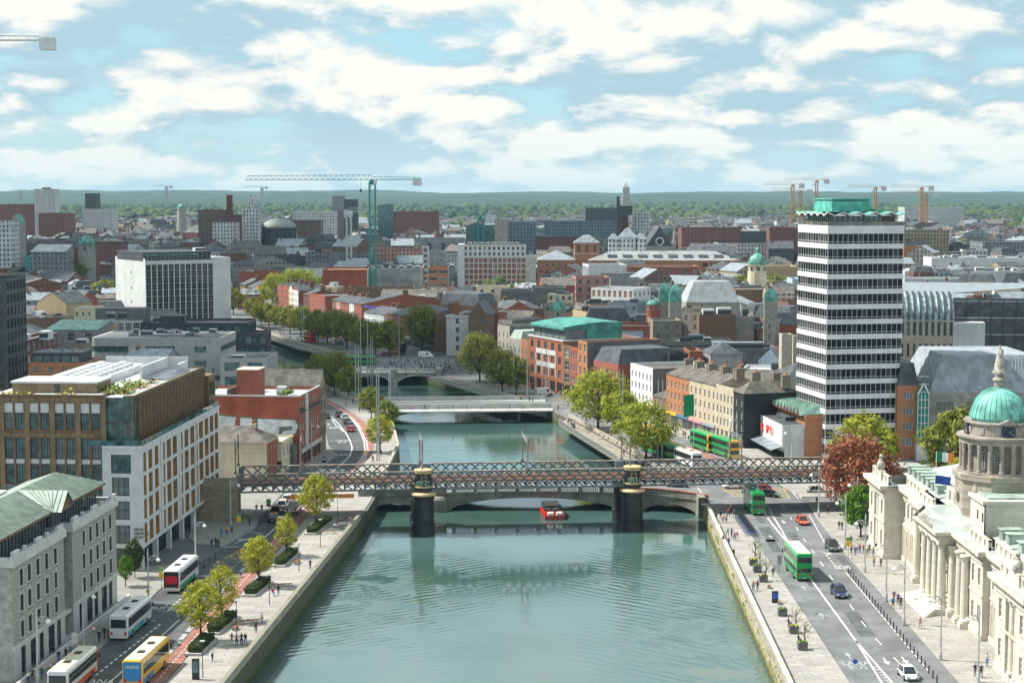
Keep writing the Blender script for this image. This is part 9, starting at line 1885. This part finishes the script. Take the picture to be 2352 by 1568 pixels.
boxthing('parking_machine','dark blue parking machine on the north quay','machine',1780,1385,.9,.4,1.7,BLK,SBLUE);boxthing('advert_totem','tall dark advert totem beside the citylink coach','sign',450,1561,.9,.35,2.6,BLK,GLT,.1);boxthing('litter_bin','dark litter bin by the railing under the bridge','bin',617,1163,.8,.8,1.3,BLK,SGREEN);boxthing('litter_bin','grey litter bin on the boardwalk end','bin',1317,984,.9,.9,1.3,BLK,FRG);boxthing('kiosk_box','black litter bin on the far south pavement','bin',745,1062,.9,.9,1.3,BLK,FRG)
def signpost(lab,x,y,H,m,kind='flag',m2=None):
 t=simple_post('sign_post',lab,'sign',x,y,H,.05,STEEL,.13)
 if kind=='disc':o=disc(.30,None,True).build('sign_plate',[m,m2 or SWHITE],t,(0,-.06,H-.1))
 else:k=MB();k.box(-.35,-.05,H-1.5,.35,.05,H);k.build('sign_plate',[m],t);k=MB();k.box(-.35,-.055,H-.45,.35,-.051,H-.02);k.build('sign_header',[m2 or SGREEN],t)
for a in(('yellow bus stop flag beside the red backed coach',371,1356,3.4,SYEL),('yellow bus stop flag under the white stone office',549,1221,3.2,SYEL),('yellow bus stop flag at the customs house crowd',1948,1282,3.4,SYEL),('yellow round sign on the kerb between the coaches',341,1402,2.9,SYEL,'disc',SYEL),('red round bus stop sign by the dark walkers',217,1492,2.9,SRED,'disc'),('red round sign at the customs house crowd',1957,1287,2.4,SRED,'disc'),('back of a square grey road sign near the green bus',1790,1322,3.2,FRG,'flag',FRG),('small round blue sign at the bottom of the north road',1963,1566,2.6,SBLUE,'disc',SBLUE),('white bus sign beside the waiting queue',172,1506,3.0,SWHITE,'flag',SWHITE),('no entry sign by the flat bridge',1231,905,2.4,SRED,'disc'),('yellow sign beside the cycle path beyond the bridge',839,1064,2.4,SYEL,'disc',SYEL)):signpost(*a)
rl_=thing('railing','long dark green railing along the pavement by the traffic queue','railing',(0,0,.13));a,c=Vector(G(592,1207)),Vector(G(658,1139))
for i in range(60):q=a+(c-a)*i/59;k=MB();k.box(q.x-.02,q.y-.02,0,q.x+.02,q.y+.02,1.1);k.build('baluster',[BLK],rl_)
for z in(.12,1.1):k=MB();k.bar((*a,z),(*c,z),.06,.06);k.build('rail',[BLK],rl_)
# bicycles
def bike_mesh():
 b=MB()
 for y in(-.52,.52):b.tube([(0,y+.33*math.cos(q),.34+.33*math.sin(q))for q in[i*.628 for i in range(11)]],.025,4,0)
 for P in(((-.0,-.52,.34),(0,-.15,.85)),((0,-.15,.85),(0,.42,.88)),((0,-.1,.3),(0,.42,.82)),((0,-.1,.3),(0,-.15,.85)),((0,.52,.34),(0,.40,1.0)),((0,-.52,.34),(0,-.1,.3))):b.tube(P,.025,4,1)
 b.tube([(-.28,.36,1.02),(.28,.36,1.02)],.02,4,0);b.box(-.08,-.3,.9,.08,-.02,.96,0);b.box(-.16,.5,.85,.16,.75,1.05,0);return b.mesh('bicycle',[BLK,PBL])
BKM=bike_mesh();BC=[PBL,POR,PW,PG,PK,mat('bike_purple',(.2,.1,.5),var=0)]
def bikes(x0,y0,x1,y1,n,lab,grp,rz):
 a,c=Vector(G(x0,y0)),Vector(G(x1,y1))
 for i in range(n):p=a+(c-a)*i/(n-1);o=link('bicycle',BKM,None,(p.x,p.y,.13),rz+rnd.uniform(-.15,.15));tag(o,'%s, %s from the bridge'%(lab,ORDW[i]),'bicycle',grp);o.material_slots[1].link='OBJECT';o.material_slots[1].material=BC[i%(6 if 'mixed' in lab else 1)if 'mixed' in lab else(0 if i%3 else 5)]
bikes(1702,1190,1733,1232,22,'docked hire bicycle in the roadside row','docked hire bicycles',1.2);bikes(1696,1192,1724,1234,20,'docked hire bicycle in the inner row','docked hire bicycles inner',-1.2);bikes(778,1215,806,1200,9,'bicycle in the mixed cluster by the river wall','bicycles by the river wall',1.0)
# ------------------------------------------------------------------ people
CLO=dict(black=(.015,.015,.018),navy=(.02,.03,.09),grey=(.16,.16,.17),white=(.7,.7,.69),red=(.5,.02,.03),blue=(.04,.16,.42),beige=(.42,.33,.2),green=(.03,.16,.07),pink=(.6,.3,.34),yellow=(.7,.42,.02),brown=(.12,.06,.03),teal=(.02,.28,.32),purple=(.16,.09,.3),khaki=(.18,.17,.08))
CM={k:mat('cloth_'+k,v,var=.1,scale=4,rough=.95)for k,v in CLO.items()};HM={k:mat('hair_'+k,v,var=0)for k,v in dict(dark=(.02,.015,.01),brown=(.08,.04,.02),fair=(.35,.22,.09),grey=(.3,.3,.3)).items()};SK=[mat('skin_'+k,v,var=0)for k,v in dict(a=(.5,.3,.21),b=(.35,.19,.12),c=(.12,.065,.04)).items()]
pr=random.Random(11)
def person(lab,loc,rz,top,leg,pose='walk',group=None,z=.13,hair=None):
 o=link('person',PM[pose],None,(loc[0],loc[1],z),rz);s_=pr.uniform(.95,1.06);o.scale=(s_,s_,s_);tag(o,lab,'person',group)
 for i,m in enumerate((SK[0 if pr.random()<.75 else pr.randrange(3)],HM[hair or pr.choice(list(HM))],CM[top],CM[leg],CM['black'])):sl=o.material_slots[i];sl.link='OBJECT';sl.material=m
 return o
U_,D_=math.pi,0.0
c2d=lambda x,y:G(x/4,1176+y/4,.13);c4d=lambda x,y:G(429+x/4,1176+y/4,.1);c7d=lambda x,y:G(1531+x/4,1176+y/4,.13);c9d=lambda x,y:G(1862+x/4,1176+y/4,.13);c6d=lambda x,y:G(1409+x/4,796+y/4,.13);c3d=lambda x,y:G(429+x/4,796+y/4,.1);c5d=lambda x,y:G(980+x/4,796+y/4,.13)
PL=[(c4d(1135,525),U_,'brown','black','walk','alone at the bend of the river wall'),(c4d(690,1025),U_,'white','grey','walkb','with a pack near the long bench'),(c4d(635,1105),D_,'brown','black','stand','close to the river wall'),(c4d(415,1220),U_,'brown','beige','walk','leftmost of four side by side'),(c4d(458,1225),U_,'khaki','navy','walkb','second of four side by side'),(c4d(503,1225),U_,'black','black','walk','third of four side by side'),(c4d(540,1215),U_,'black','blue','walkb','rightmost of four side by side'),(c4d(235,1368),D_,'white','black','walk','by the nearest hedge bed'),(c4d(790,765),.5,'red','blue','sit','sitting by the middle hedge bed'),(c4d(842,760),U_,'black','navy','stand','standing with a camera by the middle bench'),(c4d(230,328),D_,'black','blue','walk','at the office corner, first of three'),(c4d(268,320),U_,'black','black','stand','at the office corner, middle of three'),(c4d(292,332),D_,'brown','black','walkb','at the office corner, third of three'),(c4d(318,230),U_,'teal','blue','walk','waiting under the bronze stair tower'),(c4d(366,210),U_,'yellow','navy','stand','by the bus flag in an orange coat'),(c4d(415,195),U_,'blue','black','walk','pulling a red case by the bus flag'),(c4d(577,130),U_,'brown','navy','walk','in the shade by the railing'),(c3d(640,1520),U_,'black','beige','walk','passing under the railway bridge, nearer one'),(c3d(690,1525),D_,'brown','black','walkb','passing under the railway bridge, farther one'),(c2d(912,1195),U_,'black','black','stand','in dark clothes behind the swirl coach'),(c2d(960,1160),U_,'black','navy','walk','beside the dark pair behind the coach'),(c2d(540,1385),D_,'navy','blue','stand','at the head of the coach queue'),(c2d(490,1340),D_,'black','grey','stand','second in the coach queue'),(c2d(605,1350),U_,'black','black','stand','beside the coach door'),(c2d(465,1490),D_,'white','black','stand','in the middle of the coach queue'),(c2d(515,1490),D_,'black','blue','walkb','with jeans in the coach queue'),(c2d(300,1545),D_,'green','black','stand','with a red case at the queue end'),(c2d(385,1530),U_,'green','blue','stand','near the lamp post at the queue end'),(c2d(262,1575),D_,'white','navy','stand','at the bottom left of the queue'),(c2d(650,1330),D_,'teal','grey','stand','by the white bus sign'),(c7d(615,420),D_,'brown','black','walk','alone between the bicycles and planters'),(c7d(978,595),U_,'navy','grey','walk','near the grey road sign'),(c7d(797,725),U_,'beige','black','walk','in a pale coat beside a friend'),(c7d(835,725),U_,'brown','blue','walkb','with long red hair beside a pale coat'),(c7d(1118,1045),1.2,'navy','blue','sit','sitting on the small bench by the fifth planter'),(c7d(1210,1200),1.2,'navy','grey','sitb','hunched on the bench by the nearest planter'),(c7d(455,85),U_,'navy','black','walk','left edge of the group by the steps'),(c7d(497,60),U_,'black','navy','walkb','dark coat in the group by the steps'),(c7d(520,100),D_,'pink','grey','walk','pink top in the group by the steps'),(c7d(548,95),D_,'beige','black','walkb','pale coat in the group by the steps'),(c7d(570,45),U_,'red','navy','walk','red top in the group by the steps'),(c7d(622,50),U_,'grey','black','walk','grey top in the group by the steps'),(c7d(590,20),D_,'navy','black','stand','back of the group by the steps'),(c7d(495,180),U_,'white','blue','walk','white top near the river wall'),(c7d(560,215),D_,'white','brown','walk','front left of the second group'),(c7d(598,230),U_,'teal','navy','walkb','teal coat in the second group'),(c7d(625,260),U_,'pink','black','walk','pink shirt in the second group'),(c7d(647,258),U_,'red','white','walkb','white trousers in the second group'),(c7d(520,300),D_,'black','black','stand','dark figure by the yellow bag'),(c7d(570,315),D_,'purple','blue','walk','lilac top with a bag'),(c9d(260,158),D_,'brown','grey','walk','left of a couple by the junction lamp'),(c9d(288,160),D_,'black','black','walkb','right of a couple by the junction lamp'),(c9d(368,300),U_,'black','navy','stand','reading the bus stop flag'),(c9d(375,390),D_,'navy','black','stand','left edge of the bus stop crowd'),(c9d(408,398),D_,'purple','purple','stand','with a purple case in the bus stop crowd'),(c9d(428,375),D_,'white','blue','stand','white top in the bus stop crowd'),(c9d(452,372),D_,'beige','black','stand','pale hat in the bus stop crowd'),(c9d(485,385),U_,'red','blue','stand','red top in the bus stop crowd'),(c9d(520,410),D_,'khaki','beige','walk','khaki top in the bus stop crowd'),(c9d(540,372),D_,'brown','black','stand','brown coat in the bus stop crowd'),(c9d(573,320),U_,'black','navy','stand','black coat by the pavilion wall'),(c9d(600,365),U_,'navy','black','walk','navy coat by the pavilion wall'),(c9d(575,405),D_,'beige','blue','walkb','fair haired in the bus stop crowd'),(c9d(642,390),D_,'blue','blue','stand','blue top by the stone bollard'),(c9d(580,495),D_,'yellow','blue','stand','orange pack facing the river'),(c9d(645,500),U_,'green','black','stand','green jacket with wheeled cases'),(c9d(755,880),D_,'blue','black','walk','bright blue coat, front of a group of four'),(c9d(765,820),D_,'navy','grey','walkb','behind the bright blue coat'),(c9d(803,845),D_,'purple','black','walk','third of the group of four'),(c9d(828,868),D_,'black','black','walkb','dark figure in the group of four'),(c9d(1005,1065),D_,'pink','beige','walk','with a bicycle wheel near the steps'),(c9d(1510,1505),U_,'navy','grey','stand','grey trousers by the bottom lamp'),(c9d(1565,1515),D_,'brown','black','walk','dark dress by the bottom lamp'),(c9d(1620,1415),U_,'white','blue','stand','blue shorts by the nearer arches'),(c9d(1690,1365),1.57,'grey','navy','sit','sitting on the ground by the nearer arches'),(c9d(155,530),U_,'navy','black','walk','x'),(c6d(1970,1395),U_,'teal','beige','stand','teal top by the silver taxi'),(c6d(2000,1390),U_,'black','navy','stand','black coat by the silver taxi'),(c6d(1868,1445),D_,'grey','black','walk','beside the junction lamp post'),(c6d(2045,1450),D_,'beige','navy','walk','fair haired under the copper beech'),(c6d(2070,1480),D_,'black','black','walkb','black coat under the copper beech'),(c6d(1972,1540),D_,'navy','black','walk','in the shadow of the railway bridge'),(c6d(570,810),D_,'navy','black','walk','outside the yellow shop'),(c6d(640,835),D_,'beige','black','walk','pale coat on the shop pavement'),(c6d(660,840),D_,'red','black','walkb','red coat on the shop pavement'),(c6d(690,870),D_,'black','grey','walk','dark coat on the shop pavement'),(c6d(715,870),D_,'pink','black','walkb','pink coat on the shop pavement'),(c6d(800,910),D_,'black','black','stand','waiting beside the double decker'),(c6d(785,890),D_,'brown','navy','stand','second waiting beside the double decker'),(c3d(1710,1060),U_,'black','black','stand','by the twin masts on the south quay'),(c3d(1785,1010),D_,'black','navy','walk','near the yellow tree beyond the bridge'),(c3d(1460,545),D_,'pink','black','walk','in a pink top cycling lane side'),(c3d(1527,525),D_,'black','black','walk','dark walker near the flat bridge'),(c3d(1425,450),U_,'pink','grey','stand','bright pink by the dark trees'),(c3d(1585,600),D_,'black','black','stand','first of a knot by the sparse tree'),(c3d(1605,595),D_,'navy','grey','walk','second of a knot by the sparse tree'),(c3d(1625,590),U_,'black','black','walkb','third of a knot by the sparse tree'),(c5d(1302,715),D_,'black','black','walk','left of a pair on the boardwalk end'),(c5d(1325,720),D_,'navy','black','walkb','right of a pair on the boardwalk end'),(c5d(1208,585),D_,'black','navy','stand','beside the stone abutment'),(c5d(945,510),D_,'black','black','walk','on the quay by the flat bridge'),(c5d(975,515),U_,'teal','black','walk','teal jacket by the flat bridge'),(c5d(865,495),D_,'yellow','black','stand','yellow vest by the flat bridge'),(c5d(1812,1005),D_,'black','black','walk','walking the boardwalk near the bridge'),(c5d(1690,845),D_,'yellow','black','stand','yellow vest under the bright trees')]
for p,rz,top,leg,pose,where in PL:
 if where=='x':continue
 person('person in %s top, %s'%(top,where),p,rz+pr.uniform(-.3,.3),top,leg,pose,z=.12)
for i in range(13):
 f=i/12;a,c=Vector((17.9,450.5)),Vector((27.6,397));q=a+(c-a)*(.02+.96*f);tp=['black','red','navy','grey','black','brown','blue','black','white','navy','black','pink','grey'][i];person('person in %s sitting on the boardwalk bench, %s from its far end'%(tp,ORDW[i]),q,-1.38,tp,pr.choice(['black','navy','blue']),'sit','people on the boardwalk bench',z=.1)
for i in range(9):x=-28+i*3.9;tp=pr.choice(list(CLO));person('person in %s on the flat bridge, %s from its south end'%(tp,ORDW[i]),(x,474.5+(x+36)*.075+pr.uniform(0,2.4)),1.57*pr.choice([1,-1]),tp,'black',pr.choice(['walk','walkb','stand']),'people on the flat bridge',z=.45)
cb=MB();q=random.Random(3)
vs={k:([tuple(v.co)for v in PM[k].vertices],[(tuple(p.vertices),p.material_index)for p in PM[k].polygons])for k in('walk','walkb','stand')};cm=[SK[0],HM['dark'],CM['black'],CM['navy'],CM['grey'],CM['red'],CM['white'],CM['blue'],CM['beige']]
for i in range(150):
 if i<105:X,Y=q.uniform(-64,-14),0;Y=ol(X)+2+q.random()**1.3*34;z=otop(min(-24,X))
 elif i<125:x,y=q.uniform(1218,1292),0;X,Y=G(x,893+(x-1218)*.235+q.uniform(-1,4));z=.13
 else:f=q.random();X,Y=-112+f*50,762-f*132;X+=2+q.uniform(0,3);z=.15
 k=q.choice(list(vs));v,fs=vs[k];cb.T=Matrix.Translation((X,Y,z))@Matrix.Rotation(q.uniform(0,6.28),4,'Z');o=len(cb.v);tm,lm=q.choice([2,2,3,4,5,6,7,8]),q.choice([2,3,4,7]);cb.v.extend([tuple(cb.T@Vector(p))for p in v]);cb.f.extend([tuple(j+o for j in f)for f,_ in fs]);cb.m.extend([(0,1,tm,lm,2)[m]for _,m in fs])
cb.T=None;o=cb.build('crowd',cm);tag(o,'dense crowd of pedestrians on the stone bridge and far quays','crowd',kind='stuff')
# ------------------------------------------------------------------ the air
hm=bpy.data.materials.new('haze_air');hm.use_nodes=True;nt=hm.node_tree;nt.nodes.clear();out=N(nt,'ShaderNodeOutputMaterial');pv=N(nt,'ShaderNodeVolumePrincipled');pv.inputs['Color'].default_value=(.50,.78,.98,1);pv.inputs['Density'].default_value=0.000042;pv.inputs['Anisotropy'].default_value=0.2;nt.links.new(pv.outputs[0],out.inputs['Volume'])
b=MB();b.box(-9200,-160,-5.6,9200,15200,112);o=b.build('haze',[hm]);o['kind']='stuff';tag(o,'thin pale blue haze over the whole city','haze')
# ------------------------------------------------------------------ clouds added out of view, placed so their shade falls on the city
CLM=mat('cloud_white',(.85,.86,.88),var=0,rough=1.0,spec=0)
def cloud(tx,ty,rx,ry,h,n,seed):
 q=random.Random(seed);b=MB();ox,oy=sd.x/sd.z*h,sd.y/sd.z*h
 for i in range(n):a=q.uniform(0,6.28);f=math.sqrt(q.random());lump(b,tx+ox+rx*f*math.cos(a),ty+oy+ry*f*math.sin(a),h+q.uniform(-20,30),q.uniform(.18,.34)*min(rx,ry),60,0,seed*100+i)
 o=b.build('cloud',[CLM],smooth=True);o['kind']='stuff';tag(o,'white cumulus cloud drifting high over the city','cloud','clouds overhead')
cloud(-125,605,105,105,1300,30,1);cloud(40,650,130,70,1300,16,2);cloud(60,1500,330,190,1300,30,3);cloud(-350,1250,260,300,1300,40,4)
print('WINDOWS',NWIN[0],'OBJECTS',len(bpy.data.objects))
